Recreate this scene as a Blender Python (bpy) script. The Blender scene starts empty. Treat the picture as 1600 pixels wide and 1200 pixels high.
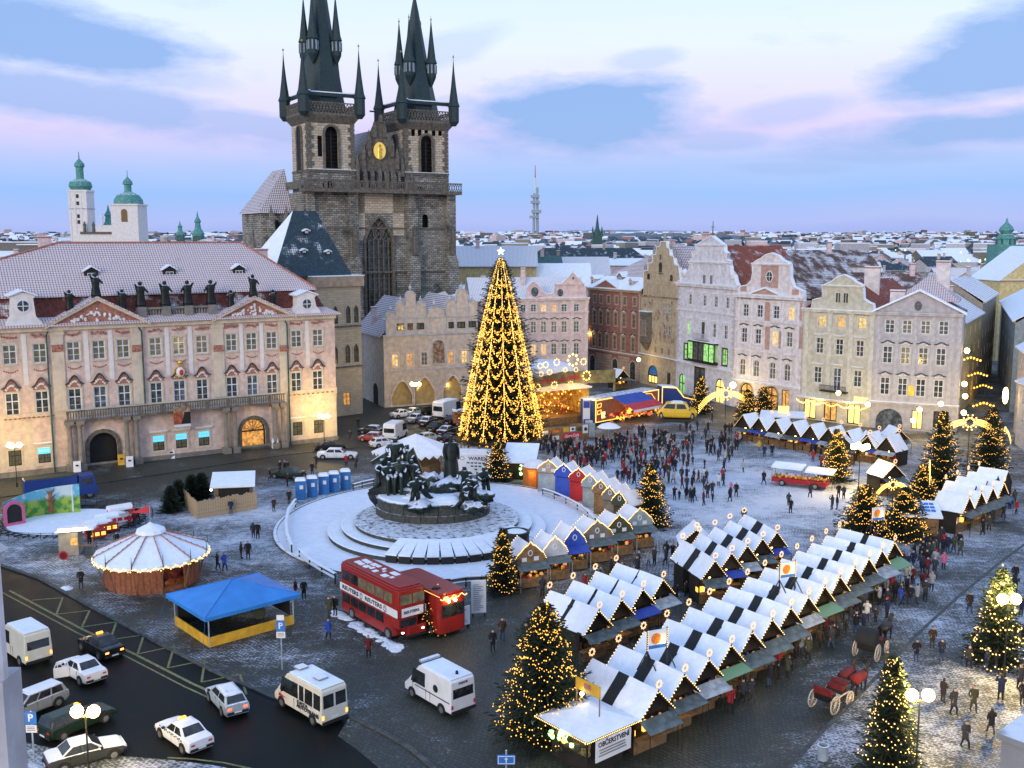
import bpy,bmesh,math,random
from mathutils import Vector,Matrix
random.seed(11)
S=bpy.context.scene
COL=S.collection
PI=math.pi
R=math.radians
# ------------------------------------------------------------------ camera
F,H,PITCH=1600.0,30.0,R(8.11)
cd=bpy.data.cameras.new('camera');cam=bpy.data.objects.new('camera',cd);COL.objects.link(cam)
cd.sensor_width=36;cd.lens=36.0;cd.clip_start=.5;cd.clip_end=12000
cam.location=(0,0,H);cam.rotation_euler=(PI/2-PITCH,0,0);S.camera=cam
# ------------------------------------------------------------------ view
S.view_settings.view_transform='Standard';S.view_settings.look='None'
S.view_settings.exposure=0.5;S.view_settings.gamma=1.0;S.view_settings.use_curve_mapping=False
S.render.engine='CYCLES'
S.cycles.max_bounces=5;S.cycles.diffuse_bounces=3;S.cycles.glossy_bounces=2;S.cycles.transmission_bounces=3
S.cycles.sample_clamp_indirect=3.0;S.cycles.use_denoising=True;S.cycles.use_light_tree=True
try:S.cycles.denoiser='OPENIMAGEDENOISE'
except Exception:pass
# ------------------------------------------------------------------ sky
SKY_STRENGTH=.80
W=bpy.data.worlds.new("World");S.world=W;W.use_nodes=True
wt=W.node_tree;wt.nodes.clear()
def wn(t,**k):
    n=wt.nodes.new(t)
    for a,b in k.items():setattr(n,a,b)
    return n
def wmath(op,a,b=None,c=None,clamp=False):
    n=wn('ShaderNodeMath',operation=op);n.use_clamp=clamp
    for i,v in enumerate((a,b,c)):
        if v is None:continue
        if isinstance(v,(int,float)):n.inputs[i].default_value=v
        else:wt.links.new(v,n.inputs[i])
    return n.outputs[0]
tc=wn('ShaderNodeTexCoord');sp=wn('ShaderNodeSeparateXYZ');wt.links.new(tc.outputs['Generated'],sp.inputs[0])
az=wmath('ARCTAN2',sp.outputs[0],sp.outputs[1])
el=wmath('ARCSINE',sp.outputs[2])
cmb=wn('ShaderNodeCombineXYZ');wt.links.new(az,cmb.inputs[0]);wt.links.new(wmath('MULTIPLY',el,3.2),cmb.inputs[1])
nz=wn('ShaderNodeTexNoise');nz.inputs['Scale'].default_value=5.5;nz.inputs['Detail'].default_value=7;nz.inputs['Roughness'].default_value=.62
wt.links.new(cmb.outputs[0],nz.inputs['Vector'])
nz2=wn('ShaderNodeTexNoise');nz2.inputs['Scale'].default_value=2.3;nz2.inputs['Detail'].default_value=6;nz2.inputs['Roughness'].default_value=.6
mp2=wn('ShaderNodeVectorMath',operation='ADD');mp2.inputs[1].default_value=(7.3,2.1,4);wt.links.new(cmb.outputs[0],mp2.inputs[0]);wt.links.new(mp2.outputs[0],nz2.inputs['Vector'])
rp=wn('ShaderNodeValToRGB');wt.links.new(wmath('MULTIPLY',wmath('ADD',el,wmath('MULTIPLY',wmath('SUBTRACT',nz2.outputs[0],.5),.05)),2.0,clamp=True),rp.inputs[0])
els=rp.color_ramp.elements
stops=[(0,(.30,.40,.78)),(.03,(.36,.46,.84)),(.08,(.25,.46,.87)),(.13,(.36,.49,.87)),(.19,(.61,.55,.88)),(.27,(.68,.67,.94)),(.36,(.70,.78,.98)),(.46,(.62,.78,1.0)),(.7,(.50,.68,1.0)),(1,(.42,.60,1.0))]
els[0].position=0;els[0].color=(*stops[0][1],1);els[1].position=1;els[1].color=(*stops[-1][1],1)
for p_,c_ in stops[1:-1]:
    e_=els.new(p_);e_.color=(*c_,1)
def pxdir(px,py):
    return math.atan((px-800)/1600/(math.cos(PITCH)-(py-600)/1600*math.sin(PITCH))),math.asin((-math.sin(PITCH)-(py-600)/1600*math.cos(PITCH))/math.sqrt(1+((px-800)/1600)**2+((py-600)/1600)**2))
warp=wmath('MULTIPLY',wmath('SUBTRACT',nz.outputs[0],.5),2.0)
tot=None
for(cx,cy,rx,ry,sl,am)in[(905,182,180,62,-.05,1.0),(90,55,240,50,.1,.95),(60,150,300,40,.12,.75),(400,195,150,20,.12,.6),(1560,90,160,56,-.2,.95),(1500,205,200,30,-.05,.95),(1390,240,150,16,0,.5),(1240,170,90,22,-.1,.4),(1000,95,60,16,-.1,.35),(700,75,90,26,-.3,.3),(1120,220,70,14,0,.45),(1250,262,90,10,0,.35),(250,115,120,20,.1,.4),(-400,100,300,80,0,.8),(2300,150,400,90,0,.8)]:
    a0,e0=pxdir(cx,cy)
    if cx<0:a0=-.75
    if cx>2000:a0=.85
    ra,re=rx/1600*1.05,ry/1600*1.05
    da=wmath('SUBTRACT',az,a0);de=wmath('SUBTRACT',el,e0)
    de=wmath('ADD',de,wmath('MULTIPLY',da,sl))
    q=wmath('SQRT',wmath('ADD',wmath('POWER',wmath('ABSOLUTE',wmath('DIVIDE',da,ra)),2),wmath('POWER',wmath('ABSOLUTE',wmath('DIVIDE',de,re)),2)))
    m=wmath('MULTIPLY',wmath('SUBTRACT',1.15,wmath('ADD',q,warp)),1.75,clamp=True)
    m=wmath('MULTIPLY',m,am)
    tot=m if tot is None else wmath('MAXIMUM',tot,m)
wis=wmath('MULTIPLY',wmath('SUBTRACT',nz.outputs[0],.60),3.5,clamp=True)
tot=wmath('MAXIMUM',tot,wmath('MULTIPLY',wis,.45))
mx=wn('ShaderNodeMix',data_type='RGBA');wt.links.new(tot,mx.inputs[0]);wt.links.new(rp.outputs[0],mx.inputs[6]);mx.inputs[7].default_value=(.23,.39,.76,1)
st=wn('ShaderNodeTexSky',sky_type='NISHITA');st.sun_disc=False;st.sun_elevation=R(3);st.sun_rotation=R(205)
bg1=wn('ShaderNodeBackground');wt.links.new(mx.outputs[2],bg1.inputs[0]);bg1.inputs[1].default_value=SKY_STRENGTH
bg2=wn('ShaderNodeBackground');wt.links.new(st.outputs[0],bg2.inputs[0]);bg2.inputs[1].default_value=.02
ad=wn('ShaderNodeAddShader');wt.links.new(bg1.outputs[0],ad.inputs[0]);wt.links.new(bg2.outputs[0],ad.inputs[1])
ow=wn('ShaderNodeOutputWorld');wt.links.new(ad.outputs[0],ow.inputs[0])
# ------------------------------------------------------------------ sun: the last glow of the west behind the camera
sd=bpy.data.lights.new('sun','SUN');sd.energy=1.05;sd.angle=R(22);sd.color=(1.0,.88,.74)
sun=bpy.data.objects.new('sun',sd);COL.objects.link(sun)
SUNDIR=Vector((math.sin(R(205)),math.cos(R(205)),math.tan(R(14)))).normalized()
sun.rotation_euler=SUNDIR.to_track_quat('Z','Y').to_euler()
# ------------------------------------------------------------------ pixel -> place
CP,SP=math.cos(PITCH),math.sin(PITCH)
def ray(px,py):
    v=(py-600)/F
    return Vector(((px-800)/F,CP-v*SP,-SP-v*CP))
def G(px,py,z=0.0):
    d=ray(px,py);t=(z-H)/d.z
    return Vector((d.x*t,d.y*t,z))
def D(px,py,dist):
    d=ray(px,py);t=dist/d.y
    return Vector((d.x*t,d.y*t,H+d.z*t))
# ------------------------------------------------------------------ materials
MT={}
def nodes(m):
    m.use_nodes=True;t=m.node_tree;return t,t.nodes['Principled BSDF']
class NT:
    def __init__(s,name):
        s.m=bpy.data.materials.new(name);s.t,s.b=nodes(s.m)
        s.tc=s.t.nodes.new('ShaderNodeTexCoord');MT[name]=s.m
    def n(s,typ,**k):
        x=s.t.nodes.new(typ)
        for a,b in k.items():setattr(x,a,b)
        return x
    def l(s,a,b):s.t.links.new(a,b)
    def noise(s,sc,det=4,vec=None,ro=.55):
        x=s.n('ShaderNodeTexNoise');x.inputs['Scale'].default_value=sc;x.inputs['Detail'].default_value=det;x.inputs['Roughness'].default_value=ro
        s.l(vec if vec is not None else s.tc.outputs['Object'],x.inputs['Vector']);return x.outputs[0]
    def math(s,op,a,b=None,clamp=False):
        x=s.n('ShaderNodeMath',operation=op);x.use_clamp=clamp
        for i,v in enumerate((a,b)):
            if v is None:continue
            if isinstance(v,(int,float)):x.inputs[i].default_value=v
            else:s.l(v,x.inputs[i])
        return x.outputs[0]
    def mix(s,f,a,b):
        x=s.n('ShaderNodeMix',data_type='RGBA')
        for i,v in((0,f),(6,a),(7,b)):
            if isinstance(v,(int,float)):x.inputs[i].default_value=v
            elif isinstance(v,tuple):x.inputs[i].default_value=(*v[:3],1)
            else:s.l(v,x.inputs[i])
        return x.outputs[2]
    def bump(s,h,st=.4,dist=.05):
        x=s.n('ShaderNodeBump');x.inputs['Strength'].default_value=st;x.inputs['Distance'].default_value=dist
        s.l(h,x.inputs['Height']);s.l(x.outputs[0],s.b.inputs['Normal'])
    def col(s,c):s.l(c,s.b.inputs['Base Color'])
    def step(s,v,lo,hi):
        x=s.n('ShaderNodeMapRange');x.interpolation_type='SMOOTHSTEP'
        x.inputs[1].default_value=lo;x.inputs[2].default_value=hi;s.l(v,x.inputs[0]);return x.outputs[0]
    def set(s,**k):
        for a,b in k.items():s.b.inputs[a].default_value=b
def sc(c,k):return tuple(min(1,x*k)for x in c[:3])
SNOWC=(.78,.80,.84)
def mat(name,c,rough=.8,metal=0,var=.18,vs=1.2,bump=0,bs=14,dirt=None,top=0,spec=.4):
    """plain painted / plaster / metal surface; top>0: snow lies where the surface faces up"""
    if name in MT:return MT[name]
    a=NT(name);a.set(Roughness=rough,Metallic=metal);a.b.inputs['Specular IOR Level'].default_value=spec
    n1=a.noise(vs,5)
    cc=a.mix(a.step(n1,.3,.7),sc(c,1-var),sc(c,1+var))
    if dirt:
        mp_=a.n('ShaderNodeMapping');mp_.inputs['Scale'].default_value=(1.6,1.6,.16);a.l(a.tc.outputs['Object'],mp_.inputs[0]);cc=a.mix(a.math('MULTIPLY',a.step(a.noise(1.0,6,mp_.outputs[0],.7),.5,.78),.45),cc,sc(dirt,.75))
        n2=a.noise(.35,6,ro=.7);cc=a.mix(a.math('MULTIPLY',a.step(n2,.48,.72),.6),cc,dirt)
    if top:
        g=a.n('ShaderNodeNewGeometry');s3=a.n('ShaderNodeSeparateXYZ');a.l(g.outputs['Normal'],s3.inputs[0])
        k=a.math('ADD',s3.outputs[2],a.math('MULTIPLY',a.math('SUBTRACT',a.noise(2.4,4),.5),.9))
        cc=a.mix(a.step(k,1-top-.12,1-top+.12),cc,SNOWC)
    a.col(cc)
    if bump:a.bump(a.noise(bs,4),bump)
    return a.m
def emis(name,c,s,base=None,sampling=True):
    if name in MT:return MT[name]
    a=NT(name);b=a.b;b.inputs['Base Color'].default_value=(*(base or c),1);b.inputs['Emission Color'].default_value=(*c,1);b.inputs['Emission Strength'].default_value=s
    if not sampling:
        try:a.m.cycles.emission_sampling='NONE'
        except Exception:pass
    return a.m
def glass(name,c=(.02,.025,.03),rough=.08,var=None,e=None,es=0):
    if name in MT:return MT[name]
    a=NT(name);a.set(Roughness=rough)
    a.b.inputs['Specular IOR Level'].default_value=.6
    inf=a.n('ShaderNodeObjectInfo')
    v=a.n('ShaderNodeVectorMath',operation='ADD');a.l(a.tc.outputs['Object'],v.inputs[0]);
    cmb_=a.n('ShaderNodeCombineXYZ');a.l(a.math('MULTIPLY',inf.outputs['Random'],50),cmb_.inputs[0]);a.l(cmb_.outputs[0],v.inputs[1])
    k=a.step(a.noise(1.6,3,v.outputs[0]),.35,.7)
    a.col(a.mix(k,c,var or sc(c,2.5)))
    if e:
        k2=a.step(a.noise(2.6,3,v.outputs[0]),.3,.75)
        x=a.mix(k2,sc(e,.25),e);a.l(x,a.b.inputs['Emission Color']);a.b.inputs['Emission Strength'].default_value=es
    return a.m
def uvvec(a,su=1,sv=1,rot=0):
    mp=a.n('ShaderNodeMapping');mp.inputs['Scale'].default_value=(su,sv,1);mp.inputs['Rotation'].default_value=(0,0,rot)
    a.l(a.tc.outputs['UV'],mp.inputs[0]);return mp.outputs[0]
def brick(name,c1,c2,mo,bw,bh,ms=.02,rough=.9,bump=.6,dirt=None,off=.5,dcol=(.04,.04,.035),dl=.5,big=None):
    if name in MT:return MT[name]
    a=NT(name);a.set(Roughness=rough)
    b=a.n('ShaderNodeTexBrick');a.l(a.tc.outputs['UV'],b.inputs['Vector']);b.offset=off
    b.inputs['Scale'].default_value=1;b.inputs['Brick Width'].default_value=bw;b.inputs['Row Height'].default_value=bh
    b.inputs['Mortar Size'].default_value=ms;b.inputs['Bias'].default_value=0;b.inputs['Mortar Smooth'].default_value=.2
    for i,c in zip((1,2,3),(c1,c2,mo)):b.inputs[i].default_value=(*c,1)
    cc=b.outputs[0]
    if dirt is not None:
        cc=a.mix(a.step(a.noise(.28,7,ro=.72),dl-.12,dl+.14),cc,dcol)
        cc=a.mix(a.math('MULTIPLY',a.step(a.noise(2.6,5),.5,.75),dirt),cc,dcol)
    a.col(cc);a.bump(a.math('ADD',a.math('MULTIPLY',b.outputs['Fac'],-1),a.math('MULTIPLY',a.noise(6,4),.8)),bump,.08)
    return a.m
def roof(name,tile,snow=.6,bw=.34,bh=.42,patch=.35,ms=.16,snowc=SNOWC):
    """tiled roof under thin snow: the tile edges show through as a grid, and bare patches where it slid"""
    if name in MT:return MT[name]
    a=NT(name);a.set(Roughness=.85)
    b=a.n('ShaderNodeTexBrick');a.l(a.tc.outputs['UV'],b.inputs['Vector']);b.offset=0
    b.inputs['Scale'].default_value=1;b.inputs['Brick Width'].default_value=bw;b.inputs['Row Height'].default_value=bh
    b.inputs['Mortar Size'].default_value=bw*ms;b.inputs['Mortar Smooth'].default_value=.5
    for i,c in zip((1,2,3),(snowc,sc(snowc,.93),tile)):b.inputs[i].default_value=(*c,1)
    t2=a.mix(a.step(a.noise(3,4),.35,.65),sc(tile,.7),sc(tile,1.25))
    k=a.step(a.noise(.45,6,ro=.65),snow-.1,snow+.1)
    a.col(a.mix(k,b.outputs[0],t2));a.bump(b.outputs['Fac'],.5,.05)
    return a.m
def M(n):return MT[n]
mat('plaster_pink',(.64,.49,.41),.9,bump=.15,dirt=(.33,.27,.24));mat('trim_cream',(.62,.53,.40),.85,var=.1,dirt=(.3,.25,.2))
mat('relief_red',(.38,.17,.12),.9,var=.3,vs=3);mat('stucco_white',(.72,.68,.64),.85,var=.08)
mat('plaster_school',(.56,.47,.38),.9,dirt=(.38,.32,.26));mat('trim_blue',(.46,.48,.52),.8)
mat('plaster_rose',(.66,.50,.47),.9,dirt=(.5,.4,.36));mat('trim_rose',(.66,.56,.50),.85)
mat('plaster_brown',(.28,.13,.10),.9,dirt=(.16,.09,.07));mat('trim_sand',(.38,.30,.22),.85)
mat('plaster_storch',(.44,.36,.24),.9,dirt=(.25,.16,.09));mat('painted_fresco',(.30,.21,.14),.9,var=.6,vs=1.8)
mat('plaster_white',(.62,.61,.64),.9,dirt=(.5,.48,.5));mat('trim_white',(.66,.65,.67),.85)
mat('plaster_palepink',(.62,.57,.56),.9);mat('panel_salmon',(.42,.27,.22),.9)
mat('plaster_cream',(.52,.49,.38),.9,dirt=(.42,.40,.32));mat('trim_palecream',(.58,.56,.46),.85)
mat('plaster_grey',(.43,.41,.42),.9,dirt=(.36,.34,.36));mat('trim_grey',(.46,.45,.46),.85)
mat('plaster_ochre',(.50,.38,.17),.9,dirt=(.32,.25,.14));mat('plaster_dull',(.30,.27,.22),.9,dirt=(.18,.16,.14))
mat('plaster_dark',(.16,.15,.13),.9);mat('plaster_yellow',(.62,.50,.24),.9);mat('plaster_blueish',(.24,.29,.31),.9)
mat('stone_dark',(.13,.115,.09),.9,var=.35,vs=2,bump=.4,top=.12);mat('stone_grey',(.30,.29,.27),.9,bump=.2,top=.15)
mat('stone_base',(.22,.20,.17),.9,dirt=(.1,.1,.08));mat('slate_dark',(.018,.038,.038),.55,var=.3,vs=3,top=.05)
mat('copper_green',(.09,.27,.23),.6,var=.35,vs=1.5,top=.06);mat('copper_dark',(.03,.09,.08),.6,var=.4)
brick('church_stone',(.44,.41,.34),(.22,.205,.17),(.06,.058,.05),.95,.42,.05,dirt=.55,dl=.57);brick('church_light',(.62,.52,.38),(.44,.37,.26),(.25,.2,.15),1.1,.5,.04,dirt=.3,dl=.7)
brick('bell_stone',(.46,.40,.29),(.38,.33,.24),(.28,.24,.17),.8,.42,.02,dirt=.2,dl=.72,dcol=(.2,.17,.13))
brick('rustic',(.50,.44,.36),(.46,.40,.33),(.22,.19,.15),1.5,.45,.04,bump=.9)
roof('roof_kinsky',(.30,.13,.10),.72,ms=.15,snowc=(.66,.61,.62));roof('roof_red',(.22,.06,.035),.36);roof('roof_brown',(.10,.055,.04),.47);roof('roof_snow',(.25,.14,.12),.75,ms=.08)
roof('roof_mansard',(.13,.035,.022),.40,.3,.34,ms=.1);roof('roof_violet',(.20,.10,.09),.68,.4,.4,ms=.22);roof('roof_slate',(.025,.05,.065),.36,.4,.4);roof('roof_rosy',(.33,.15,.12),.60)
def snowmat(name,c=SNOWC,dark=None,lo=.62,hi=.75):
    a=NT(name);a.set(Roughness=.7);n1=a.noise(1.3,6,ro=.7)
    cc=a.mix(a.step(n1,.3,.7),sc(c,.93),sc(c,1.06))
    if dark:cc=a.mix(a.step(a.noise(1.8,8,ro=.75),lo,hi),cc,dark)
    a.col(cc);a.bump(a.noise(3,6),.35,.1);return a.m
snowmat('snow',(.78,.83,.88));snowmat('snow_terrace',(.76,.80,.86),(.42,.46,.50),.58,.80);snowmat('snow_trodden',(.66,.69,.74),(.07,.075,.07),.47,.62);snowmat('snow_warm',(.80,.78,.78))
mat('black_iron',(.015,.017,.016),.5,var=.3);mat('dark_wood',(.020,.015,.011),.8,var=.3);mat('tar_black',(.012,.013,.013),.7)
mat('wood',(.20,.12,.055),.8,var=.3,vs=2.5);mat('plank_pale',(.42,.30,.17),.85,var=.2,vs=3);mat('wood_red',(.28,.10,.05),.75,var=.25,vs=3)
mat('bronze',(.016,.03,.026),.45,.4,var=.5,vs=1.5,bump=.4,bs=3,top=.36);mat('bronze_dark',(.012,.018,.017),.5,.3,var=.4,top=.1)
mat('granite',(.05,.056,.05),.75,var=.35,vs=3,bump=.2,top=.02);mat('needles',(.018,.034,.02),.8,var=.5,vs=1.2,top=.0);mat('needles_big',(.016,.03,.016),.8,var=.5,vs=.8);mat('bark',(.05,.035,.025),.9)
mat('rubber',(.015,.015,.015),.8);mat('chrome',(.5,.5,.5),.25,.9);mat('steel',(.25,.26,.27),.5,.6);mat('awning_grey',(.09,.12,.12),.45,var=.4,vs=2,top=.0);mat('awning_blue',(.03,.07,.35),.6);mat('plastic_blue',(.03,.16,.42),.45,top=.0)
mat('canvas_blue',(.03,.22,.60),.5,var=.12,vs=.6);mat('board_yellow',(.62,.35,.03),.6);mat('skin',(.45,.28,.21),.7);mat('hair',(.05,.035,.025),.8);mat('white_paint',(.68,.70,.72),.35,var=.05,spec=.5);mat('paper_white',(.68,.70,.72),.7,var=.04);mat('sign_blue',(.03,.16,.50),.5);mat('sign_red',(.50,.03,.04),.5);mat('ink',(.02,.025,.04),.7);mat('gold',(.70,.45,.08),.35,.7);mat('line_yellow',(.20,.19,.075),.8,var=.35,vs=4);mat('zinc',(.30,.36,.40),.6,var=.2,top=.3)
emis('bulb_warm',(1,.60,.18),1.9,(.9,.6,.2));emis('bulb_gold',(1,.50,.07),1.55,(.9,.5,.1));emis('lamp_glow',(1,.70,.20),25);emis('lamp_soft',(1,.70,.22),14);emis('tube_gold',(1,.62,.16),1.9);emis('tail_red',(1,.03,.01),9);emis('tail_hot',(1,.20,.04),7);emis('amber',(1,.35,.04),2.2);emis('green_glow',(.45,1,.35),2.0);emis('shop_yellow',(1,.62,.16),1.3);emis('sign_cyan',(.08,.55,.85),.8);emis('white_glow',(1,.95,.8),6);emis('roundel_glow',(1,.66,.14),.3,(.6,.4,.1));emis('neon_red',(1,.06,.03),2.5)
glass('glass_dark',(.03,.038,.04),.1,(.10,.11,.09));glass('glass_sky',(.05,.06,.07),.06,(.16,.19,.2));glass('glass_car',(.012,.014,.016),.05)
glass('glass_lit',(.2,.15,.05),.2,e=(1,.58,.18),es=1.1);glass('glass_amber',(.2,.15,.05),.2,e=(1,.42,.09),es=.8);glass('glass_green',(.1,.2,.1),.2,e=(.45,1,.22),es=.7);glass('glass_dim',(.06,.06,.05),.15,(.12,.12,.09),e=(.9,.75,.35),es=.07)
def ground_mat():
    a=NT('cobbles');geo=a.n('ShaderNodeNewGeometry');pos=geo.outputs['Position']
    mp=a.n('ShaderNodeMapping');mp.inputs['Rotation'].default_value=(0,0,R(40));a.l(pos,mp.inputs[0])
    wv=a.n('ShaderNodeVectorMath',operation='ADD');nn=a.n('ShaderNodeTexNoise');nn.inputs['Scale'].default_value=.25;a.l(pos,nn.inputs['Vector'])
    vs=a.n('ShaderNodeVectorMath',operation='SCALE');vs.inputs['Scale'].default_value=1.2;a.l(nn.outputs['Color'],vs.inputs[0]);a.l(mp.outputs[0],wv.inputs[0]);a.l(vs.outputs[0],wv.inputs[1])
    b=a.n('ShaderNodeTexBrick');a.l(wv.outputs[0],b.inputs['Vector']);b.inputs['Scale'].default_value=1;b.inputs['Brick Width'].default_value=.34;b.inputs['Row Height'].default_value=.28;b.inputs['Mortar Size'].default_value=.045;b.inputs['Mortar Smooth'].default_value=.5
    for i,c in zip((1,2,3),((.030,.037,.028),(.072,.078,.058),(.004,.005,.004))):b.inputs[i].default_value=(*c,1)
    at=a.n('ShaderNodeAttribute',attribute_name='snow');sn=at.outputs['Fac']
    n1=a.noise(.16,6,pos,.6);n2=a.noise(1.1,8,pos,.75);n3=a.noise(5.5,4,pos,.6)
    stretch=a.n('ShaderNodeMapping');stretch.inputs['Scale'].default_value=(.55,2.6,1);stretch.inputs['Rotation'].default_value=(0,0,R(-35));a.l(pos,stretch.inputs[0])
    n4=a.noise(1.0,6,stretch.outputs[0],.7)
    k=a.math('ADD',a.math('ADD',a.math('MULTIPLY',a.math('SUBTRACT',n1,.5),1.5),a.math('MULTIPLY',a.math('SUBTRACT',n2,.5),1.1)),a.math('ADD',a.math('MULTIPLY',a.math('SUBTRACT',n3,.5),1.0),a.math('MULTIPLY',a.math('SUBTRACT',n4,.5),.7)))
    k=a.math('ADD',k,sn);k=a.math('ADD',k,a.math('MULTIPLY',b.outputs['Fac'],.22))
    m1=a.step(k,.42,.66)
    dk=a.mix(a.step(n1,.3,.7),(.018,.022,.017),(.046,.05,.038))
    base=a.mix(.35,b.outputs[0],dk)
    cc=a.mix(m1,base,a.mix(a.step(k,.5,1.05),(.18,.205,.24),(.60,.63,.69)))
    a.col(cc);rr=a.mix(m1,(.55,.55,.55),(.85,.85,.85));a.l(rr,a.b.inputs['Roughness'])
    a.bump(a.math('ADD',a.math('MULTIPLY',b.outputs['Fac'],-1.0),a.math('ADD',m1,a.math('MULTIPLY',n3,1.5))),.55,.04)
ground_mat()
def asphalt_mat():
    a=NT('asphalt');geo=a.n('ShaderNodeNewGeometry');pos=geo.outputs['Position']
    n1=a.noise(.3,6,pos,.6);n2=a.noise(9,4,pos)
    a.col(a.mix(a.step(n1,.3,.7),(.003,.0045,.004),(.010,.012,.011)));a.l(a.step(n1,.25,1.1),a.b.inputs['Roughness']);a.set(Roughness=.35);a.bump(n2,.3,.02)
    a.b.inputs['Specular IOR Level'].default_value=.12
    rr=a.n('ShaderNodeMapRange');rr.inputs[3].default_value=.35;rr.inputs[4].default_value=.7;a.l(n1,rr.inputs[0]);a.l(rr.outputs[0],a.b.inputs['Roughness'])
asphalt_mat()
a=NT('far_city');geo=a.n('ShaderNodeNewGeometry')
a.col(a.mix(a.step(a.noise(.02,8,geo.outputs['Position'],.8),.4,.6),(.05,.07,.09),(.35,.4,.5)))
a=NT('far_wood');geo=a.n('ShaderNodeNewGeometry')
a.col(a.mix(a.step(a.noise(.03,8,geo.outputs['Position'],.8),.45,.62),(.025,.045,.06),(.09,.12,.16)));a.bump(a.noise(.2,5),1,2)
# ------------------------------------------------------------------ mesh building
class MB:
    def __init__(s):s.v=[];s.f=[];s.mi=[];s.M=None
    def add(s,vs,fs,m=0):
        o=len(s.v)
        if s.M is not None:vs=[s.M@Vector(p)for p in vs]
        s.v+=[tuple(p)for p in vs];s.f+=[tuple(i+o for i in f)for f in fs];s.mi+=[m]*len(fs)
        return s
    def box(s,x0,x1,y0,y1,z0,z1,m=0):
        return s.add([(x,y,z)for z in(z0,z1)for y in(y0,y1)for x in(x0,x1)],[(0,2,3,1),(4,5,7,6),(0,1,5,4),(2,6,7,3),(0,4,6,2),(1,3,7,5)],m)
    def hexa(s,bot,top,m=0):
        return s.add(list(bot)+list(top),[(3,2,1,0),(4,5,6,7),(0,1,5,4),(1,2,6,5),(2,3,7,6),(3,0,4,7)],m)
    def prism(s,pts,a0,a1,ax='y',m=0):
        """extrude a polygon; pts in (x,z) for ax y, (x,y) for ax z, (y,z) for ax x"""
        n=len(pts);ar=sum(pts[i][0]*pts[(i+1)%n][1]-pts[(i+1)%n][0]*pts[i][1]for i in range(n))
        if ar<0:pts=pts[::-1]
        if ax=='y':f=lambda p,a:(p[0],a,p[1])
        elif ax=='z':f=lambda p,a:(p[0],p[1],a);
        else:f=lambda p,a:(a,p[0],p[1])
        v=[f(p,a0)for p in pts]+[f(p,a1)for p in pts]
        F0=tuple(range(n));F1=tuple(range(2*n-1,n-1,-1));sd_=[((i+1)%n,i,i+n,(i+1)%n+n)for i in range(n)]
        fs=[F0,F1]+sd_
        if ax!='y':fs=[t[::-1]for t in fs]
        return s.add(v,fs,m)
    def tube(s,p,q,r0,r1=None,n=6,m=0,cap=True):
        p,q=Vector(p),Vector(q);r1=r0 if r1 is None else r1;d=(q-p)
        if d.length<1e-6:return s
        d.normalize();u=d.orthogonal().normalized();w=d.cross(u)
        vs=[]
        for(c,r)in((p,r0),(q,r1)):
            for i in range(n):
                a=2*PI*i/n;vs.append(c+u*(r*math.cos(a))+w*(r*math.sin(a)))
        fs=[(i,(i+1)%n,(i+1)%n+n,i+n)for i in range(n)]
        if cap:fs+=[tuple(range(n-1,-1,-1)),tuple(range(n,2*n))]
        return s.add(vs,fs,m)
    def lathe(s,prof,n=16,c=(0,0,0),m=0,rot=0,sx=1,sy=1):
        vs,fs=[],[]
        for(r,z)in prof:
            for i in range(n):
                a=2*PI*i/n+rot;vs.append((c[0]+r*sx*math.cos(a),c[1]+r*sy*math.sin(a),c[2]+z))
        for k in range(len(prof)-1):
            for i in range(n):
                fs.append((k*n+i,k*n+(i+1)%n,(k+1)*n+(i+1)%n,(k+1)*n+i))
        if prof[0][0]>1e-4:fs.append(tuple(range(n-1,-1,-1)))
        if prof[-1][0]>1e-4:fs.append(tuple(range((len(prof)-1)*n,len(prof)*n)))
        return s.add(vs,fs,m)
    def ball(s,c,r,n=6,k=4,m=0,sz=1):
        return s.lathe([(r*math.sin(PI*i/k),-r*sz*math.cos(PI*i/k))for i in range(k+1)],n,c,m)
    def octa(s,c,r,m=0):
        x,y,z=c
        return s.add([(x+r,y,z),(x-r,y,z),(x,y+r,z),(x,y-r,z),(x,y,z+r),(x,y,z-r)],[(0,2,4),(2,1,4),(1,3,4),(3,0,4),(2,0,5),(1,2,5),(3,1,5),(0,3,5)],m)
    def poly(s,pts,m=0):return s.add(pts,[tuple(range(len(pts)))],m)
    def mesh(s,name,mats,smooth=False,uv=True):
        me=bpy.data.meshes.new(name);me.from_pydata(s.v,[],s.f)
        for m_ in(mats if isinstance(mats,(list,tuple))else[mats]):me.materials.append(M(m_)if isinstance(m_,str)else m_)
        if any(s.mi):me.polygons.foreach_set('material_index',s.mi)
        if smooth:me.polygons.foreach_set('use_smooth',[True]*len(s.f))
        if uv:
            ul=me.uv_layers.new(name='UVMap');data=[0.0]*(2*len(me.loops));V=s.v
            for p in me.polygons:
                nx,ny,nz_=p.normal
                if abs(nz_)>.95:ux,uy,vx,vy,vz=1,0,0,1,0
                else:
                    l_=math.hypot(nx,ny);ux,uy=-ny/l_,nx/l_;vx,vy,vz=-nz_*uy,nz_*ux,nx*uy-ny*ux
                for li in p.loop_indices:
                    x,y,z=V[me.loops[li].vertex_index]
                    data[2*li]=ux*x+uy*y;data[2*li+1]=vx*x+vy*y+vz*z
            ul.data.foreach_set('uv',data)
        me.update();return me
    def build(s,name,mats,parent=None,smooth=False,uv=True,loc=None,rz=0,bevel=0,**tags):
        me=s.mesh(name,mats,smooth,uv)
        if bevel:soften(me,bevel)
        return link(name,me,parent,loc,rz,**tags)
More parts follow.
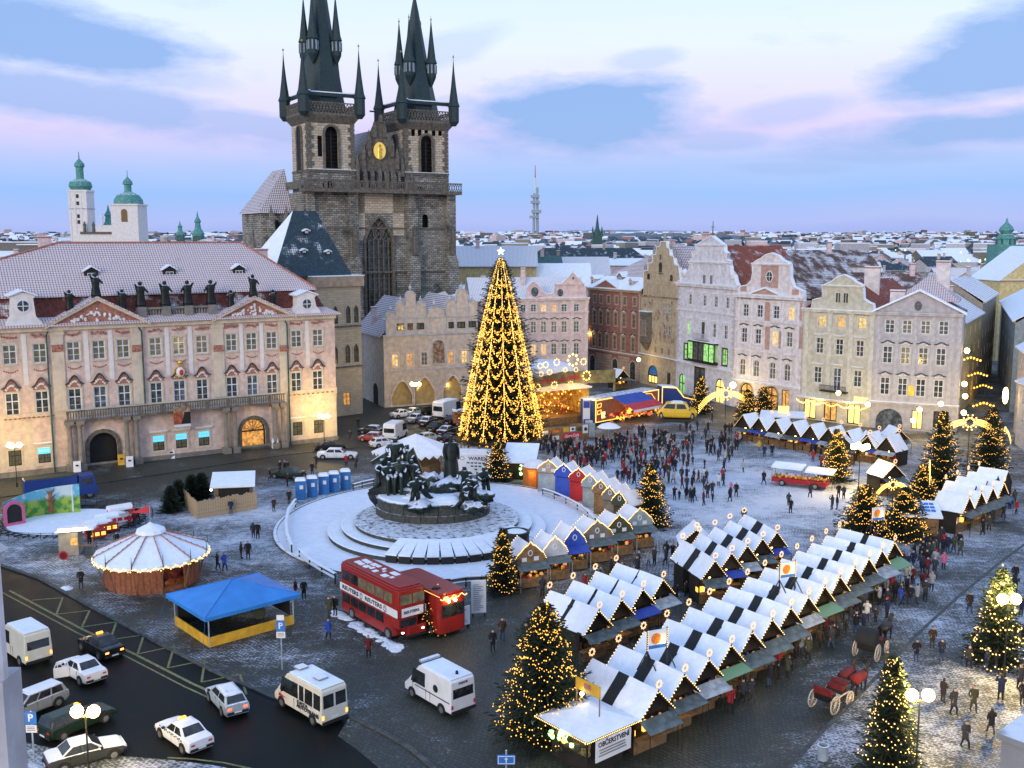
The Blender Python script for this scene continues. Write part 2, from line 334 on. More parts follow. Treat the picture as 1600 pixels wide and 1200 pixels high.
def soften(me,w,ang=24):
    bm=bmesh.new();bm.from_mesh(me);bmesh.ops.remove_doubles(bm,verts=bm.verts,dist=.0008)
    ed=[e for e in bm.edges if len(e.link_faces)==2 and e.calc_face_angle(0)>R(ang)]
    r=bmesh.ops.bevel(bm,geom=ed,offset=w,segments=3,profile=.55,affect='EDGES',clamp_overlap=True)
    for f in r['faces']:f.smooth=True
    bm.to_mesh(me);bm.free()
KIDS={}
STUFFY={'light_string','garland','scattered_bulbs','star_lights','stage_bulbs','light_garland','goods','print','lettering','rustication','ornament','relief','bulbs','fresco','roof_snow_','louvres','tail','dotted_globe','quoin','crown','capital','poster_print','check_stripe','roof_print'}
def own(o,parent):o.parent=parent;KIDS.setdefault(parent.name,[]).append(o)
def link(name,me,parent=None,loc=None,rz=0,**tags):
    o=bpy.data.objects.new(name,me);COL.objects.link(o)
    if parent:own(o,parent)
    if loc is not None:o.location=loc
    if rz:o.rotation_euler.z=rz
    if name in STUFFY and parent:o['kind']='stuff'
    for k,v in tags.items():
        if v is not None:o[{'cat':'category'}.get(k,k)]=v
    return o
def thing(name,label,cat,loc=(0,0,0),rz=0,group=None):
    return link(name,None,None,loc,rz,label=label,cat=cat,group=group)
def copy_tree(o,parent=None):
    c=o.copy();COL.objects.link(c)
    if parent:own(c,parent)
    for ch in KIDS.get(o.name,()):copy_tree(ch,c)
    return c
def plight(name,parent,loc,power,color=(1,.68,.25),r=.2,glob=False):
    ld=bpy.data.lights.new(name,'POINT');ld.energy=power;ld.color=color;ld.shadow_soft_size=r
    o=bpy.data.objects.new(name,ld);COL.objects.link(o)
    if parent:own(o,parent)
    o.location=loc;return o
def text(name,s,size,m,parent,loc,rot=(PI/2,0,0),ext=.01,bold=0,ax='CENTER',shear=0,sx=1,wid=None):
    c=bpy.data.curves.new(name,'FONT');c.body=s;c.size=size;c.align_x=ax;c.align_y='CENTER';c.extrude=ext;c.offset=bold*size;c.shear=shear;c.resolution_u=2
    t=bpy.data.objects.new(name,c);COL.objects.link(t);bpy.context.view_layer.update()
    me=bpy.data.meshes.new_from_object(t.evaluated_get(bpy.context.evaluated_depsgraph_get()))
    COL.objects.unlink(t);bpy.data.objects.remove(t);me.materials.clear();me.materials.append(M(m))
    if wid:
        xs=[v.co.x for v in me.vertices];sx=wid/(max(xs)-min(xs))
    o=link(name,me,parent,loc);o.rotation_euler=rot;o.scale=(sx,1,1);return o
ORD=['first','second','third','fourth','fifth','sixth','seventh','eighth','ninth','tenth','eleventh','twelfth','thirteenth','fourteenth','fifteenth']
# ------------------------------------------------------------------ ground
def inpoly(x,y,P):
    c=False;n=len(P)
    for i in range(n):
        x1,y1=P[i];x2,y2=P[i-1]
        if(y1>y)!=(y2>y)and x<(x2-x1)*(y-y1)/(y2-y1)+x1:c=not c
    return c
DISC=Vector((-7.6,106.2,0));DISC_R=17.6
def snowval(x,y):
    v=.36
    for(px,py,r,a)in SNOWB:
        g=G(px,py);d2=((x-g.x)**2+(y-g.y)**2)/(r*r)
        if d2<9:v+=a*math.exp(-d2)
    return v
SNOWB=[(1150,720,30,.32),(1000,760,22,.2),(1270,800,18,.25),(350,775,16,.25),(420,830,12,.22),(480,960,10,.12),(560,1060,14,-.12),(780,1100,12,-.22),(1180,1120,9,-.35),(1250,1020,9,-.3),(1350,930,10,-.15),
         (250,740,14,-.30),(100,740,16,-.35),(420,715,12,-.25),(560,665,22,-.3),(650,650,22,-.25),(820,620,25,-.1),(150,880,9,-.05),(60,850,7,.2),(1200,650,20,-.2),(1480,820,14,.05),(1050,700,18,-.1),(920,1150,9,-.2),(250,980,9,-.15),(820,960,9,-.2),(1500,1050,14,.35),(1400,1150,8,.2),(300,900,8,.05)]
def build_ground():
    x0,x1,y0,y1,st_=-110,130,30,300,1.5
    nx,ny=int((x1-x0)/st_),int((y1-y0)/st_)
    vs=[(x0+i*st_,y0+j*st_,0)for j in range(ny+1)for i in range(nx+1)]
    fs=[(j*(nx+1)+i,j*(nx+1)+i+1,(j+1)*(nx+1)+i+1,(j+1)*(nx+1)+i)for j in range(ny)for i in range(nx)]
    me=bpy.data.meshes.new('plaza');me.from_pydata(vs,[],fs);me.materials.append(M('cobbles'))
    at=me.attributes.new('snow','FLOAT','POINT');at.data.foreach_set('value',[snowval(v[0],v[1])for v in vs])
    link('cobbled_square',me,kind='structure')
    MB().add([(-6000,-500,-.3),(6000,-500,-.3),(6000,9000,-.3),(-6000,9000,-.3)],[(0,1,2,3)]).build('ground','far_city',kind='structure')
build_ground();mat('banner_rust',(.35,.09,.04),.8,var=.5,vs=2);mat('kerb_stone',(.07,.075,.07),.8,var=.4,vs=2)
ROAD=[(-260,830),(0,884),(60,905),(150,955),(240,1004),(330,1050),(420,1090),(500,1112),(545,1121),(528,1150),(566,1178),(600,1207),(640,1290),(-400,1330)]
KERB=ROAD[:8]+[(545,1121),(600,1148),(640,1172),(676,1203),(720,1250)]
P=[G(*p)for p in ROAD]
MB().prism([(p.x,p.y)for p in P],-.05,.008,'z').build('road','asphalt',kind='structure')
def strip(mb,pts,w,z,m=0):
    for a,b in zip(pts,pts[1:]):
        d=(b-a);d.z=0
        if d.length<.01:continue
        d.normalize();n=Vector((-d.y,d.x,0))*w/2
        mb.add([a+n*0+n,a-n,b-n,b+n],[(0,1,2,3)],m)
        for k in range(4):mb.v[-4+k]=(mb.v[-4+k][0],mb.v[-4+k][1],z)
kb=MB();kp=[G(*p)for p in KERB]
for a,b in zip(kp,kp[1:]):
    d=(b-a).normalized();n=Vector((-d.y,d.x,0))*.22
    kb.hexa([a-n*.1,b-n*.1,b+n*1.0,a+n*1.0],[Vector((q.x,q.y,.13))for q in(a-n*.1,b-n*.1,b+n*1.0,a+n*1.0)])
kb.build('kerb','kerb_stone',kind='structure')
mk=MB()
e1=[G(*p)for p in[(15,923),(130,984),(210,1022),(300,1068),(380,1104)]]
strip(mk,e1,.22,.013)
off=[q+Vector((-.35,-.5,0))for q in e1];strip(mk,off,.14,.013)
zz=[(50,938),(98,934),(88,960),(140,954),(128,980),(182,972),(172,1000),(225,992),(215,1022),(272,1010),(262,1044),(320,1032),(315,1066),(375,1054),(385,1085)]
strip(mk,[G(*p)for p in zz],.16,.017)
strip(mk,[G(*p)for p in[(262,1184),(300,1186),(350,1192),(400,1203)]],.15,.013)
mk.build('road_markings','line_yellow',kind='structure')
RW=[(1195,1260),(1240,1200),(1285,1150),(1330,1105),(1385,1048),(1440,990),(1500,935),(1560,885),(1600,855),(1800,700),(2300,760),(2100,1400)]
P=[G(*p)for p in RW]
pv=MB();pv.prism([(p.x,p.y)for p in P],-.05,.12,'z');o=pv.build('pavement','cobbles',kind='structure')
at=o.data.attributes.new('snow','FLOAT','POINT');at.data.foreach_set('value',[.50]*len(o.data.vertices))
kb=MB()
for a,b in zip(P[:9],P[1:10]):
    d=(b-a).normalized();n=Vector((-d.y,d.x,0))*.25
    kb.hexa([Vector((q.x,q.y,-.02))for q in(a,b,b+n,a+n)],[Vector((q.x,q.y,.145))for q in(a,b,b+n,a+n)])
kb.build('kerb','kerb_stone',kind='structure')
P=[G(*p)for p in[(-200,1150),(30,1160),(100,1176),(190,1184),(262,1190),(330,1198),(400,1212),(430,1300),(-300,1320)]]
o=MB().prism([(p.x,p.y)for p in P],-.05,.12,'z').build('pavement','cobbles',kind='structure')
at=o.data.attributes.new('snow','FLOAT','POINT');at.data.foreach_set('value',[.55]*len(o.data.vertices))
P=[G(*p)for p in[(-250,812),(60,770),(250,742),(440,712),(560,700),(560,672),(520,680),(-250,790)]]
o=MB().prism([(p.x,p.y)for p in P],-.05,.10,'z').build('pavement','cobbles',kind='structure')
at=o.data.attributes.new('snow','FLOAT','POINT');at.data.foreach_set('value',[.1]*len(o.data.vertices))
# ------------------------------------------------------------------ windows and walls
WC={}
def arcpts(w,h,rise,n=8,pointed=False):
    """outline of an opening w wide, h high whose top is an arch of that rise; centred at 0, base at 0"""
    pts=[(-w/2,0),(w/2,0),(w/2,h-rise)]
    for i in range(1,n):
        t=i/n
        if pointed:
            u=abs(1-2*t);x=w/2*(1-2*t);z=h-rise+rise*(1-u**1.8)
        else:x=w/2*math.cos(PI*t);z=h-rise+rise*math.sin(PI*t)
        pts.append((x,z))
    pts.append((-w/2,h-rise));return pts
def ringframe(mb,pts,t,y0,y1,m=0):
    """a frame of width t running inside the outline"""
    cx=sum(p[0]for p in pts)/len(pts);cz=sum(p[1]for p in pts)/len(pts)
    n=len(pts)
    q=[]
    for i in range(n):
        a,b,c=Vector(pts[i-1]),Vector(pts[i]),Vector(pts[(i+1)%n])
        d1,d2=(b-a),(c-b)
        n1=Vector((-d1.y,d1.x)).normalized();n2=Vector((-d2.y,d2.x)).normalized();nn=(n1+n2)
        nn=nn/max(.3,nn.length_squared)*2 if nn.length>1e-4 else n1
        q.append(b+nn*t)
    for i in range(n):
        j=(i+1)%n
        mb.add([(pts[i][0],y0,pts[i][1]),(pts[j][0],y0,pts[j][1]),(q[j][0],y0,q[j][1]),(q[i][0],y0,q[i][1]),
                (pts[i][0],y1,pts[i][1]),(pts[j][0],y1,pts[j][1]),(q[j][0],y1,q[j][1]),(q[i][0],y1,q[i][1])],
               [(0,1,2,3),(7,6,5,4),(1,0,4,5),(3,2,6,7)],m)
def winmesh(w,h,st):
    """frame mesh with glazing bars; st: bars, arch"""
    k=('f',round(w,2),round(h,2),st)
    if k in WC:return WC[k]
    mb=MB();t=.09*max(1,w/1.1)
    rise={'arch':w/2,'gothic':w*.7}.get(st,0)
    pts=arcpts(w,h,rise,8,st=='gothic')if rise else[(-w/2,0),(w/2,0),(w/2,h),(-w/2,h)]
    ringframe(mb,pts,t,.10,.20)
    mb.box(-t/2,t/2,.11,.19,t,h-t)
    if st in('cross','door','arch','grid'):
        mb.box(-w/2+t,w/2-t,.115,.185,h*.62,h*.62+t)
        for x in((-w/4,w/4)if st=='grid' else()):mb.box(x-.02,x+.02,.12,.18,t,h-t)
        for z in((h*.31,)if st!='door' else(h*.2,h*.42)):mb.box(-w/2+t,w/2-t,.125,.175,z-.025,z+.025)
    if st=='gothic':mb.box(-w/2+t,w/2-t,.12,.18,h*.45,h*.45+.08)
    WC[k]=mb;return mb
def cached(k,fn):
    if k not in WC:WC[k]=fn()
    return WC[k]
class Bld:
    def __init__(s,name,label,cat,P0,P1,group=None,crop=(0,0,1)):
        s.P0,s.P1=P0.copy(),P1.copy();s.P0.z=s.P1.z=0
        d=s.P1-s.P0;s.W=d.length;s.rz=math.atan2(d.y,d.x)
        s.t=thing(name,label,cat,s.P0,s.rz,group);s.Mi=(Matrix.Translation(s.P0)@Matrix.Rotation(s.rz,4,'Z')).inverted()
        s.crop=crop;s.holes=[]
        s.o=s.Mi@Vector((0,0,H))
    def L(s,X,Y,yo=0.0):
        px,py=s.crop[0]+X*s.crop[2],s.crop[1]+Y*s.crop[2]
        d=s.Mi.to_3x3()@ray(px,py);t=(yo-s.o.y)/d.y;q=s.o+d*t
        return q.x,q.z
    def zs(s,pts,yo=0.0):return sum(s.L(*p,yo)[1]for p in pts)/len(pts)
    def add(s,mb,name,mats,smooth=False,parent=None,**k):return mb.build(name,mats,parent or s.t,smooth,**k)
    def wins(s,pts,w,h,st='cross',frame='white_paint',pane='glass_dark',surround=None,sw=.22,hood=None,lit={},sill=None,flat=True,dz=0,y=0.0,noset=False):
        loc=[s.L(*p)for p in pts]
        zz=sum(q[1]for q in loc)/len(loc)-h/2+dz
        for i,(x,z)in enumerate(loc):
            z=zz if flat else z-h/2+dz
            s.holes.append((x-w/2,x+w/2,z,z+h,st))
            k=('fm',round(w,2),round(h,2),st,frame)
            me=cached(k,lambda:winmesh(w,h,st).mesh('window',frame))
            f=link('window',me,s.t,(x,y,z))
            pn=lit.get(i,pane)
            rise={'arch':w/2,'gothic':w*.7}.get(st,0)
            def mkpane():
                b=MB();b.prism(arcpts(w-.04,h-.03,rise,8,st=='gothic')if rise else[(-w/2+.02,.02),(w/2-.02,.02),(w/2-.02,h-.02),(-w/2+.02,h-.02)],.14,.16);return b.mesh('pane',pn)
            po=link('pane',cached(('p',round(w,2),round(h,2),st,pn),mkpane),f)
            if pn!=pane:po['label']='lit pane' if('lit' in pn or 'amber' in pn or 'green' in pn)else 'pane'
            if surround:
                def mks():
                    b=MB();pts2=arcpts(w+2*sw,h+sw+(.05 if rise else sw),rise+sw if rise else 0,8,st=='gothic')if rise else[(-w/2-sw,-sw),(w/2+sw,-sw),(w/2+sw,h+sw),(-w/2-sw,h+sw)]
                    ringframe(b,pts2,sw,-.07,.03);return b.mesh('surround',surround)
                link('surround',cached(('s',round(w,2),round(h,2),st,surround,sw),mks),f)
            if hood:
                kind,hm,rise2=hood
                def mkh():
                    b=MB();ww=w/2+sw+.12
                    if kind=='flat':b.box(-ww,ww,-.22,.0,h+sw+.12,h+sw+.32,0);b.box(-ww-.02,ww+.02,-.24,0,h+sw+.322,h+sw+.40,1)
                    elif kind=='tri':b.prism([(-ww,h+sw+.1),(ww,h+sw+.1),(ww,h+sw+.25),(0,h+sw+.25+rise2),(-ww,h+sw+.25)],-.2,0,'y',0)
                    else:
                        z0=h+sw;top=[]
                        for i_ in range(13):
                            u=i_/12*2-1;top.append((u*ww,z0+.25+rise2*(math.cos(u*PI)*.5+.5)+(.12 if abs(u)>.8 else 0)))
                        b.prism([(-ww*.86,z0-.05),(ww*.86,z0-.05)]+[(x_*.9,z_-.1)for x_,z_ in top[::-1]],-.08,0,'y',0)
                        for(a_,b_)in zip(top,top[1:]):
                            b.hexa([(a_[0],-.26,a_[1]-.1),(b_[0],-.26,b_[1]-.1),(b_[0],0,b_[1]-.1),(a_[0],0,a_[1]-.1)],[(a_[0],-.28,a_[1]+.06),(b_[0],-.28,b_[1]+.06),(b_[0],0,b_[1]+.06),(a_[0],0,a_[1]+.06)],1)
                        for q_ in range(7):
                            b.ball(((q_-3)*w*.13,-.1,z0+.2+rise2*.45*(math.cos((q_-3)/3.2*PI)*.5+.5)+random.uniform(-.08,.08)),random.uniform(.1,.17)*max(.7,w/1.3),5,3,2)
                    return b.mesh('hood',[hm,'slate_dark' if kind=='curve' else 'snow','stucco_white'])
                link('hood',cached(('h',kind,round(w,2),round(h,2),hm,sw,rise2),mkh),f)
            if sill:
                link('sill',cached(('sl',round(w,2),sill),lambda:MB().box(-w/2-.15,w/2+.15,-.2,.1,-.16,-.04).mesh('sill',sill)),f)
        return zz
    def wall(s,z0,z1,m,depth=12,s0=0,s1=None,sides=None,name='wall',y=0.0,top=None,holes=None,back=True):
        """front wall cut for its windows (reveals .2 deep), plus side and back walls"""
        s1=s.W if s1 is None else s1;mb=MB()
        hs=[q for q in(s.holes if holes is None else holes)if q[0]<s1 and q[1]>s0 and q[2]<z1 and q[3]>z0]
        xs=sorted(set([s0,s1]+[min(max(v,s0),s1)for q in hs for v in q[:2]]));zs_=sorted(set([z0,z1]+[min(max(v,z0),z1)for q in hs for v in q[2:4]]))
        for i in range(len(xs)-1):
            run=None
            for j in range(len(zs_)-1):
                cx,cz=(xs[i]+xs[i+1])/2,(zs_[j]+zs_[j+1])/2
                inside=any(q[0]<cx<q[1]and q[2]<cz<q[3]for q in hs)
                if inside:
                    if run is not None:mb.add([(xs[i],y,run),(xs[i+1],y,run),(xs[i+1],y,zs_[j]),(xs[i],y,zs_[j])],[(0,1,2,3)]);run=None
                elif run is None:run=zs_[j]
            if run is not None:mb.add([(xs[i],y,run),(xs[i+1],y,run),(xs[i+1],y,zs_[-1]),(xs[i],y,zs_[-1])],[(0,1,2,3)])
        for(a_,b_,c_,d_,st)in hs:
            rise={'arch':(b_-a_)/2,'gothic':(b_-a_)*.7}.get(st,0)
            if st=='blind':continue
            e=.22
            mb.add([(a_,y,c_),(a_,y,d_),(a_,y+e,d_),(a_,y+e,c_)],[(0,1,2,3)]);mb.add([(b_,y,c_),(b_,y+e,c_),(b_,y+e,d_),(b_,y,d_)],[(0,1,2,3)])
            mb.add([(a_,y,c_),(a_,y+e,c_),(b_,y+e,c_),(b_,y,c_)],[(0,1,2,3)]);mb.add([(a_,y,d_),(b_,y,d_),(b_,y+e,d_),(a_,y+e,d_)],[(0,1,2,3)])
            if rise:
                o_=[(p[0]+(a_+b_)/2,p[1]+c_)for p in arcpts(b_-a_,d_-c_,rise,8,st=='gothic')][2:]
                h_=len(o_)//2
                mb.prism([(b_,d_)]+o_[:h_+1],y,y+e);mb.prism([(a_,d_)]+o_[h_:][::-1],y,y+e)
        e=.24
        mb.add([(s0,y,z0),(s0,y+depth,z0),(s0,y+depth,z1),(s0,y,z1)],[(3,2,1,0)][::1]);mb.add([(s1,y,z0),(s1,y+depth,z0),(s1,y+depth,z1),(s1,y,z1)],[(0,1,2,3)])
        if back:
            mb.add([(s0,y+depth,z0),(s1,y+depth,z0),(s1,y+depth,z1),(s0,y+depth,z1)],[(3,2,1,0)])
            mb.add([(s0,y,z1),(s1,y,z1),(s1,y+depth,z1),(s0,y+depth,z1)],[(0,1,2,3)])
        mb.add([(s0+.1,y+e+1.2,z0),(s1-.1,y+e+1.2,z0),(s1-.1,y+e+1.2,z1),(s0+.1,y+e+1.2,z1)],[(0,1,2,3)],1)
        return s.add(mb,name,[m,'tar_black'])
    def band(s,name,z,h,out,m,s0=-.1,s1=None,cover=None,y=0.0):
        s1=s.W+.1 if s1 is None else s1;mb=MB();mb.box(s0,s1,y-out,y+.02,z,z+h*.6);mb.box(s0-out*.3,s1+out*.3,y-out*1.35,y+.02,z+h*.6+.002,z+h)
        mats=[m]
        if cover:mb.box(s0-out*.35,s1+out*.35,y-out*1.4,y+.02,z+h+.002,z+h+.10,1);mats.append(cover)
        return s.add(mb,name,mats)
    def pil(s,x,w,z0,z1,m,out=.14,cap=True,name='pilaster',y=0.0):
        k=('pil',round(w,2),round(z1-z0,2),m,out,cap)
        def mk():
            b=MB();b.box(-w/2,w/2,-out,.02,0,z1-z0)
            if cap:b.box(-w/2-.1,w/2+.1,-out-.1,.02,z1-z0-.6,z1-z0-.002,1);b.box(-w/2-.08,w/2+.08,-out-.08,.02,.002,.5)
            return b.mesh(name,[m,cap if isinstance(cap,str)else m])
        return link(name,cached(k,mk),s.t,(x,y,z0))
    def gable(s,pts,m,y0=0.0,y1=.6,name='gable',px=True,cover='snow',edge=True):
        q=[s.L(*p)for p in pts]if px else pts
        mb=MB();mb.prism(q,y0,y1)
        if edge:
            n=len(q)
            for i in range(n):
                a_,b_=q[i],q[(i+1)%n]
                if abs(b_[0]-a_[0])<.05 or(i==n-1):continue
                if min(a_[1],b_[1])<min(p[1]for p in q)+.2:continue
                mb.hexa([(a_[0],y0-.15,a_[1]),(b_[0],y0-.15,b_[1]),(b_[0],y1+.05,b_[1]),(a_[0],y1+.05,a_[1])]if b_[0]>a_[0]else[(b_[0],y0-.15,b_[1]),(a_[0],y0-.15,a_[1]),(a_[0],y1+.05,a_[1]),(b_[0],y1+.05,b_[1])],
                        [(a_[0],y0-.15,a_[1]+.16),(b_[0],y0-.15,b_[1]+.16),(b_[0],y1+.05,b_[1]+.16),(a_[0],y1+.05,a_[1]+.16)]if b_[0]>a_[0]else[(b_[0],y0-.15,b_[1]+.16),(a_[0],y0-.15,a_[1]+.16),(a_[0],y1+.05,a_[1]+.16),(b_[0],y1+.05,b_[1]+.16)],1)
        return s.add(mb,name,[m,cover])
    def roofpoly(s,polys,m,name='roof',th=.18):
        """polys: lists of local 3-D points"""
        mb=MB()
        for P_ in polys:
            P_=[Vector(p)for p in P_];nrm=Vector((0,0,0))
            for i in range(1,len(P_)-1):nrm+=(P_[i]-P_[0]).cross(P_[i+1]-P_[0])
            if nrm.z<0:P_=P_[::-1]
            mb.poly(P_);mb.poly([p-Vector((0,0,th))for p in P_[::-1]])
            n=len(P_)
            for i in range(n):
                a_,b_=P_[i],P_[(i+1)%n];dn=Vector((0,0,th));mb.poly([a_-dn,b_-dn,b_,a_])
        return s.add(mb,name,m)
    def hip(s,z,ridge,m,y0=0,depth=12,s0=0,s1=None,over=.5,inset=None,name='roof'):
        s1=s.W if s1 is None else s1;a,b,c,d=s0-over,s1+over,y0-over,y0+depth+over
        i=(d-c)/2 if inset is None else inset;ym=(c+d)/2
        e,f=(a+i,ym,ridge),(b-i,ym,ridge)
        return s.roofpoly([[(a,c,z),(b,c,z),f,e],[(b,c,z),(b,d,z),f],[(b,d,z),(a,d,z),e,f],[(a,d,z),(a,c,z),e]],m,name)
    def groof(s,z,ridge,m,y0=.3,depth=14,s0=0,s1=None,over=.3,name='roof',xr=None):
        """ridge runs back from the facade (behind a gable)"""
        s1=s.W if s1 is None else s1;a,b=s0-over,s1+over;xm=(a+b)/2 if xr is None else xr
        return s.roofpoly([[(a,y0,z),(xm,y0,ridge),(xm,y0+depth,ridge),(a,y0+depth,z)],[(b,y0,z),(b,y0+depth,z),(xm,y0+depth,ridge),(xm,y0,ridge)],[(a,y0+depth,z),(xm,y0+depth,ridge),(b,y0+depth,z)]],m,name)
    def chimney(s,x,y,z0,h,w=.9,d=.7,m='plaster_rose'):
        mb=MB();mb.box(-w/2,w/2,-d/2,d/2,0,h);mb.box(-w/2-.1,w/2+.1,-d/2-.1,d/2+.1,h+.002,h+.2,1);mb.box(-w/2-.05,w/2+.05,-d/2-.05,d/2+.05,h+.202,h+.32,2)
        return link('chimney',mb.mesh('chimney',[m,'relief_red','snow']),s.t,(x,y,z0))
    def dormer(s,x,y,z,w=1.3,h=1.1,dep=2.2,m='dark_wood',rm='snow',rise=.5,pane='glass_dark'):
        mb=MB();mb.prism([(-w/2,0),(w/2,0),(w/2,h),(0,h+rise),(-w/2,h)],0,dep,'y',0)
        mb.hexa([(-w/2-.2,-.2,h-.1),(0,-.2,h+rise+.02),(0,dep,h+rise+.02),(-w/2-.2,dep,h-.1)],[(-w/2-.2,-.2,h+.05),(0,-.2,h+rise+.2),(0,dep,h+rise+.2),(-w/2-.2,dep,h+.05)],1)
        mb.hexa([(0,-.2,h+rise+.02),(w/2+.2,-.2,h-.1),(w/2+.2,dep,h-.1),(0,dep,h+rise+.02)],[(0,-.2,h+rise+.2),(w/2+.2,-.2,h+.05),(w/2+.2,dep,h+.05),(0,dep,h+rise+.2)],1)
        o=link('dormer',mb.mesh('dormer',[m,rm]),s.t,(x,y,z))
        b=MB();ww,hh=w*.62,h*.7
        ringframe(b,[(-ww/2,.1),(ww/2,.1),(ww/2,.1+hh),(-ww/2,.1+hh)],.07,-.06,.0);b.box(-.03,.03,-.05,-.004,.1,.1+hh);b.box(-ww/2,ww/2,-.045,-.004,.1+hh*.5,.16+hh*.5)
        link('window',b.mesh('window','white_paint'),o);link('pane',MB().box(-ww/2+.02,ww/2-.02,-.03,-.002,.12,.08+hh).mesh('pane',pane),o)
        return o
def statue(s,x,y,z,h=2.2,m='bronze_dark',reach=0):
    mb=MB();k=h/2.2
    mb.lathe([(.42*k,0),(.40*k,.15*k),(.30*k,.9*k),(.33*k,1.3*k),(.40*k,1.6*k),(.18*k,1.78*k)],8,sx=1.15,sy=.8)
    mb.ball((0,0,1.98*k),.2*k,7,5)
    a=random.choice((-1,1));mb.tube((.3*k*a,0,1.6*k),(.62*k*a,-.15*k,1.15*k+reach),.12*k,.08*k,5);mb.tube((-.3*k*a,0,1.6*k),(-.5*k*a,-.2*k,1.95*k),.12*k,.08*k,5)
    mb.box(-.4*k,.4*k,-.3*k,.3*k,-.15*k,0)
    return link('statue',mb.mesh('statue',m,smooth=True),s.t,(x,y,z))
# ------------------------------------------------------------------ rococo palace, left
kc=(0,360,.3375)
B=Bld('rococo_palace','long pink and cream rococo palace with two pediments, balcony and red mansard roof','palace',G(0,748),G(527,688),crop=kc)
ex=14.0
eave=B.zs([(20,455),(800,440),(1450,425)])
up=[(43,557),(183,553),(340,548),(457,545),(570,543),(720,537),(828,533),(935,530),(1072,525),(1165,521),(1258,518),(1373,512),(1472,508)]
md=[(57,795),(195,785),(348,778),(577,765),(725,757),(938,743),(1075,735),(1261,722),(1373,713),(1472,705)]
dr=[(465,775),(833,755),(1170,730)]
gw=[(70,1050),(205,1025),(735,985),(840,975),(945,965),(1378,925),(1475,915)]
B.wins(up,1.6,2.5,'cross','white_paint',surround='trim_cream',pane='glass_dim',sill='trim_cream')
B.wins(md,1.6,3.1,'cross','white_paint',surround='trim_cream',hood=('curve','relief_red',1.25),sill='trim_cream')
B.wins(dr,1.6,3.5,'door','white_paint',surround='trim_cream',pane='glass_sky',hood=('curve','relief_red',1.25))
zg=B.wins(gw,1.5,2.0,'grid','black_iron',surround='trim_cream',pane='glass_dim',sw=.3,hood=('flat','trim_cream',0))
for(X,Y)in gw[1:5]:
    x,z=B.L(X,Y);B.add(MB().box(x-.72,x+.72,-.02,.095,zg+1.2,zg+1.98),'sign_panel','sign_cyan')
    b=MB()
    for k in range(7):b.box(x-.6+k*.18,x-.5+k*.18,-.035,-.022,zg+1.4+random.uniform(0,.1),zg+1.75)
    B.add(b,'lettering','white_paint')
ports=[]
for(X,Y,zt,hm)in((475,925,0,'dark_wood'),(1172,862,0,'plaster_ochre')):
    x,z=B.L(X,Y+10);w=3.5;B.holes.append((x-w/2,x+w/2,.0,z,'arch'));ports.append((x,z))
    b=MB();ringframe(b,[(p[0]+x,p[1])for p in arcpts(w+1.0,z+.5,w/2+.5,10)],.5,-.12,.1);B.add(b,'portal','stone_dark')
    b=MB();b.prism([(p[0]+x,p[1]+.02)for p in arcpts(w-.05,z-.05,w/2,10)],.9,1.0);B.add(b,'gate','tar_black' if hm=='dark_wood' else 'glass_amber')
    if hm!='dark_wood':
        b=MB();ringframe(b,[(p[0]+x,p[1]+.02)for p in arcpts(w-.05,z-.05,w/2,10)],.12,.3,.4);b.box(x-w/2,x+w/2,.3,.42,z-w/2-.1,z-w/2+.1)
        for k in range(1,8):
            a_=PI*k/8;b.tube((x,.35,z-w/2),(x+math.cos(a_)*w*.48,.35,z-w/2+math.sin(a_)*w*.48),.04,n=4)
        B.add(b,'fanlight','black_iron')
B.s_=None
B.wall(0,eave,'plaster_pink',19,s0=-ex)
B.band('plinth_course',.0,.7,.12,'stone_base',s0=-ex)
zb=B.zs([(100,868),(1440,775)]);B.band('string_course',zb,.9,.10,'trim_cream',s0=-ex)
b=MB()
for X in list(range(20,260,22))+list(range(1340,1540,22)):
    x,_=B.L(X,800);b.ball((x,-.13,zb+.3),.24,6,3,sz=.5)
B.add(b,'ornament','relief_red')
for(x0,x1)in((-ex,B.L(262,900)[0]),(B.L(1330,900)[0],B.W)):
    b=MB();z=.9
    while z<zb-.1:
        b.box(x0,x1,-.05,.0,z,z+.42);z+=.50
    b2=MB();z=.9
    spans=[]
    hs=sorted([(q[0]-.35,q[1]+.35)for q in B.holes if q[0]>x0-1 and q[1]<x1+1 and q[2]<3])
    cur=x0
    for h0,h1 in hs:spans.append((cur,h0));cur=h1
    spans.append((cur,x1))
    while z<zb-.3:
        for(u0,u1)in spans:
            if u1-u0>.2:b2.box(u0,u1,-.05,.0,z,z+.44)
        z+=.50
    B.add(b2,'rustication','trim_cream')
for X in(268,637,1012,1315):
    x,_=B.L(X,600);w=1.5;o=B.pil(x,w,zb+.9,eave,'trim_cream',.18);zc=B.L(X,545)[1]
    b=MB();b.box(x-w*.45,x+w*.45,-.27,-.18,zc-.45,zc+.45);[b.ball((x+u*.45,-.28,zc+random.uniform(-.3,.3)),.2,6,3)for u in(-1,0,1)];B.add(b,'capital','relief_red')
for X in(112,400,513,775,882,1118,1212,1424):
    x,_=B.L(X,550);o=B.pil(x,.55,zb+.9+3.6,eave-.2,'stucco_white',.06,cap=False)
b=MB()
for(X,Y)in up:
    x,z=B.L(X,Y)
    for k in range(6):b.ball((x-.8+k*.32,-.1,eave-.55+random.uniform(-.15,.15)),random.uniform(.12,.22),5,3)
    zc=B.zs([(20,632),(1470,578)])
    for k in range(7):b.ball((x-.75+k*.25,-.05,zc-.25*math.sin(PI*k/6)),.11,5,3)
B.add(b,'garland','relief_red')
B.band('cornice',eave,.7,.5,'trim_cream',s0=-ex,cover=None)
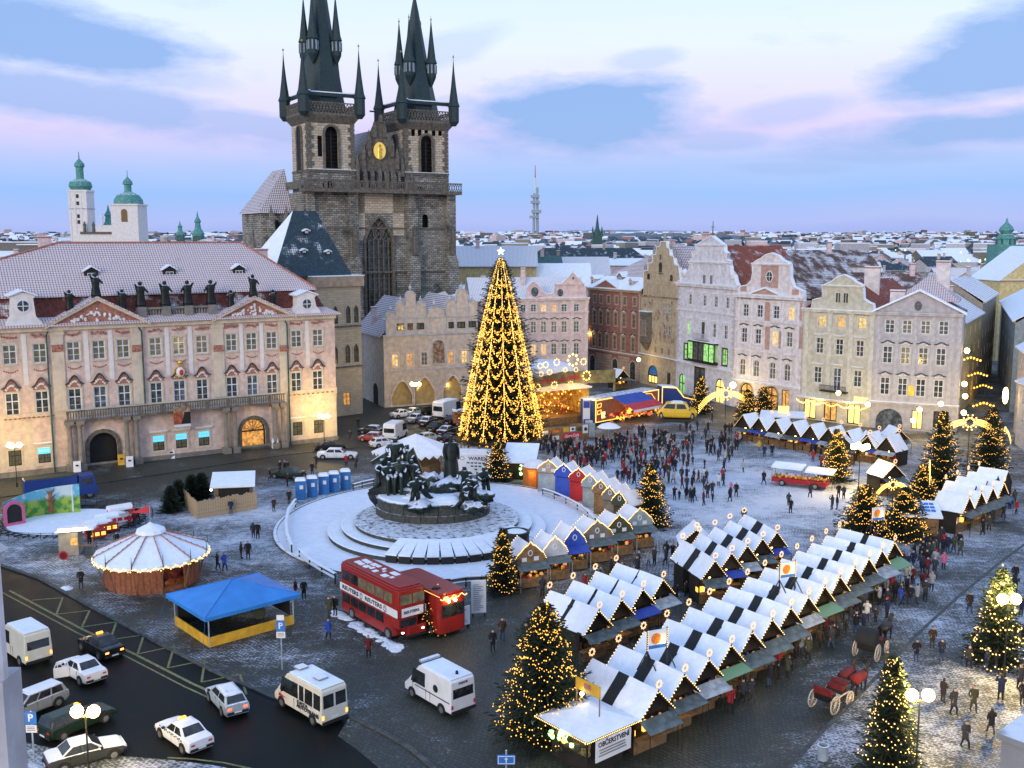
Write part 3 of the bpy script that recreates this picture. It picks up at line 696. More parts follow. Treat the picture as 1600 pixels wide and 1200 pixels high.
for(A_,T_,C_,st_)in(((200,440),(445,312),(690,440),0),((975,428),(1163,310),(1365,415),1)):
    xa,xc=B.L(*A_)[0],B.L(*C_)[0];xm=(xa+xc)/2;zt=B.L(T_[0],T_[1],-.8)[1]
    b=MB();z0=eave+.702;b.prism([(xa+.4,z0),(xc-.4,z0),(xm,zt-.35)],-.45,1.2,'y',0)
    for(u,v)in((xa,xm),(xm,xc)):
        za,zb_=(z0-.1,zt)if u==xa else(zt,z0-.1)
        b.hexa([(u,-.95,za-.35),(v,-.95,zb_-.35),(v,.1,zb_-.35),(u,.1,za-.35)],[(u,-1.0,za),(v,-1.0,zb_),(v,.1,zb_),(u,.1,za)],1)
        b.hexa([(u,-1.05,za+.003),(v,-1.05,zb_+.003),(v,5,zb_+.003),(u,5,za+.003)],[(u,-1.05,za+.2),(v,-1.05,zb_+.2),(v,5,zb_+.2),(u,5,za+.2)],2)
    B.add(b,'pediment',['relief_red','trim_cream','roof_kinsky'])
    b=MB()
    for k in range(46):
        u=random.uniform(-1,1);b.ball((xm+u*(xc-xa)*.26,-.5,z0+.35+random.uniform(0,1)*(1-abs(u))*(zt-z0)*.5),random.uniform(.12,.28),5,3)
    B.add(b,'relief','stucco_white')
    statue(B,xm,-.2,zt+.2,3.0)
    statue(B,xm-(xc-xa)*.24,.6,zt-1.5,2.6,reach=.2);statue(B,xm+(xc-xa)*.26,.6,zt-1.6,2.6,reach=.2)
zbk=B.zs([(50,282),(800,288),(1450,285)],2.6);zr=B.zs([(400,50),(1000,65)],11)
d0=19;b0=eave+.75
o_=.7;i_=2.4
q0=[(-ex,-o_-.3,b0),(B.W+o_,-o_-.3,b0),(B.W+o_,d0+o_,b0),(-ex,d0+o_,b0)];qm=[(-ex,1.1,b0+.9),(B.W-1.0,1.1,b0+.9),(B.W-1.0,d0-1,b0+.9),(-ex,d0-1,b0+.9)];q1=[(-ex,i_,zbk),(B.W-i_,i_,zbk),(B.W-i_,d0-i_,zbk),(-ex,d0-i_,zbk)]
xr0=B.L(270,48,9)[0];xr1=B.L(1120,68,9)[0]
B.roofpoly([[q0[k],q0[(k+1)%4],qm[(k+1)%4],qm[k]]for k in(0,1)],'roof_kinsky','roof')
B.roofpoly([[qm[k],qm[(k+1)%4],q1[(k+1)%4],q1[k]]for k in(0,1)],'roof_mansard','mansard')
u=[(-ex-.4,i_-.5,zbk-.05),(B.W-i_+.5,i_-.5,zbk-.05),(B.W-i_+.5,d0,zbk-.05),(-ex-.4,d0,zbk-.05)]
B.roofpoly([[u[0],u[1],(xr1,9.5,zr),(xr0,9.5,zr)],[u[1],u[2],(xr1,9.5,zr)],[u[2],u[3],(xr0,9.5,zr),(xr1,9.5,zr)],[u[3],u[0],(xr0,9.5,zr)]],'roof_kinsky','roof')
b=MB()
for a_,c_ in((u[1],(xr1,9.5,zr)),((xr0,9.5,zr),(xr1,9.5,zr)),(u[0],(xr0,9.5,zr))):b.tube(Vector(a_)+Vector((0,0,.05)),Vector(c_)+Vector((0,0,.05)),.16,n=6)
B.add(b,'ridge_tiles','relief_red')
for(X,Y)in((423,185),(785,190),(1107,188)):
    yy=4.6;x,z=B.L(X,Y,yy);t_=(yy-i_)/(9.5-i_);B.dormer(x,yy,zbk+t_*(zr-zbk)-.35,1.7,1.3,3.2,rm='snow')
for(X,Y)in((105,350),(1417,340)):
    x,z=B.L(X,Y,-.3);b=MB();w=2.4;hh=z+1.9-b0
    b.prism([(x-2.2,b0+.0),(x+2.2,b0),(x+2.0,b0+.5),(x+1.4,b0+1.2),(x+1.2,z+.9),(x+1.5,z+1.2),(x+.8,z+1.5),(x,z+1.75),(x-.8,z+1.5),(x-1.5,z+1.2),(x-1.2,z+.9),(x-1.4,b0+1.2),(x-2.0,b0+.5)],-.6,1.6)
    b.hexa([(x-1.7,-.9,z+1.2),(x,-.9,z+1.85),(x,3.5,z+1.85),(x-1.7,3.5,z+1.2)],[(x-1.7,-.9,z+1.38),(x,-.9,z+2.03),(x,3.5,z+2.03),(x-1.7,3.5,z+1.38)],1)
    b.hexa([(x,-.9,z+1.85),(x+1.7,-.9,z+1.2),(x+1.7,3.5,z+1.2),(x,3.5,z+1.85)],[(x,-.9,z+2.03),(x+1.7,-.9,z+1.38),(x+1.7,3.5,z+1.38),(x,3.5,z+2.03)],1)
    dm=B.add(b,'dormer',['stucco_white','snow'])
    b=MB();c8=[(x+.85*math.cos(2*PI*k/14),z+.85*math.sin(2*PI*k/14))for k in range(14)];ringframe(b,c8,.16,-.72,-.6);b.box(x-.05,x+.05,-.7,-.61,z-.8,z+.8);b.box(x-.8,x+.8,-.7,-.612,z-.05,z+.05);B.add(b,'window','white_paint',parent=dm)
    B.add(MB().prism([(x+(p_[0]-x)*.95,z+(p_[1]-z)*.95)for p_ in c8],-.64,-.603),'pane','glass_dark',parent=dm)
xa,xc=B.L(650,380,.5)[0],B.L(995,380,.5)[0];za,zc=eave+.75,B.zs([(700,352),(950,352)],.5)
b=MB();b.box(xa,xc,.2,1.1,za,za+.5);b.box(xa,xc,.3,1.0,zc-.25,zc)
for k in range(26):
    x=xa+(xc-xa)*(k+.5)/26;b.lathe([(.09,za+.5),(.17,za+.5+(zc-za)*.3),(.08,zc-.25)],6,(x,.65,0))
B.add(b,'balustrade','stone_base')
for X in(655,768,872,980):
    x,_=B.L(X,380,.6);B.add(MB().box(x-.55,x+.55,.1,1.2,za-.0,zc+.1),'pedestal','stone_base');statue(B,x,.65,zc+.25,3.3)
xa,xc=B.L(305,860,-.8)[0],B.L(1315,800,-.8)[0];zf=zb-.55
b=MB();b.box(xa,xc,-1.3,-.06,zf,zf+.3)
b.box(xa,xc,-1.35,-1.15,zf+1.25,zf+1.45)
n=int((xc-xa)/.33)
for k in range(n):
    x=xa+(xc-xa)*(k+.5)/n
    if k%9==0:b.box(x-.16,x+.16,-1.36,-1.1,zf+.3,zf+1.25)
    else:b.box(x-.06,x+.06,-1.3,-1.2,zf+.3,zf+1.25)
B.add(b,'balcony','stone_dark')
for(x,z)in ports:
    for sgn in(-1,1):
        for k in(0,1):
            xx=x+sgn*(2.9+k*1.25);b=MB();b.box(-.5,.5,-1.4,-.05,0,.9);b.lathe([(.34,.9),(.36,1.2),(.32,3.2),(.28,zf-.9),(.42,zf-.7),(.42,zf-.45)],12,(0,-.75,0));b.box(-.5,.5,-1.3,-.05,zf-.45,zf-.004);link('column',b.mesh('column','stone_base'),B.t,(xx,0,0))
x,z=B.L(833,655);b=MB();b.ball((x,-.25,z),.6,10,6,0,1.2);b.ball((x,-.6,z),.35,8,5,1,1.3);[b.ball((x+math.cos(a_)*.8,-.2,z+math.sin(a_)*.8),.16,6,4,2)for a_ in[k*PI/5 for k in range(10)]];b.ball((x,-.3,z+1.3),.35,7,4,2);B.add(b,'coat_of_arms',['stucco_white','sign_red','gold'])
x,z=B.L(843,862,-1.45);b=MB();b.box(x-1.15,x+1.15,-1.50,-1.44,z-1.45,z+1.55);bn=B.add(b,'banner','painted_fresco')
b=MB();b.prism([(x-1.13,z-1.0),(x-.2,z-1.0),(x+.2,z+.1),(x-.1,z+.7),(x-1.13,z+.75)],-1.516,-1.502,'y',0);b.box(x-1.13,x+1.13,-1.515,-1.502,z-1.4,z-1.05,1);b.prism([(x-.18,z-1.0),(x+1.13,z-1.0),(x+1.13,z+.6),(x+.3,z+.6),(x+.22,z+.1)],-1.514,-1.502,'y',2);B.add(b,'banner_print',['banner_rust','paper_white','tar_black'])
for X,Y0,Y1 in((245,470,1120),(662,450,800),(1335,430,1000)):
    x0_,z1_=B.L(X,Y0);x1_,z0_=B.L(X+8,Y1);b=MB();b.tube((x1_,-.28,max(.1,z0_)),(x1_,-.28,eave-.6),.1,n=6);b.tube((x1_,-.28,eave-.6),(x0_-.7,-.6,eave-.05),.1,n=6);B.add(b,'drainpipe','copper_dark')
B.chimney(B.L(210,30,14)[0],15,zr-3.5,4.2,1.6,1.2);B.chimney(B.W-6.2,13,zr-4.6,3.4,1.6,1.2)
KIN=B
# ------------------------------------------------------------------ stone house of the bell
c3=(540,380,.26667)
B=Bld('gothic_tower_house','pale stone gothic tower house with tall dark hipped roof right of the palace','house',G(497,655),G(567,646),crop=c3)
et=B.zs([(100,190)]);
B.wins([(15,420),(62,418)],.9,3.2,'gothic','stone_dark',pane='glass_dark',surround='bell_stone',flat=True)
B.wins([(12,650),(62,648)],.95,3.4,'gothic','stone_dark',pane='glass_dark',surround='bell_stone')
B.wins([(-60,425),(-60,660)],.95,3.2,'gothic','stone_dark',surround='bell_stone',flat=False)
B.wins([(8,912)],1.4,2.2,'cross','relief_red',pane='glass_amber')
B.wall(0,et-1.7,'bell_stone',12)
B.band('string_course',B.zs([(50,490)]),.35,.18,'stone_dark',s0=0,s1=B.W,cover=None);B.band('string_course',B.zs([(50,725)]),.35,.18,'stone_dark',s0=0,s1=B.W)
b=MB();z1=et
b.box(-.5,B.W+.5,-.5,12.5,z1-1.7+.002,z1-.0);
for k in range(24):
    x=-.45+(B.W+.9)*k/24;b.box(x,x+.1,-.56,-.5,z1-1.6,z1-.1)
b.box(-.6,B.W+.6,-.6,12.6,z1+.002,z1+.15,1);B.add(b,'parapet',['trim_sand','snow'])
c2=(390,0,.38335);B.crop=c2
x0,_=B.L(60,1060,2);x1,_=B.L(400,1110,2);zt=B.zs([(230,858)],5);xa,xc=B.L(185,858,5.5)[0],B.L(278,858,5.5)[0]
za=B.zs([(180,1110),(400,1115)],1.5)
B.roofpoly([[(x0+1.0,1.2,et+.2),(x1,.8,et+.2),(xc,6.2,zt),(xa,6.2,zt)],[(x1,.8,et+.2),(x1,11.5,et+.2),(xc,6.2,zt)],[(x1,11.5,et+.2),(x0,11.5,et+.2),(xa,6.2,zt),(xc,6.2,zt)]],'roof_slate')
o=B.roofpoly([[(x0,11.5,et+.2),(x0+1.0,1.2,et+.2),(xa,6.2,zt)]],'snow','roof');o['label']='snow covered end of the roof'
for(X,Y)in((250,945),(222,1025),(318,1030)):
    x,z=B.L(X,Y,2.6);t_=(z-et-.2)/(zt-et-.2);B.dormer(x,1.0+t_*5.0-.3,z-.3,.9,.5,1.2,rise=.15)
B.add(MB().box(x0+.5,-1,3,12,et-6,et+.2),'rear_wing','bell_stone')
# ------------------------------------------------------------------ Tyn school
B=Bld('arcaded_school_house','pale renaissance house with scalloped gables over three pointed arcades, left of the tall tree','house',G(601,637),G(765,625),crop=c3)
eave=B.zs([(230,545),(745,530)])
B.wins([(291,688),(378,682),(462,676),(617,668),(697,663)],1.15,2.3,'cross','trim_blue',pane='glass_lit',surround='trim_rose',lit={1:'glass_amber',2:'glass_dim',3:'glass_amber'})
for(X,Y),w in zip([(320,490),(378,488),(436,486),(618,480),(677,478),(742,474)],(1.3,1.0,1.5,1.0,1.5,1.4)):
    B.wins([(X,Y)],w,1.15,'plain','dark_wood',y=-.2)
for(X,Y)in((330,810),(465,790),(628,778)):
    x,z=B.L(X,Y);B.holes.append((x-1.9,x+1.9,.0,z,'gothic'))
    b=MB();ringframe(b,[(p[0]+x,p[1])for p in arcpts(4.3,z+.3,2.9,10,True)],.25,-.06,.05);B.add(b,'arch_moulding','trim_rose')
HSC=list(B.holes)
B.holes=[(q[0],q[1],q[2],q[3],'blind')if q[4]=='gothic' else q for q in B.holes];B.wall(0,eave,'plaster_school',16)
b=MB()
for q in HSC:
    if q[4]!='gothic':continue
    o_=[(p[0]+(q[0]+q[1])/2,p[1])for p in arcpts(q[1]-q[0],q[3],(q[1]-q[0])*.7,10,True)][2:];h_=len(o_)//2
    b.prism([(q[1],q[3])]+o_[:h_+1],0,.8);b.prism([(q[0],q[3])]+o_[h_:][::-1],0,.8);b.box(q[0]-.15,q[0],0,.8,0,q[3]);b.box(q[1],q[1]+.15,0,.8,0,q[3])
B.add(b,'arcade','plaster_school')
b=MB();b.box(.4,B.W-.4,1.0,1.2,0,5.5);B.add(b,'arcade_wall','plaster_ochre')
plight('arcade_lamp',B.t,(6.5,.9,3.2),60);plight('arcade_lamp',B.t,(12.5,.9,3.2),50)
B.band('string_course',B.zs([(240,770),(690,715)]),.22,.12,'trim_blue');B.band('cornice',eave,.3,.22,'trim_blue',cover=None)
def lobe(xa,xb,zb_):
    return[(xa+(xb-xa)*(.5-.5*math.cos(PI*k/8)),zb_-(xb-xa)*.5*math.sin(PI*k/8))for k in range(9)]
gp=[(235,545)]
for xa,xb,zb_ in((235,290,432),(293,350,372),(352,410,312),(412,470,372),(473,583,430),(586,645,362),(648,712,302),(715,772,362)):gp+=lobe(xa,xb,zb_)
gp+=[(772,530)]
B.gable(gp,'plaster_school',0,.5,cover='trim_blue')
zl=B.zs([(235,440),(740,436)]);B.band('string_course',zl,.18,.12,'trim_blue',cover=None)
for X in(293,351,411,471,585,646,713,770,237):
    x,_=B.L(X,480);B.pil(x,.22,eave+.3,zl+(2.4 if X in(351,411,646,713)else .1),'trim_blue',.12,cap=False)
b=MB()
for(X,Y)in((265,385),(380,262),(520,352),(680,255),(322,330),(440,330),(612,325),(742,325)):
    x,z=B.L(X,Y);b.lathe([(.08,-.3),(.25,0),(.3,.2),(.1,.5),(.03,.9)],6,(x,.2,z-.1))
B.add(b,'finial','trim_blue')
x,z=B.L(543,635);b=MB();ringframe(b,[(p[0]+x,p[1]+z-2.3)for p in arcpts(2.7,4.6,1.1,8)],.18,-.14,.0,0);b.prism([(p[0]+x,p[1]+z-2.3)for p in arcpts(2.5,4.5,1.1,8)],-.05,-.004,'y',1);B.add(b,'blind_window',['trim_blue','painted_fresco'])
b=MB()
for k in range(14):b.ball((x+random.uniform(-.8,.8),-.07,z+random.uniform(-1.8,1.4)),random.uniform(.12,.3),6,3,0)
B.add(b,'relief','wood')
B.roofpoly([[(-.5,.5,eave),(-.5,16,eave),(5.5,16,eave+6.5),(5.5,.5,eave+6.5)],[(11,.5,eave),(5.5,.5,eave+6.5),(5.5,16,eave+6.5),(11,16,eave)]],'roof_violet')
B.roofpoly([[(9.5,.5,eave),(9.5,16,eave),(14.5,16,eave+6.8),(14.5,.5,eave+6.8)],[(B.W+.3,.5,eave),(14.5,.5,eave+6.8),(14.5,16,eave+6.8),(B.W+.3,16,eave)]],'roof_violet')
B.chimney(1.2,9,eave+1.5,3);
b=MB();b.prism([(p[0]+5,p[1])for p in arcpts(2.6,3.8,1.3)],-.0,.1,'x');b.v=[(v[0]-.06,v[1],v[2])for v in b.v];B.add(b,'side_arch','tar_black')
SCH=B
# ------------------------------------------------------------------ rose house behind the tree
B=Bld('rose_baroque_house','rose house with curved attic gables behind the tall lit tree','house',G(752,604),G(918,600),crop=c3)
eave=B.zs([(1060,335),(1400,335)])
for Y,h,sr,li in((380,1.5,'trim_rose',{1:'glass_lit',2:'glass_amber'}),(492,2.3,'trim_rose',{}),(622,2.3,'trim_rose',{1:'glass_lit',0:'glass_lit'})):
    B.wins([(983,Y+4),(1041,Y+3),(1101,Y+2),(1160,Y),(1221,Y-1),(1281,Y-3),(1352,Y-6)],1.15,h,'cross','white_paint',surround=sr,lit={k+2:v for k,v in li.items()},pane='glass_dim' if Y>400 else 'glass_dark',hood=('curve','trim_rose',.35)if Y>400 else None,sw=.2)
B.wall(0,eave,'plaster_rose',14)
B.band('cornice',eave,.5,.4,'trim_rose',cover='snow');B.band('string_course',B.zs([(1060,425),(1400,405)])+.2,.3,.15,'trim_rose')
B.gable([(1000,335),(1062,335),(1064,262),(1080,240),(1100,225),(1122,238),(1138,256),(1158,285),(1180,298),(1205,300),(1222,285),(1228,245),(1270,235),(1332,172),(1392,235),(1400,255),(1408,270),(1412,332)],'plaster_rose')
for(X,Y,r)in((1108,285,.75),(1257,290,.6),(1333,205,.2)):
    x,z=B.L(X,Y);b=MB();b.prism([(x+r*math.cos(2*PI*k/14),z+r*math.sin(2*PI*k/14)*1.3)for k in range(14)],-.1,-.003);B.add(b,'oval_window','glass_sky')
B.band('string_course',B.zs([(1230,245),(1395,245)]),.25,.15,'trim_rose',s0=B.L(1225,245)[0],s1=B.L(1400,245)[0])
for X in(1062,1328,1410):B.pil(B.L(X,500)[0],.7,.5,eave,'trim_rose')
B.roofpoly([[(-2,.6,eave),(B.W,.6,eave),(B.W,7,eave+4.5),(-2,7,eave+4.5)],[(-2,7,eave+4.5),(B.W,7,eave+4.5),(B.W,14,eave),(-2,14,eave)]],'roof_snow');B.chimney(9.5,5,eave+2,4.2)
# ------------------------------------------------------------------ the row on the right
c4=(900,350,.25825);c5=(1230,360,.26659)
B=Bld('brown_town_house','brown-red four-storey house with small pediment and dormers at the corner lane','house',G(919,583),G(999,598),crop=c4)
eave=B.zs([(75,395),(395,420)])
B.wins([(115,448),(153,452),(198,457),(245,461),(296,466),(355,474)],1.05,1.7,'cross','trim_sand',surround='trim_sand',sw=.2)
B.wins([(112,552),(150,562),(195,570),(240,578),(291,588),(350,594)],1.1,2.8,'cross','trim_sand',surround='trim_sand',hood=('curve','trim_sand',.4),sw=.2)
B.wins([(108,688),(144,700),(188,708),(234,718),(286,728),(345,737)],1.1,2.9,'cross','trim_sand',surround='trim_sand',hood=('curve','trim_sand',.4),sw=.2)
B.wins([(100,845),(236,872),(343,898)],1.8,4.0,'arch','dark_wood',surround='rustic',sw=.3)
B.wall(0,eave,'plaster_brown',14);zb=B.zs([(80,770),(380,795)]);
B.band('string_course',zb,.35,.2,'trim_sand',cover='snow');B.band('cornice',eave,.5,.5,'trim_sand',cover='snow')
b=MB();z=1.0
hs=sorted([(q[0]-.3,q[1]+.3)for q in B.holes if q[2]<2]);sp=[];cur=0
for h0,h1 in hs:sp.append((cur,h0));cur=h1
sp.append((cur,B.W))
z=.3
while z<zb-.5:
    for u0,u1 in sp:b.box(u0,u1,-.06,0,z,z+.5)
    z+=.6
B.add(b,'rustication','trim_sand')
for X in(78,275,385):B.pil(B.L(X,600)[0],.5,zb+.4,eave,'trim_sand',.1)
xa,xc=B.L(120,405)[0],B.L(265,412)[0];zt=B.L(193,342)[1];b=MB();b.prism([(xa,eave+.51),(xc,eave+.51),((xa+xc)/2,zt)],-.3,2,'y',0)
for u,v,za,zc in((xa-.4,(xa+xc)/2,eave+.45,zt+.1),((xa+xc)/2,xc+.4,zt+.1,eave+.45)):b.hexa([(u,-.6,za),(v,-.6,zc),(v,4,zc),(u,4,za)],[(u,-.6,za+.25),(v,-.6,zc+.25),(v,4,zc+.25),(u,4,za+.25)],1)
B.add(b,'pediment',['plaster_brown','snow'])
xm=B.W;zr=B.zs([(440,118)],8)
B.roofpoly([[(-.4,-.5,eave+.6),(B.W+.2,-.5,eave+.6),(B.W+.2,3.6,eave+3.0),(1.8,3.6,eave+3.0)]],'snow');B.roofpoly([[(1.8,3.6,eave+3.0),(B.W+.2,3.6,eave+3.0),(B.W+.2,11,zr),(B.W-2.5,11,zr)],[(1.8,3.6,eave+3.0),(B.W-2.5,11,zr),(B.W-2.5,16,eave),(-.4,16,eave),(-.4,-.5,eave+.6)]],'roof_violet')
for(X,Y)in((100,340),(332,355)):x,z=B.L(X,Y,.9);B.dormer(x,.9,z-.9,1.3,1.3,3,m='plaster_grey',rise=.6)
x,z=B.L(262,318,2.5);B.dormer(x,2.6,z-.8,2.0,.8,3,m='plaster_dark',rise=.9)
BRN=B
B=Bld('painted_narrow_house','narrow ochre house painted with frescoes under a stepped gothic gable with oriel','house',G(999.5,598),G(1055,612),crop=c4)
eave=B.zs([(410,440),(610,455)])
B.wins([(441,391),(484,395),(532,399),(578,403)],.95,1.9,'cross','white_paint',surround='trim_sand',sw=.12)
B.wins([(538,520),(568,523)],1.0,2.4,'cross','white_paint',surround='trim_sand',sw=.12,pane='glass_sky');B.wins([(536,652),(566,656)],1.0,2.7,'cross','white_paint',surround='trim_sand',sw=.12,pane='glass_dark')
B.wins([(480,762),(520,768),(560,774)],.8,1.2,'cross','trim_sand',sw=.1)
x,z=B.L(465,855);B.holes.append((x-1.9,x+1.9,.6,z,'arch'))
b=MB();b.prism([(p[0]+x,p[1]+.6)for p in arcpts(3.7,z-.65,1.9,10)],.2,.25);B.add(b,'shop_window','shop_yellow')
b=MB();ringframe(b,[(p[0]+x,p[1]+.6)for p in arcpts(3.8,z-.6,1.9,10)],.16,.0,.18);b.box(x-1.9,x+1.9,.05,.17,z-2.2,z-1.9);[b.box(x+u-.06,x+u+.06,.06,.17,.6,z-1.9)for u in(-.6,.6)];b.prism([(p[0]+x,p[1]+z-1.9)for p in arcpts(3.5,1.75,1.7,10)],.19,.195,'y',1);B.add(b,'shop_frame',['dark_wood','sign_blue'])
B.wins([(560,945)],1.3,3.0,'plain','dark_wood')
B.wall(0,eave,'plaster_storch',12)
b=MB();z5=B.zs([(500,735)])
for k in range(40):xx,zz=B.L(random.uniform(405,600),random.uniform(470,730));b.box(xx-random.uniform(.1,.4),xx+random.uniform(.1,.4),-.02,-.0,zz-random.uniform(.2,.7),zz+random.uniform(.2,.7))
b.v=[(v[0],v[1]-.001*(i//8),v[2])for i,v in enumerate(b.v)];hs=B.holes
B.add(b,'fresco','painted_fresco')
B.band('string_course',B.zs([(410,440),(600,452)]),.3,.2,'painted_fresco');B.band('string_course',B.zs([(400,795),(590,825)]),.3,.3,'trim_sand',cover='snow')
x,z0=B.L(432,705);z1=B.L(432,530)[1];ori=MB();ori.prism([(x-1.7,0),(x-1.3,-1.1),(x+1.3,-1.1),(x+1.7,0)],z0,z1,'z');ori.hexa([(x-.3,-.2,z0-2),(x+.3,-.2,z0-2),(x+.3,0,z0-2),(x-.3,0,z0-2)],[(x-1.7,-1.1,z0-.002),(x+1.7,-1.1,z0-.002),(x+1.7,0,z0-.002),(x-1.7,0,z0-.002)]);ori.box(x-1.7,x+1.7,-1.2,0,z1+.002,z1+.2,1);oo=B.add(ori,'oriel',['stone_dark','snow'])
for u in(-.75,.75):
    b=MB();ringframe(b,[(x+u-.5,z0+1.0),(x+u+.5,z0+1.0),(x+u+.5,z1-1.6),(x+u-.5,z1-1.6)],.1,-1.22,-1.1);b.box(x+u-.04,x+u+.04,-1.2,-1.11,z0+1,z1-1.6);B.add(b,'window','trim_sand',parent=oo);B.add(MB().box(x+u-.45,x+u+.45,-1.14,-1.103,z0+1.05,z1-1.65),'pane','glass_sky',parent=oo)
B.gable([(405,440),(408,340),(412,288),(436,282),(440,240),(462,236),(466,190),(484,186),(488,142),(510,138),(514,108),(548,108),(552,142),(566,150),(570,190),(592,200),(598,245),(622,255),(628,300),(632,350),(612,455)],'plaster_storch',cover='snow')
B.wins([(512,262)],1.0,2.0,'arch','dark_wood',y=-.2);B.wins([(440,315),(578,328)],.9,1.2,'arch','dark_wood',y=-.2)
b=MB()
for(X,Y)in((412,268),(440,222),(466,170),(488,122),(531,85),(566,130),(592,182),(622,238)):
    xx,zz=B.L(X,Y);b.lathe([(.3,-.5),(.3,.3),(.38,.35),(.02,1.3)],6,(xx,.3,zz-.2))
B.add(b,'finial','stone_grey')
ms=MB();
for(X,Y,w,h)in((512,300,1.4,.3),(512,200,.5,1.0)):xx,zz=B.L(X,Y);ms.box(xx-w/2,xx+w/2,-.09,-.004,zz-h/2,zz+h/2)
B.add(ms,'ornament','stone_dark')
zr=B.zs([(500,115)],6);B.groof(eave,zr-.8,'roof_violet',.6,14);B.chimney(3.0,5,zr-3,3.4,1.8,1.0);B.chimney(B.W-1.5,8,zr-2.6,4.2,2.4,1.6,m='plaster_rose')
STO=B
B=Bld('white_gabled_house','white house with tall baroque double gable and green-lit bay window','house',G(1055.5,612),G(1144.5,635),crop=c4)
eave=B.zs([(620,375),(975,395)])
B.wins([(692,457),(780,464),(848,470),(918,476)],1.15,2.0,'cross','trim_white',surround='trim_white',hood=('flat','trim_white',0))
B.wins([(683,625),(838,645),(907,653)],1.15,2.5,'cross','trim_white',surround='trim_white',hood=('flat','trim_white',0),lit={0:'glass_green'})
B.wins([(769,652)],1.2,3.6,'door','dark_wood',surround='trim_white',hood=('flat','trim_white',0))
B.wins([(668,772),(900,806)],1.6,3.1,'cross','dark_wood',surround='dark_wood',sw=.15,lit={0:'glass_green',1:'glass_green'},flat=False)
B.wins([(640,985)],2.2,5.2,'arch','dark_wood',pane='glass_green',surround='trim_white')
B.wins([(745,960)],3.8,6.0,'plain','dark_wood');B.wins([(868,1010)],2.8,4.6,'arch','dark_wood',pane='shop_yellow',surround='trim_white')
B.wall(0,eave,'plaster_white',14)
zb=B.zs([(600,835),(945,900)]);B.band('string_course',zb,.35,.35,'trim_white',cover='snow');B.band('string_course',B.zs([(615,525),(960,550)]),.25,.15,'trim_white');B.band('cornice',eave,.6,.5,'trim_white',cover='snow')
for k in range(2):
    b=MB();z=zb+.5;i=0
    while z<eave-.5:
        w=.9 if i%2 else .55;b.box(*((0,w)if k==0 else(B.W-w,B.W)),-.06,0,z,z+.42);z+=.5;i+=1
    B.add(b,'quoin','trim_grey')
xa,z0=B.L(700,845);xc,z1=B.L(862,745);z0=zb+.9
bay=MB();bay.box(xa,xc,-1.0,0,z0,z0+.5);bay.box(xa,xc,-1.0,0,z0+3.7,z0+4.0);bay.box(xa-.1,xc+.1,-1.1,0,z0+4.002,z0+4.12,1)
for k in range(6):xx=xa+(xc-xa)*k/5;bay.box(xx-.08,xx+.08,-1.0,-.86,z0+.5,z0+3.7)
bb=B.add(bay,'bay_window',['dark_wood','snow'])
for k in range(5):xx=xa+(xc-xa)*k/5;B.add(MB().box(xx+.1,xx+(xc-xa)/5-.1,-.93,-.9,z0+.52,z0+3.68),'pane',('glass_green','glass_dark','glass_dark','glass_green','glass_green')[k],parent=bb)
b=MB();xx=B.L(769,700)[0];b.box(xx-2.2,xx+2.2,-1.0,0,z0+4.3,z0+4.5);[b.box(xx-2.2+k*.31-.03,xx-2.2+k*.31+.03,-1.0,-.94,z0+4.5,z0+5.4)for k in range(15)];b.box(xx-2.2,xx+2.2,-1.02,-.92,z0+5.4,z0+5.5);B.add(b,'balcony','trim_grey')
g1=[(618,350),(640,338),(655,300),(682,285),(690,245),(735,235),(882,240),(935,258),(938,305),(960,315),(970,360),(978,372)]
B.gable([(616,375)]+g1+[(978,400)],'plaster_white');
B.gable([(690,245),(692,215),(712,205),(702,178),(725,165),(728,130),(822,72),(898,132),(900,165),(918,182),(910,215),(932,225),(935,258)],'plaster_white',-.05,.55)
B.band('string_course',B.zs([(720,237),(890,243)]),.3,.25,'trim_white',s0=B.L(685,240)[0],s1=B.L(935,240)[0],cover='snow');B.band('string_course',B.zs([(730,132),(895,135)]),.25,.2,'trim_white',s0=B.L(722,135)[0],s1=B.L(902,135)[0],cover='snow')
B.wins([(778,335),(820,337)],.9,1.7,'plain','trim_grey',y=-.2)
for X in(702,742,868,918):B.pil(B.L(X,300)[0],.55,eave+.7,B.L(X,245)[1],'trim_white',.12,cap=False)
for X in(738,888):B.pil(B.L(X,190)[0],.5,B.L(X,232)[1],B.L(X,140)[1],'trim_white',.2,cap=True,y=-.05)
x,z=B.L(822,60);b=MB();b.lathe([(.2,-.2),(.35,.3),(.1,.6),(.06,2.6)],8,(x,.2,z-.3));b.box(x-.5,x+.5,.15,.25,z+1.2,z+1.32);B.add(b,'cross','stone_dark')
for X in(655,945):x,z=B.L(X,285 if X<800 else 300);B.add(MB().lathe([(.6,-.9),(.8,-.3),(.5,.2),(.15,.5)],8,(x,.2,z)),'volute','trim_white')
zr=B.L(820,110,3)[1];B.groof(eave,zr-.6,'roof_red',.6,16)
B=Bld('pale_pink_house','pale pink and white house with salmon panels, round gable window and arched shopfronts','house',G(1145.2,635),G(1248,653),crop=c4)
eave=B.zs([(975,440),(1375,465)])
B.wins([(1028,518),(1113,527),(1212,535),(1302,543)],1.3,2.2,'cross','white_paint',surround='trim_white',lit={3:'glass_lit'});B.wins([(1018,670),(1102,680),(1203,690),(1291,700)],1.3,2.6,'cross','white_paint',surround='trim_white',hood=('curve','trim_white',.35),lit={2:'glass_lit',3:'glass_dim'})
B.wins([(1007,865),(1090,876),(1188,886),(1277,898)],1.35,3.1,'arch','white_paint',surround='trim_white',hood=('curve','trim_white',.35),pane='glass_dim')
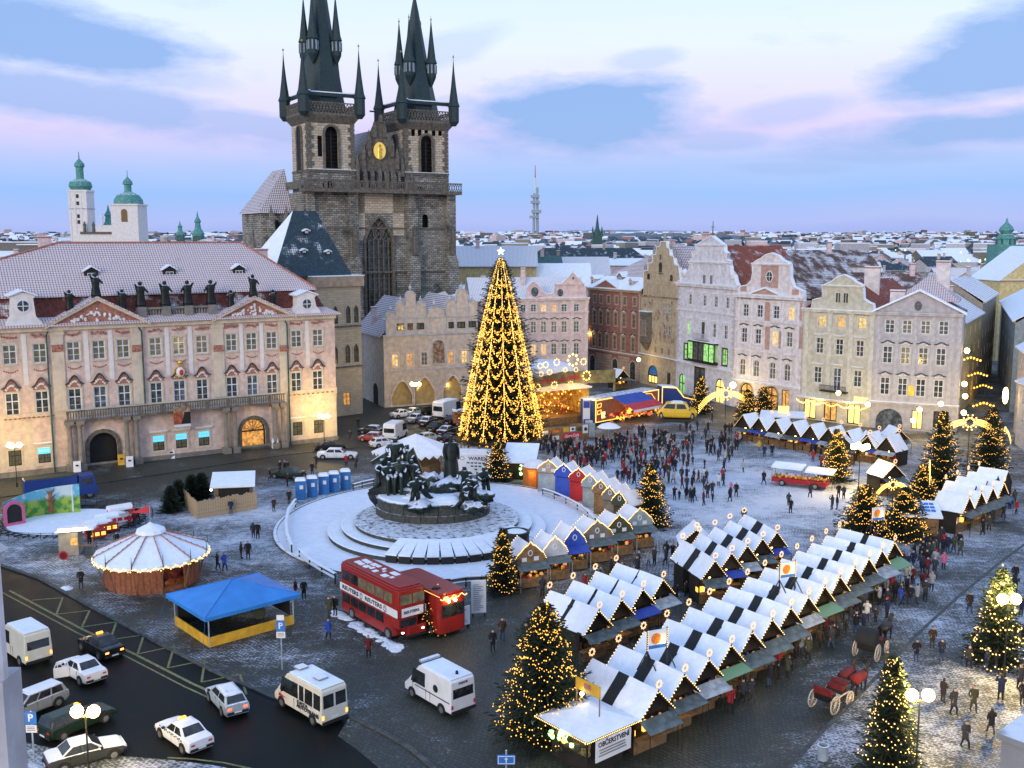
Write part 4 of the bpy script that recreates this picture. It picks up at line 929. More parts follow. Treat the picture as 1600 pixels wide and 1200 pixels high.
B.wins([(1030,1030),(1180,1065)],2.8,4.4,'arch','dark_wood',pane='glass_amber',surround='trim_sand');B.wins([(1265,1075)],1.6,4.0,'plain','dark_wood',pane='glass_amber')
B.wall(0,eave,'plaster_palepink',14);zb=B.zs([(955,945),(1340,1000)])
B.band('string_course',zb,.35,.3,'trim_white',cover='snow');B.band('string_course',B.zs([(975,585),(1370,610)]),.25,.2,'trim_white');B.band('string_course',B.zs([(970,765),(1360,795)]),.25,.2,'trim_white');B.band('cornice',eave,.6,.5,'trim_white',cover='snow')
for X in(985,1062,1250,1345):B.pil(B.L(X,650)[0],.35,zb+.4,eave,'trim_white',.1,cap=False)
for X,Y,w,h in((1158,530,1.1,3.2),(1158,690,1.0,4.0),(1360,530,.6,3),(1360,690,.6,3.6),(1235,700,.5,3.0)):x,z=B.L(X,Y);B.add(MB().box(x-w/2,x+w/2,-.05,-.001,z-h/2,z+h/2),'wall_panel','panel_salmon')
b=MB();xa,xc=B.L(1068,440)[0],B.L(1245,455)[0];xm=(xa+xc)/2;zt=B.L(1155,402)[1]
b.prism([(xa,eave+.61),(xc,eave+.61),(xm,zt+.3)],-.35,.0,'y',0)
for u,v,za,zc in((xa-.4,xm,eave+.55,zt+.35),(xm,xc+.4,zt+.35,eave+.55)):b.hexa([(u,-.7,za),(v,-.7,zc),(v,-.002,zc),(u,-.002,za)],[(u,-.7,za+.3),(v,-.7,zc+.3),(v,-.002,zc+.3),(u,-.002,za+.3)],1)
B.add(b,'pediment',['panel_salmon','snow'])
B.gable([(975,455),(978,402),(1000,378),(1035,372),(1060,345),(1068,300),(1066,245),(1090,225),(1120,212),(1145,190),(1185,178),(1225,195),(1252,222),(1285,235),(1298,250),(1300,330),(1318,380),(1345,395),(1378,410),(1380,470)],'plaster_palepink')
B.band('string_course',B.zs([(1070,245),(1295,255)]),.25,.2,'trim_white',s0=B.L(1066,245)[0],s1=B.L(1300,250)[0],cover='snow')
x,z=B.L(1172,318);B.add(MB().box(x-1.9,x+1.9,-.04,-.001,z-1.9,z+1.9),'wall_panel','panel_salmon');c8=[(x+.8*math.cos(2*PI*k/14),z+1.0*math.sin(2*PI*k/14))for k in range(14)]
b=MB();ringframe(b,c8,.14,-.14,-.05);b.box(x-.04,x+.04,-.12,-.052,z-1,z+1);b.box(x-.8,x+.8,-.12,-.052,z-.04,z+.04);f_=B.add(b,'window','white_paint');B.add(MB().prism([(x+(p[0]-x)*.95,z+(p[1]-z)*.95)for p in c8],-.08,-.045),'pane','glass_dark',parent=f_)
for X,Y in((1015,392),(1328,412)):x,z=B.L(X,Y);B.add(MB().box(x-.7,x+.7,-.04,-.001,z-.45,z+.45),'wall_panel','panel_salmon')
zr=B.L(1185,188,4)[1];B.groof(eave+.5,zr-.3,'roof_brown',.6,18)
B=Bld('cream_town_house','cream house with three lit top windows, small balcony and garlanded shopfront','house',G(1249,653),G(1358,668),crop=c5)
eave=B.zs([(130,470),(505,500)])
B.wins([(205,530),(315,537),(440,545)],1.35,1.75,'cross','trim_palecream',surround='trim_palecream',lit={0:'glass_lit',1:'glass_amber',2:'glass_lit'});B.wins([(190,672),(305,684),(425,693)],1.3,2.6,'cross','white_paint',surround='trim_palecream',hood=('flat','trim_palecream',0));B.wins([(178,846),(411,868)],1.35,2.7,'cross','white_paint',surround='trim_palecream',hood=('flat','trim_palecream',0));B.wins([(291,874)],1.35,3.8,'door','white_paint',surround='trim_palecream',pane='glass_sky',hood=('flat','trim_palecream',0))
B.wins([(132,1045),(252,1060),(390,1075)],2.3,3.3,'plain','dark_wood',pane='shop_yellow',lit={1:'glass_amber'})
B.wall(0,eave,'plaster_cream',14);zb=B.zs([(60,975),(485,1030)])
B.band('string_course',zb,.35,.7,'trim_palecream',cover='snow');B.band('string_course',B.zs([(110,600),(500,625)]),.2,.12,'trim_palecream');B.band('cornice',eave,.5,.4,'trim_palecream',cover='snow')
for X in(112,248,372,495):B.pil(B.L(X,650)[0],.7,zb+.5,eave,'trim_palecream',.08)
x,z=B.L(282,925);b=MB();b.box(x-2.3,x+2.3,-1.1,0,z-.6,z-.4);b.box(x-2.3,x+2.3,-1.12,-1.04,z+.45,z+.52);[b.box(x-2.3+k*.2-.02,x-2.3+k*.2+.02,-1.1,-1.05,z-.4,z+.45)for k in range(24)];B.add(b,'balcony','black_iron')
B.gable([(132,475),(140,460),(150,410),(175,402),(206,398),(206,340),(215,322),(262,300),(290,278),(332,262),(375,280),(405,305),(440,322),(448,350),(450,405),(480,425),(505,435),(510,475),(508,505)],'plaster_cream');B.wins([(300,393),(345,397)],.95,1.7,'plain','trim_palecream',y=-.2)
B.band('string_course',B.zs([(210,330),(445,335)]),.22,.2,'trim_palecream',s0=B.L(205,330)[0],s1=B.L(450,340)[0],cover='snow')
B.groof(eave+.4,B.L(332,285,3)[1]-.2,'roof_red',.6,18)
b=MB();zz=zb-.15;rr=random.Random(3)
for k in range(110):
    u=k/109;xx=u*B.W;b.octa((xx,-1.15-rr.uniform(0,.15),zz-.45*abs(math.sin(u*PI*5))+rr.uniform(-.1,.1)),.10)
B.add(b,'light_garland','bulb_warm',uv=False);plight('shop_lamp',B.t,(B.W*.3,-1.6,3),120);plight('shop_lamp',B.t,(B.W*.75,-1.6,3),120)
B.add(MB().box(B.W*.78,B.W*.97,-.12,.08,3.9,4.7),'sign_panel','sign_cyan' if 0 else 'shop_yellow')
B=Bld('grey_pedimented_house','grey house with wide triangular pediment at the mouth of the lane','house',G(1358.6,668),G(1494,678),crop=c5)
eave=B.zs([(515,485),(1035,515)])
B.wins([(602,556),(703,563),(811,571),(917,578)],1.4,2.1,'cross','white_paint',surround='trim_grey',lit={1:'glass_dim',2:'glass_dim'});B.wins([(588,723),(692,731),(796,739),(900,748)],1.4,2.7,'cross','white_paint',surround='trim_grey',hood=('curve','trim_grey',.45),lit={1:'glass_dim'});B.wins([(572,904),(675,914),(781,926),(885,936)],1.4,2.8,'cross','white_paint',surround='trim_grey',hood=('curve','trim_grey',.45))
x,z=B.L(600,1045);B.holes.append((x-2.0,x+2.0,0,z,'arch'));b=MB();b.prism([(p[0]+x,p[1])for p in arcpts(3.9,z-.1,1.9,10)],.2,.3);[b.tube((x+u,.15,0),(x+u,.15,z-1),.08,n=6)for u in(-1.2,-.4,.4,1.2)];B.add(b,'door','glass_sky')
x,z=B.L(760,1120);B.wins([(760,1110)],1.6,3.0,'plain','dark_wood',pane='shop_yellow');B.wins([(900,1110)],2.2,2.6,'plain','dark_wood')
B.wall(0,eave,'plaster_grey',14);B.band('string_course',B.zs([(495,1000),(995,1050)]),.3,.3,'trim_grey',cover='snow');B.band('cornice',eave,.5,.5,'trim_grey')
for X in(530,640,745,850,960,1005):B.pil(B.L(X,720)[0],.5,B.zs([(495,1000),(995,1050)])+.4,eave,'trim_grey',.06,cap=False)
x,z=B.L(725,940);B.add(MB().box(x-.45,x+.45,-.1,-.002,z-.8,z+.8),'house_sign','gold')
xm=B.L(778,360)[0];zt=B.L(778,358)[1];b=MB();b.prism([(.0,eave+.51),(B.W,eave+.51),(xm,zt)],0,.5,'y',0)
for u,v,za,zc in((-.5,xm,eave+.3,zt+.1),(xm,B.W+.5,zt+.1,eave+.3)):b.hexa([(u,-.8,za),(v,-.8,zc),(v,1.2,zc),(u,1.2,za)],[(u,-.8,za+.3),(v,-.8,zc+.3),(v,1.2,zc+.3),(u,1.2,za+.3)],1)
for u in(0,1,2):b.box(xm-3+u*2.5,xm-1.6+u*2.5,-.06,0,eave+1.0,eave+1.4)if 0 else None
B.add(b,'pediment',['plaster_grey','snow'])
x,z=B.L(768,443);B.add(MB().prism([(x+.55*math.cos(2*PI*k/12),z+.75*math.sin(2*PI*k/12))for k in range(12)],-.08,-.002),'round_window','glass_dark')
B.groof(eave+.3,zt-.3,'roof_brown',1.2,12);zr=B.L(805,262,8)[1];B.roofpoly([[(2.5,3,eave+2.2),(xm+.8,9,zr),(xm+5.6,3,eave+2.2)],[(2.5,3,eave+2.2),(2.5,15,eave+2),(xm+.8,9,zr)],[(xm+5.6,3,eave+2.2),(xm+.8,9,zr),(xm+5.6,15,eave+2)]],'roof_kinsky')
GRY=B
B.chimney(3,2.5,eave+.5,3.0,2.2,1.0,m='plaster_palepink');B.chimney(B.W-3.6,9.5,eave+1.5,6.5,2.2,1.2,m='plaster_palepink');B.chimney(-1.5,8,eave+2,5,2.4,1,m='plaster_palepink')
# ------------------------------------------------------------------ twin-towered church
pc=D(480,600,205);pc.z=0;ang=R(30)
P1=pc+Vector((math.cos(ang),math.sin(ang),0))*34
B=Bld('twin_towered_church','gothic church with two dark spired stone towers and a gold roundel in its gable','church',pc,P1,crop=(390,0,.38335))
def P3(b,x,y,z,r0,h,m=0,n=4,rot=PI/4):b.lathe([(r0,0),(0.02,h)],n,(x,y,z),m,rot)
zg=B.zs([(400,780),(640,798)]);xL,xR=B.L(236,700)[0],B.L(836,830)[0]
xa0,xa1=B.L(236,600)[0],B.L(428,600)[0];xb0,xb1=B.L(632,650)[0],B.L(810,650)[0]
TW=((xa0,xa1),(xb0,xb1));wt_=xa1-xa0
ztop=B.zs([(300,470)]);ztop2=B.zs([(720,500)])
x,_=B.L(527,1000);wz0=4;wzt=B.L(527,880)[1]
B.holes=[(x-3.4,x+3.4,wz0,wzt,'gothic')]
for(X,Y)in((716,905),):xx,zz=B.L(X,Y);B.holes.append((xx-.7,xx+.7,zz-1.6,zz+1.6,'arch'))
B.wall(0,zg,'church_stone',34,s0=0,s1=xR,y=0)
b=MB();b.prism([(p[0]+x,p[1]+wz0)for p in arcpts(6.8,wzt-wz0,4.5,12,True)],.6,.7);B.add(b,'pane','glass_dark')
b=MB();pts=[(p[0]+x,p[1]+wz0)for p in arcpts(6.8,wzt-wz0,4.76,12,True)]
ringframe(b,pts,.5,-.35,.5)
for k in range(1,6):b.box(x-3.3+k*1.1-.1,x-3.3+k*1.1+.1,.1,.45,wz0,wzt-4.6)
for z in[wz0+i*2.2 for i in range(1,int((wzt-5-wz0)/2.2)+1)]:b.box(x-3.3,x+3.3,.25,.4,z,z+.1)
for(u,v,r)in((-1.7,-3.9,1.3),(0,-3.7,1.2),(1.7,-3.9,1.3),(-.9,-2.2,1.0),(.9,-2.2,1.0),(0,-1.1,.7),(-2.5,-4.9,.5),(2.5,-4.9,.5)):
    c8=[(x+u+r*math.cos(2*PI*k/10),wzt+v+r*math.sin(2*PI*k/10))for k in range(10)];ringframe(b,c8,.16,.1,.4)
    for k in range(3):a_=k*PI/3;b.tube((x+u-r*math.cos(a_),.25,wzt+v-r*math.sin(a_)),(x+u+r*math.cos(a_),.25,wzt+v+r*math.sin(a_)),.07,n=4)
B.add(b,'tracery','stone_dark')
xx,zz=B.L(560,900);B.add(MB().box(B.L(445,900)[0],B.L(472,900)[0]-.1,-.02,0,zz-4,zz+6).box(B.L(585,900)[0],B.L(640,900)[0]-.6,-.02,0,zz-3,zz+6).box(B.L(445,900)[0],B.L(640,900)[0]-.6,-.02,0,wzt+.6,wzt+5.5),'wall_patch','church_light')
for X,w in((245,2.2),(418,2.6),(660,2.6),(815,2.6)):
    xx,_=B.L(X,900);b=MB();b.box(xx-w/2,xx+w/2,-2.6,0,0,14);b.hexa([(xx-w/2,-2.6,14),(xx+w/2,-2.6,14),(xx+w/2,0,14),(xx-w/2,0,14)],[(xx-w/2,-1.8,15.4),(xx+w/2,-1.8,15.4),(xx+w/2,0,15.4),(xx-w/2,0,15.4)])
    b.box(xx-w/2+.1,xx+w/2-.1,-1.8,0,15.4,25);b.hexa([(xx-w/2+.1,-1.8,25),(xx+w/2-.1,-1.8,25),(xx+w/2-.1,0,25),(xx-w/2+.1,0,25)],[(xx-w/2+.3,-1.0,26.5),(xx+w/2-.3,-1.0,26.5),(xx+w/2-.3,0,26.5),(xx-w/2+.3,0,26.5)])
    b.box(xx-w/2+.3,xx+w/2-.3,-1.0,0,26.5,zg)
    B.add(b,'buttress','church_stone')
    b=MB();b.box(xx-.45,xx+.45,-1.9,-1.1,26.6,29.5);P3(b,xx,-1.5,29.5,.65,3.6);[b.ball((xx+.3*s_,-1.5,30+k),.14,4,3)for k in range(3)for s_ in(-1,1)];B.add(b,'pinnacle','stone_dark')
zm=B.zs([(700,935)]);B.band('string_course',zm,.4,.2,'stone_dark',s0=0,s1=xR);B.band('string_course',zm-9,.4,.2,'stone_dark',s0=0,s1=xR)
b=MB();zq=zg;b.box(-.3,xR+.3,-2.9,.5,zq,zq+.7);b.box(-.3,xR+.3,-2.95,-2.7,zq+2.1,zq+2.35)
for k in range(64):
    u=-.2+(xR+.1)*k/63
    if k%8==0:b.box(u-.25,u+.25,-3,-2.6,zq+.7,zq+2.6)
    else:b.tube((u,-2.82,zq+.7),(u+.4,-2.82,zq+2.1),.08,n=4);b.tube((u,-2.82,zq+2.1),(u+.4,-2.82,zq+.7),.08,n=4)
B.add(b,'gallery','stone_dark');b=MB();b.box(-.25,-.15,-.2,10,zq+.7,zq+2.2);B.add(b,'gallery_end','stone_dark')
gp=[(430,775),(430,660),(448,640),(470,610),(492,560),(505,520),(520,490),(536,490),(552,530),(575,590),(600,640),(632,700),(640,790)]
q=[B.L(*p)for p in gp];B.add(MB().prism(q,.2,1.2),'gable','stone_dark')
b=MB()
for(X,Yt,Yb)in((437,615,770),(462,562,700),(486,525,640),(508,490,560),(534,465,500),(548,500,560),(580,560,640),(600,600,690),(622,640,720),(658,665,800),(470,660,770),(500,670,770),(530,660,770),(560,670,770),(590,690,770)):
    xx,zt_=B.L(X,Yt);zb_=B.L(X,Yb)[1];hh=zt_-zb_
    b.box(xx-.35,xx+.35,-.35,.35,zb_,zb_+hh*.55);P3(b,xx,0,zb_+hh*.55,.55,hh*.45)
    for k in range(4):[b.ball((xx+s_*.33*(1-k/5),0,zb_+hh*(.58+.09*k)),.15,4,3)for s_ in(-1,1)]
B.add(b,'pinnacles','stone_dark',kind='stuff')
b=MB();
for k in range(14):
    t_=k/13;(xA,zA),(xB,zB)=B.L(445,760),B.L(625,772);xx=xA+(xB-xA)*t_;b.prism([(p[0]+xx,p[1]+zA)for p in arcpts(1.0,3.2,.7,6,True)],.02,.19,'y',k%2)
B.add(b,'blind_arcade',['church_stone','tar_black'])
xx,zz=B.L(514,455);b=MB();b.box(xx-.12,xx+.12,-.1,.1,zz-2,zz+1);b.box(xx-1.3,xx+1.3,-.1,.1,zz-.15,zz+.15);B.add(b,'cross','black_iron')
xx,zz=B.L(527,615);b=MB();b.prism([(xx+1.3*math.cos(2*PI*k/20)*1.0,zz+1.7*math.sin(2*PI*k/20))for k in range(20)],-.5,-.3);rd=B.add(b,'gold_roundel','roundel_glow')  # the roundel's gold gleam is put in as a faint emission
b=MB();b.lathe([(.5,-1.5),(.42,-.5),(.35,.5),(.15,.8)],8,(xx,-.6,zz),sy=.4);b.ball((xx,-.62,zz+1.05),.26,6,4);b.ball((xx+.3,-.7,zz+.3),.22,6,4);B.add(b,'figure','gold',parent=rd)
for ti,(x0,x1)in enumerate(TW):
    zt=ztop if ti==0 else ztop-.3
    dep=x1-x0;wc=(x0+x1)/2
    win=B.L(335 if ti==0 else 722,605 if ti==0 else 637)
    hs=[(win[0]-1.35,win[0]+1.35,win[1]-4.3,win[1]+4.3,'arch')]
    if ti==0:xs_,zs_=B.L(288,595);hs.append((xs_-.5,xs_+.5,zs_-2,zs_+2,'slit'))
    else:
        for X in(668,695,722,752,778):xs_,zs_=B.L(X,538);hs.append((xs_-.45,xs_+.45,zs_-.8,zs_+.8,'slit'))
    xs_,zs_=B.L(320 if ti==0 else 695,765 if ti==0 else 790);hs.append((xs_-1.1,xs_+1.1,zs_-1.3,zs_+1.5,'arch'))
    mid=B.zs([(300,700)])
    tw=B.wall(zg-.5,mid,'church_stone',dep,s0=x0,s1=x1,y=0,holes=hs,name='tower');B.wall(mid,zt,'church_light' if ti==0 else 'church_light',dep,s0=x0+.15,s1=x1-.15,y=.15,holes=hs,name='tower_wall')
    B.band('string_course',mid,.45,.25,'stone_dark',s0=x0,s1=x1,cover='snow')
    b=MB();b.box(x0-.1,x0-.0,0,dep,mid,mid+.4)
    z=zg+1;i=0
    while z<zt-1:
        w=1.3 if i%2 else .8
        b.box(x0-.04,x0+w,-.05,.2,z,z+.75);b.box(x1-w,x1+.04,-.05,.2,z,z+.75);b.box(x0-.045,x0+.1,.2,w,z,z+.75);z+=.85;i+=1
    B.add(b,'quoins','stone_dark',kind='stuff')
    for(cx,cz,ww,hh)in((win[0],win[1],2.7,8.6),):
        b=MB();ringframe(b,[(p[0]+cx,p[1]+cz-hh/2)for p in arcpts(ww+.9,hh+.45,ww/2+.45,8)],.45,-.15,.16);B.add(b,'surround','stone_dark')
        b=MB();[b.box(cx-ww/2,cx+ww/2,.6,1.0,cz-hh/2+.2+k*.75,cz-hh/2+.3+k*.75)for k in range(10)];b.box(cx-.12,cx+.12,.4,.6,cz-hh/2,cz+hh/2-1);B.add(b,'louvres','dark_wood')
    b=MB();cy=dep/2;cz=win[1];b.prism([(p[0]+cy,p[1]+cz-4.3)for p in arcpts(2.4,8.6,1.2,8)],x0-.02,x0+.1,'x');B.add(b,'side_window','tar_black');b=MB();ring=arcpts(3.1,9.0,1.55,8)
    for a_,b_ in zip(ring,ring[1:]+ring[:1]):b.tube((x0-.05,a_[0]+cy,a_[1]+cz-4.4),(x0-.05,b_[0]+cy,b_[1]+cz-4.4),.22,n=5)
    B.add(b,'surround','stone_dark')
    o=1.0;b=MB();b.hexa([(x0,0,zt-1.4),(x1,0,zt-1.4),(x1,dep,zt-1.4),(x0,dep,zt-1.4)],[(x0-o,-o,zt),(x1+o,-o,zt),(x1+o,dep+o,zt),(x0-o,dep+o,zt)]);b.box(x0-o,x1+o,-o,dep+o,zt+.002,zt+.5);B.add(b,'cornice','stone_dark')
    b=MB();zp=zt+.5
    def rail(p,q):
        n=9;d=(Vector(q)-Vector(p))
        b.tube(Vector(p)+Vector((0,0,1.9)),Vector(q)+Vector((0,0,1.9)),.16,n=4);b.tube(Vector(p)+Vector((0,0,.9)),Vector(q)+Vector((0,0,.9)),.09,n=4)
        for k in range(n*2):
            a_=Vector(p)+d*k/(n*2);c_=Vector(p)+d*(k+1)/(n*2)
            b.tube(a_,c_+Vector((0,0,1.9)),.09,n=4);b.tube(a_+Vector((0,0,1.9)),c_,.09,n=4)
    X0,X1,Y0,Y1=x0-o+.1,x1+o-.1,-o+.1,dep+o-.1
    for p,q in(((X0,Y0,zp),(X1,Y0,zp)),((X1,Y0,zp),(X1,Y1,zp)),((X1,Y1,zp),(X0,Y1,zp)),((X0,Y1,zp),(X0,Y0,zp))):rail(p,q)
    B.add(b,'parapet','stone_dark')
    spt=zt+9.5
    for(cx,cy)in((X0,Y0),(X1,Y0),(X1,Y1),(X0,Y1)):
        b=MB();b.lathe([(.5,-.9),(1.15,-.1),(1.15,3.0),(1.35,3.1),(1.0,4.0),(.55,7.2),(.22,10.2),(.05,12.4),(.04,13.6)],8,(cx,cy,zp));b.ball((cx,cy,zp+13.2),.22,6,4,1);B.add(b,'corner_turret',['slate_dark','gold'])
    b=MB()
    for(cx,cy)in((wc,Y0+.4),(wc,Y1-.4),(X0+.4,(Y0+Y1)/2),(X1-.4,(Y0+Y1)/2)):pass
    for(p,q)in(((X0,Y0+1.3),(X1,Y0+1.3)),((X0+1.2,Y0),(X0+1.2,Y1))):
        b.tube((p[0],p[1],zp+3.6),(q[0],q[1],zp+3.6),.45,n=4,m=0);b.box(min(p[0],q[0])-.2,max(p[0],q[0])+.2,min(p[1],q[1])-.2,max(p[1],q[1])+.2,zp+3.95,zp+4.15,1)
    B.add(b,'roof_walk',['slate_dark','snow'])
    cx,cy=wc,dep/2;zs0=zp+.2;hsp=(B.L(685,0,dep/2)[1]+1.0-zs0)if ti==1 else 32.5
    r8=dep*.50
    b=MB();b.lathe([(r8*1.02,0),(r8*.90,3),(r8*.60,hsp*.38),(r8*.38,hsp*.62),(r8*.16,hsp*.87),(.12,hsp),(.06,hsp+2.4)],8,(cx,cy,zs0),rot=PI/8);b.ball((cx,cy,zs0+hsp+.6),.55,8,6,1);B.add(b,'spire',['slate_dark','gold'])
    for(dx,dy)in((-1,-1),(1,-1),(1,1),(-1,1)):
        k=r8*.50;px_,py_=cx+dx*k*1.0,cy+dy*k*1.0;zz=zs0+hsp*.36;b=MB()
        b.lathe([(.15,-2.2),(1.0,-.4),(1.05,0),(1.05,2.4),(1.25,2.5),(.95,3.4),(.45,7.5),(.08,11.0),(.04,12.0)],8,(px_,py_,zz));[b.box(px_+1.0*math.cos(a_)-.12,px_+1.0*math.cos(a_)+.12,py_+1.0*math.sin(a_)-.12,py_+1.0*math.sin(a_)+.12,zz+.4,zz+2.2,2)for a_ in[PI/8+i*PI/4 for i in range(8)]];b.ball((px_,py_,zz+11.4),.22,6,4,1);B.add(b,'oriel_turret',['slate_dark','gold','zinc'])
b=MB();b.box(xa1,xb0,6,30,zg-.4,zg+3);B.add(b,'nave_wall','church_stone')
B.roofpoly([[(xa1-1,1.3,zg+2),((xa1+xb0)/2,1.3,zg+13),((xa1+xb0)/2,40,zg+13),(xa1-1,40,zg+2)],[(xb0+1,1.3,zg+2),(xb0+1,40,zg+2),((xa1+xb0)/2,40,zg+13),((xa1+xb0)/2,1.3,zg+13)]],'roof_violet','nave_roof')
xe=-6.2;ya=13;yb=21;ze=B.L(40,872,22)[1];zr_=B.L(160,705,22)[1]
b=MB();b.box(xe,0,ya-6,yb,0,ze);B.add(b,'aisle','church_stone')
B.roofpoly([[(xe-.6,ya-6.6,ze),(0,ya-2,zr_),(0,yb-2,zr_),(xe-.6,yb,ze)],[(xe-.6,ya-6.6,ze),(.2,ya-6.6,ze),(.2,ya-2,zr_),(0,ya-2,zr_)]],'roof_violet','aisle_roof')
for k in range(3):
    xx=xe+1.6+k*3.1;b=MB();b.box(xx-.5,xx+.5,ya-8.2,ya-6,0,ze-1.5);P3(b,xx,ya-7.4,ze-1.5,.6,3.0);B.add(b,'buttress','church_stone');b=MB();b.prism([(p[0]+xx+1.55,p[1]+ze-9.5)for p in arcpts(1.3,8,1.0,8,True)],ya-6.12,ya-6.01);B.add(b,'aisle_window','tar_black')
CH=B
# ------------------------------------------------------------------ lane on the right
def house(name,label,cat,P0,P1,h,wallm,roofm,dep=12,rh=4.5,wn=(4,3),kind='hip',win=(1.1,1.7),lit=0,surround=None,chim=1,group=None):
    b=Bld(name,label,cat,P0,P1,group);nx,ny=wn
    for j in range(ny):
        z=1.2+(h-1.5)*(j+.35)/ny;pan='glass_dark'
        for i in range(nx):
            x=b.W*(i+.5)/nx;hw=win[0]/2
            b.holes.append((x-hw,x+hw,z,z+win[1],'cross'))
            me=cached(('fm',win,'white_paint'),lambda:winmesh(win[0],win[1],'cross').mesh('window','white_paint'));f=link('window',me,b.t,(x,0,z))
            l_=random.random()<lit;pn='glass_lit' if l_ else 'glass_dark'
            link('pane',cached(('hp',win,pn),lambda:MB().box(-hw+.02,hw-.02,.14,.16,.02,win[1]-.02).mesh('pane',pn)),f)
    b.wall(0,h,wallm,dep);b.band('cornice',h,.35,.3,'trim_sand',cover='snow')
    if kind=='hip':b.hip(h+.3,h+rh,roofm,depth=dep)
    elif kind=='flat':b.add(MB().box(-.3,b.W+.3,-.3,dep+.3,h+.452,h+.8),'roof','snow')
    elif kind=='gab':b.groof(h+.3,h+rh,roofm,-.2,dep+.4);b.gable([(0,h+.35),(b.W,h+.35),(b.W/2,h+rh)],wallm,0,.3,px=False,edge=False)
    else:b.roofpoly([[(-.4,-.5,h+.4),(b.W+.4,-.5,h+.4),(b.W+.4,dep/2,h+rh),(-.4,dep/2,h+rh)],[(-.4,dep/2,h+rh),(b.W+.4,dep/2,h+rh),(b.W+.4,dep+.5,h+.3),(-.4,dep+.5,h+.3)]],roofm);b.gable([(.0,0),(dep,0),(dep/2,rh-.4)],wallm,0,.01,px=False,edge=False)if 0 else[b.add(MB().prism([(0,h),(dep,h),(dep/2,h+rh-.2)],xx,xx+.2,'x'),'gable',wallm)for xx in(.0,b.W-.2)]
    for k in range(chim):b.chimney(b.W*(.2+.6*random.random()),dep*.45,h+rh*.5,rh*.5+1.6,1.0,.7,m=random.choice(['plaster_rose','plaster_dull','plaster_grey']))
    return b
g0=G(1499,678)
def dp(px,dist):q=D(px,600,dist);q.z=0;return q
house('lane_house','dull narrow house first on the left side of the lit lane','house',dp(1500,172),dp(1528,196),15.5,'plaster_ochre','roof_snow',10,4,(4,4),'eave',lit=.2)
house('lane_house','dull tall house on the left side of the lane under a snowy dormer roof','house',dp(1528,197),dp(1548,228),17.5,'plaster_dull','roof_snow',12,4.5,(5,4),'eave',lit=.1)
house('lane_house','ochre house closing the view up the lit lane','house',dp(1536,262),dp(1562,268),17,'plaster_ochre','roof_snow',12,4.5,(3,4),'eave',lit=.1)
house('lane_house','dark blue-grey house on the right side of the lit lane with a steep snowy eave','house',dp(1556,232),dp(1580,176),15.5,'plaster_blueish','snow',11,4,(5,4),'eave',lit=.1)
house('lane_house','pale grey corner house at the right edge of the picture','house',dp(1588,158),dp(1640,128),13,'plaster_grey','snow',12,4,(5,3),'eave',lit=.15)
house('lane_house','grey corner block cut by the right edge, beyond the market trees','house',dp(1592,148),dp(1700,120),9,'trim_grey','snow',12,3,(5,2),'eave',lit=.2,chim=0)
house('gabled_house','yellow house with blank gable under the green dome, right','house',dp(1552,250),dp(1680,252),19.5,'plaster_yellow','snow',14,8.5,(3,2),'gab')
for k,(px,py,dd)in enumerate(((1517,560,166),(1528,584,176),(1536,603,186),(1537,631,160))):
    q=D(px,py,dd);t=thing('lane_chandelier',['highest and smallest','second highest','third highest','lowest'][k]+' chandelier of warm bulbs hung across the lane','chandelier',q,0,'chandeliers across the lane')
    b=MB();b.tube((-4,0,2.2),(4,0,2.2),.03,n=3)
    for i in range(7):b.tube((0,0,1.2),(-1.6+i*.53,0,0),.03,n=3)
    b.tube((0,0,2.2),(0,0,1.0),.04,n=4);b.build('frame','black_iron',t)
    b=MB();[b.ball((-1.6+i*.53,0,-.1+.25*math.cos(i-3)),.19,6,4)for i in range(7)];b.build('bulbs','bulb_gold',t);plight('chandelier_light',t,(0,0,-.6),80,(1,.6,.15),.5)
for k,(px,py,dd)in enumerate(((1511,548,160),(1507,600,158),(1508,619,158),(1506,645,156),(1571,618,150))):
    t=thing('wall_lamp','round glowing wall lamp, '+['topmost on the corner of the lane','second from the top at the lane corner','third from the top at the lane corner','lowest at the lane corner','tall one on the right wall of the lane'][k],'wall lamp',D(px,py,dd));b=MB();b.ball((0,0,0),.42,8,6,0,1.0 if k<4 else 3);b.build('globe','lamp_soft',t);MB().tube((0,0,-.1),(-.6,.5,-.5),.05,n=5).build('bracket','black_iron',t)
    plight('lamp_light',t,(.4,-.5,0),60,(1,.6,.18),.4)
# ------------------------------------------------------------------ distant landmarks
def tower(label,px,ytop,ybase,dist,wpx,style):
    q=D(px,ybase,dist);k=dist/F;w=wpx*k;hz=lambda y:D(px,y,dist).z
    t=thing('church_tower' if style!='dome' else 'domed_turret',label,'tower',(q.x,q.y,0));return t,w,hz
t,w,hz=tower('slim white church tower with green onion cap, far left',130,237,362,420,28,'onion')
b=MB();zc=hz(297);b.box(-w/2,w/2,-w/2,w/2,0,zc);b.box(-w/2-.3,w/2+.3,-w/2-.3,w/2+.3,zc-.8,zc-.01);b.box(-w/2-.2,w/2+.2,-w/2-.2,w/2+.2,hz(327),hz(325.5),1);[b.box(xx-.35,xx+.35,-w/2-.15,-w/2,0,zc-.8)for xx in(-w/2+.4,-w/6,w/6,w/2-.4)];b.build('wall',['stucco_white','trim_grey'],t)
b=MB();[b.box(-.5,.5,-w/2-.16,-w/2-.02,hz(y)-.7,hz(y)+.7)for y in(307,318,338,347)];b.build('window','tar_black',t)
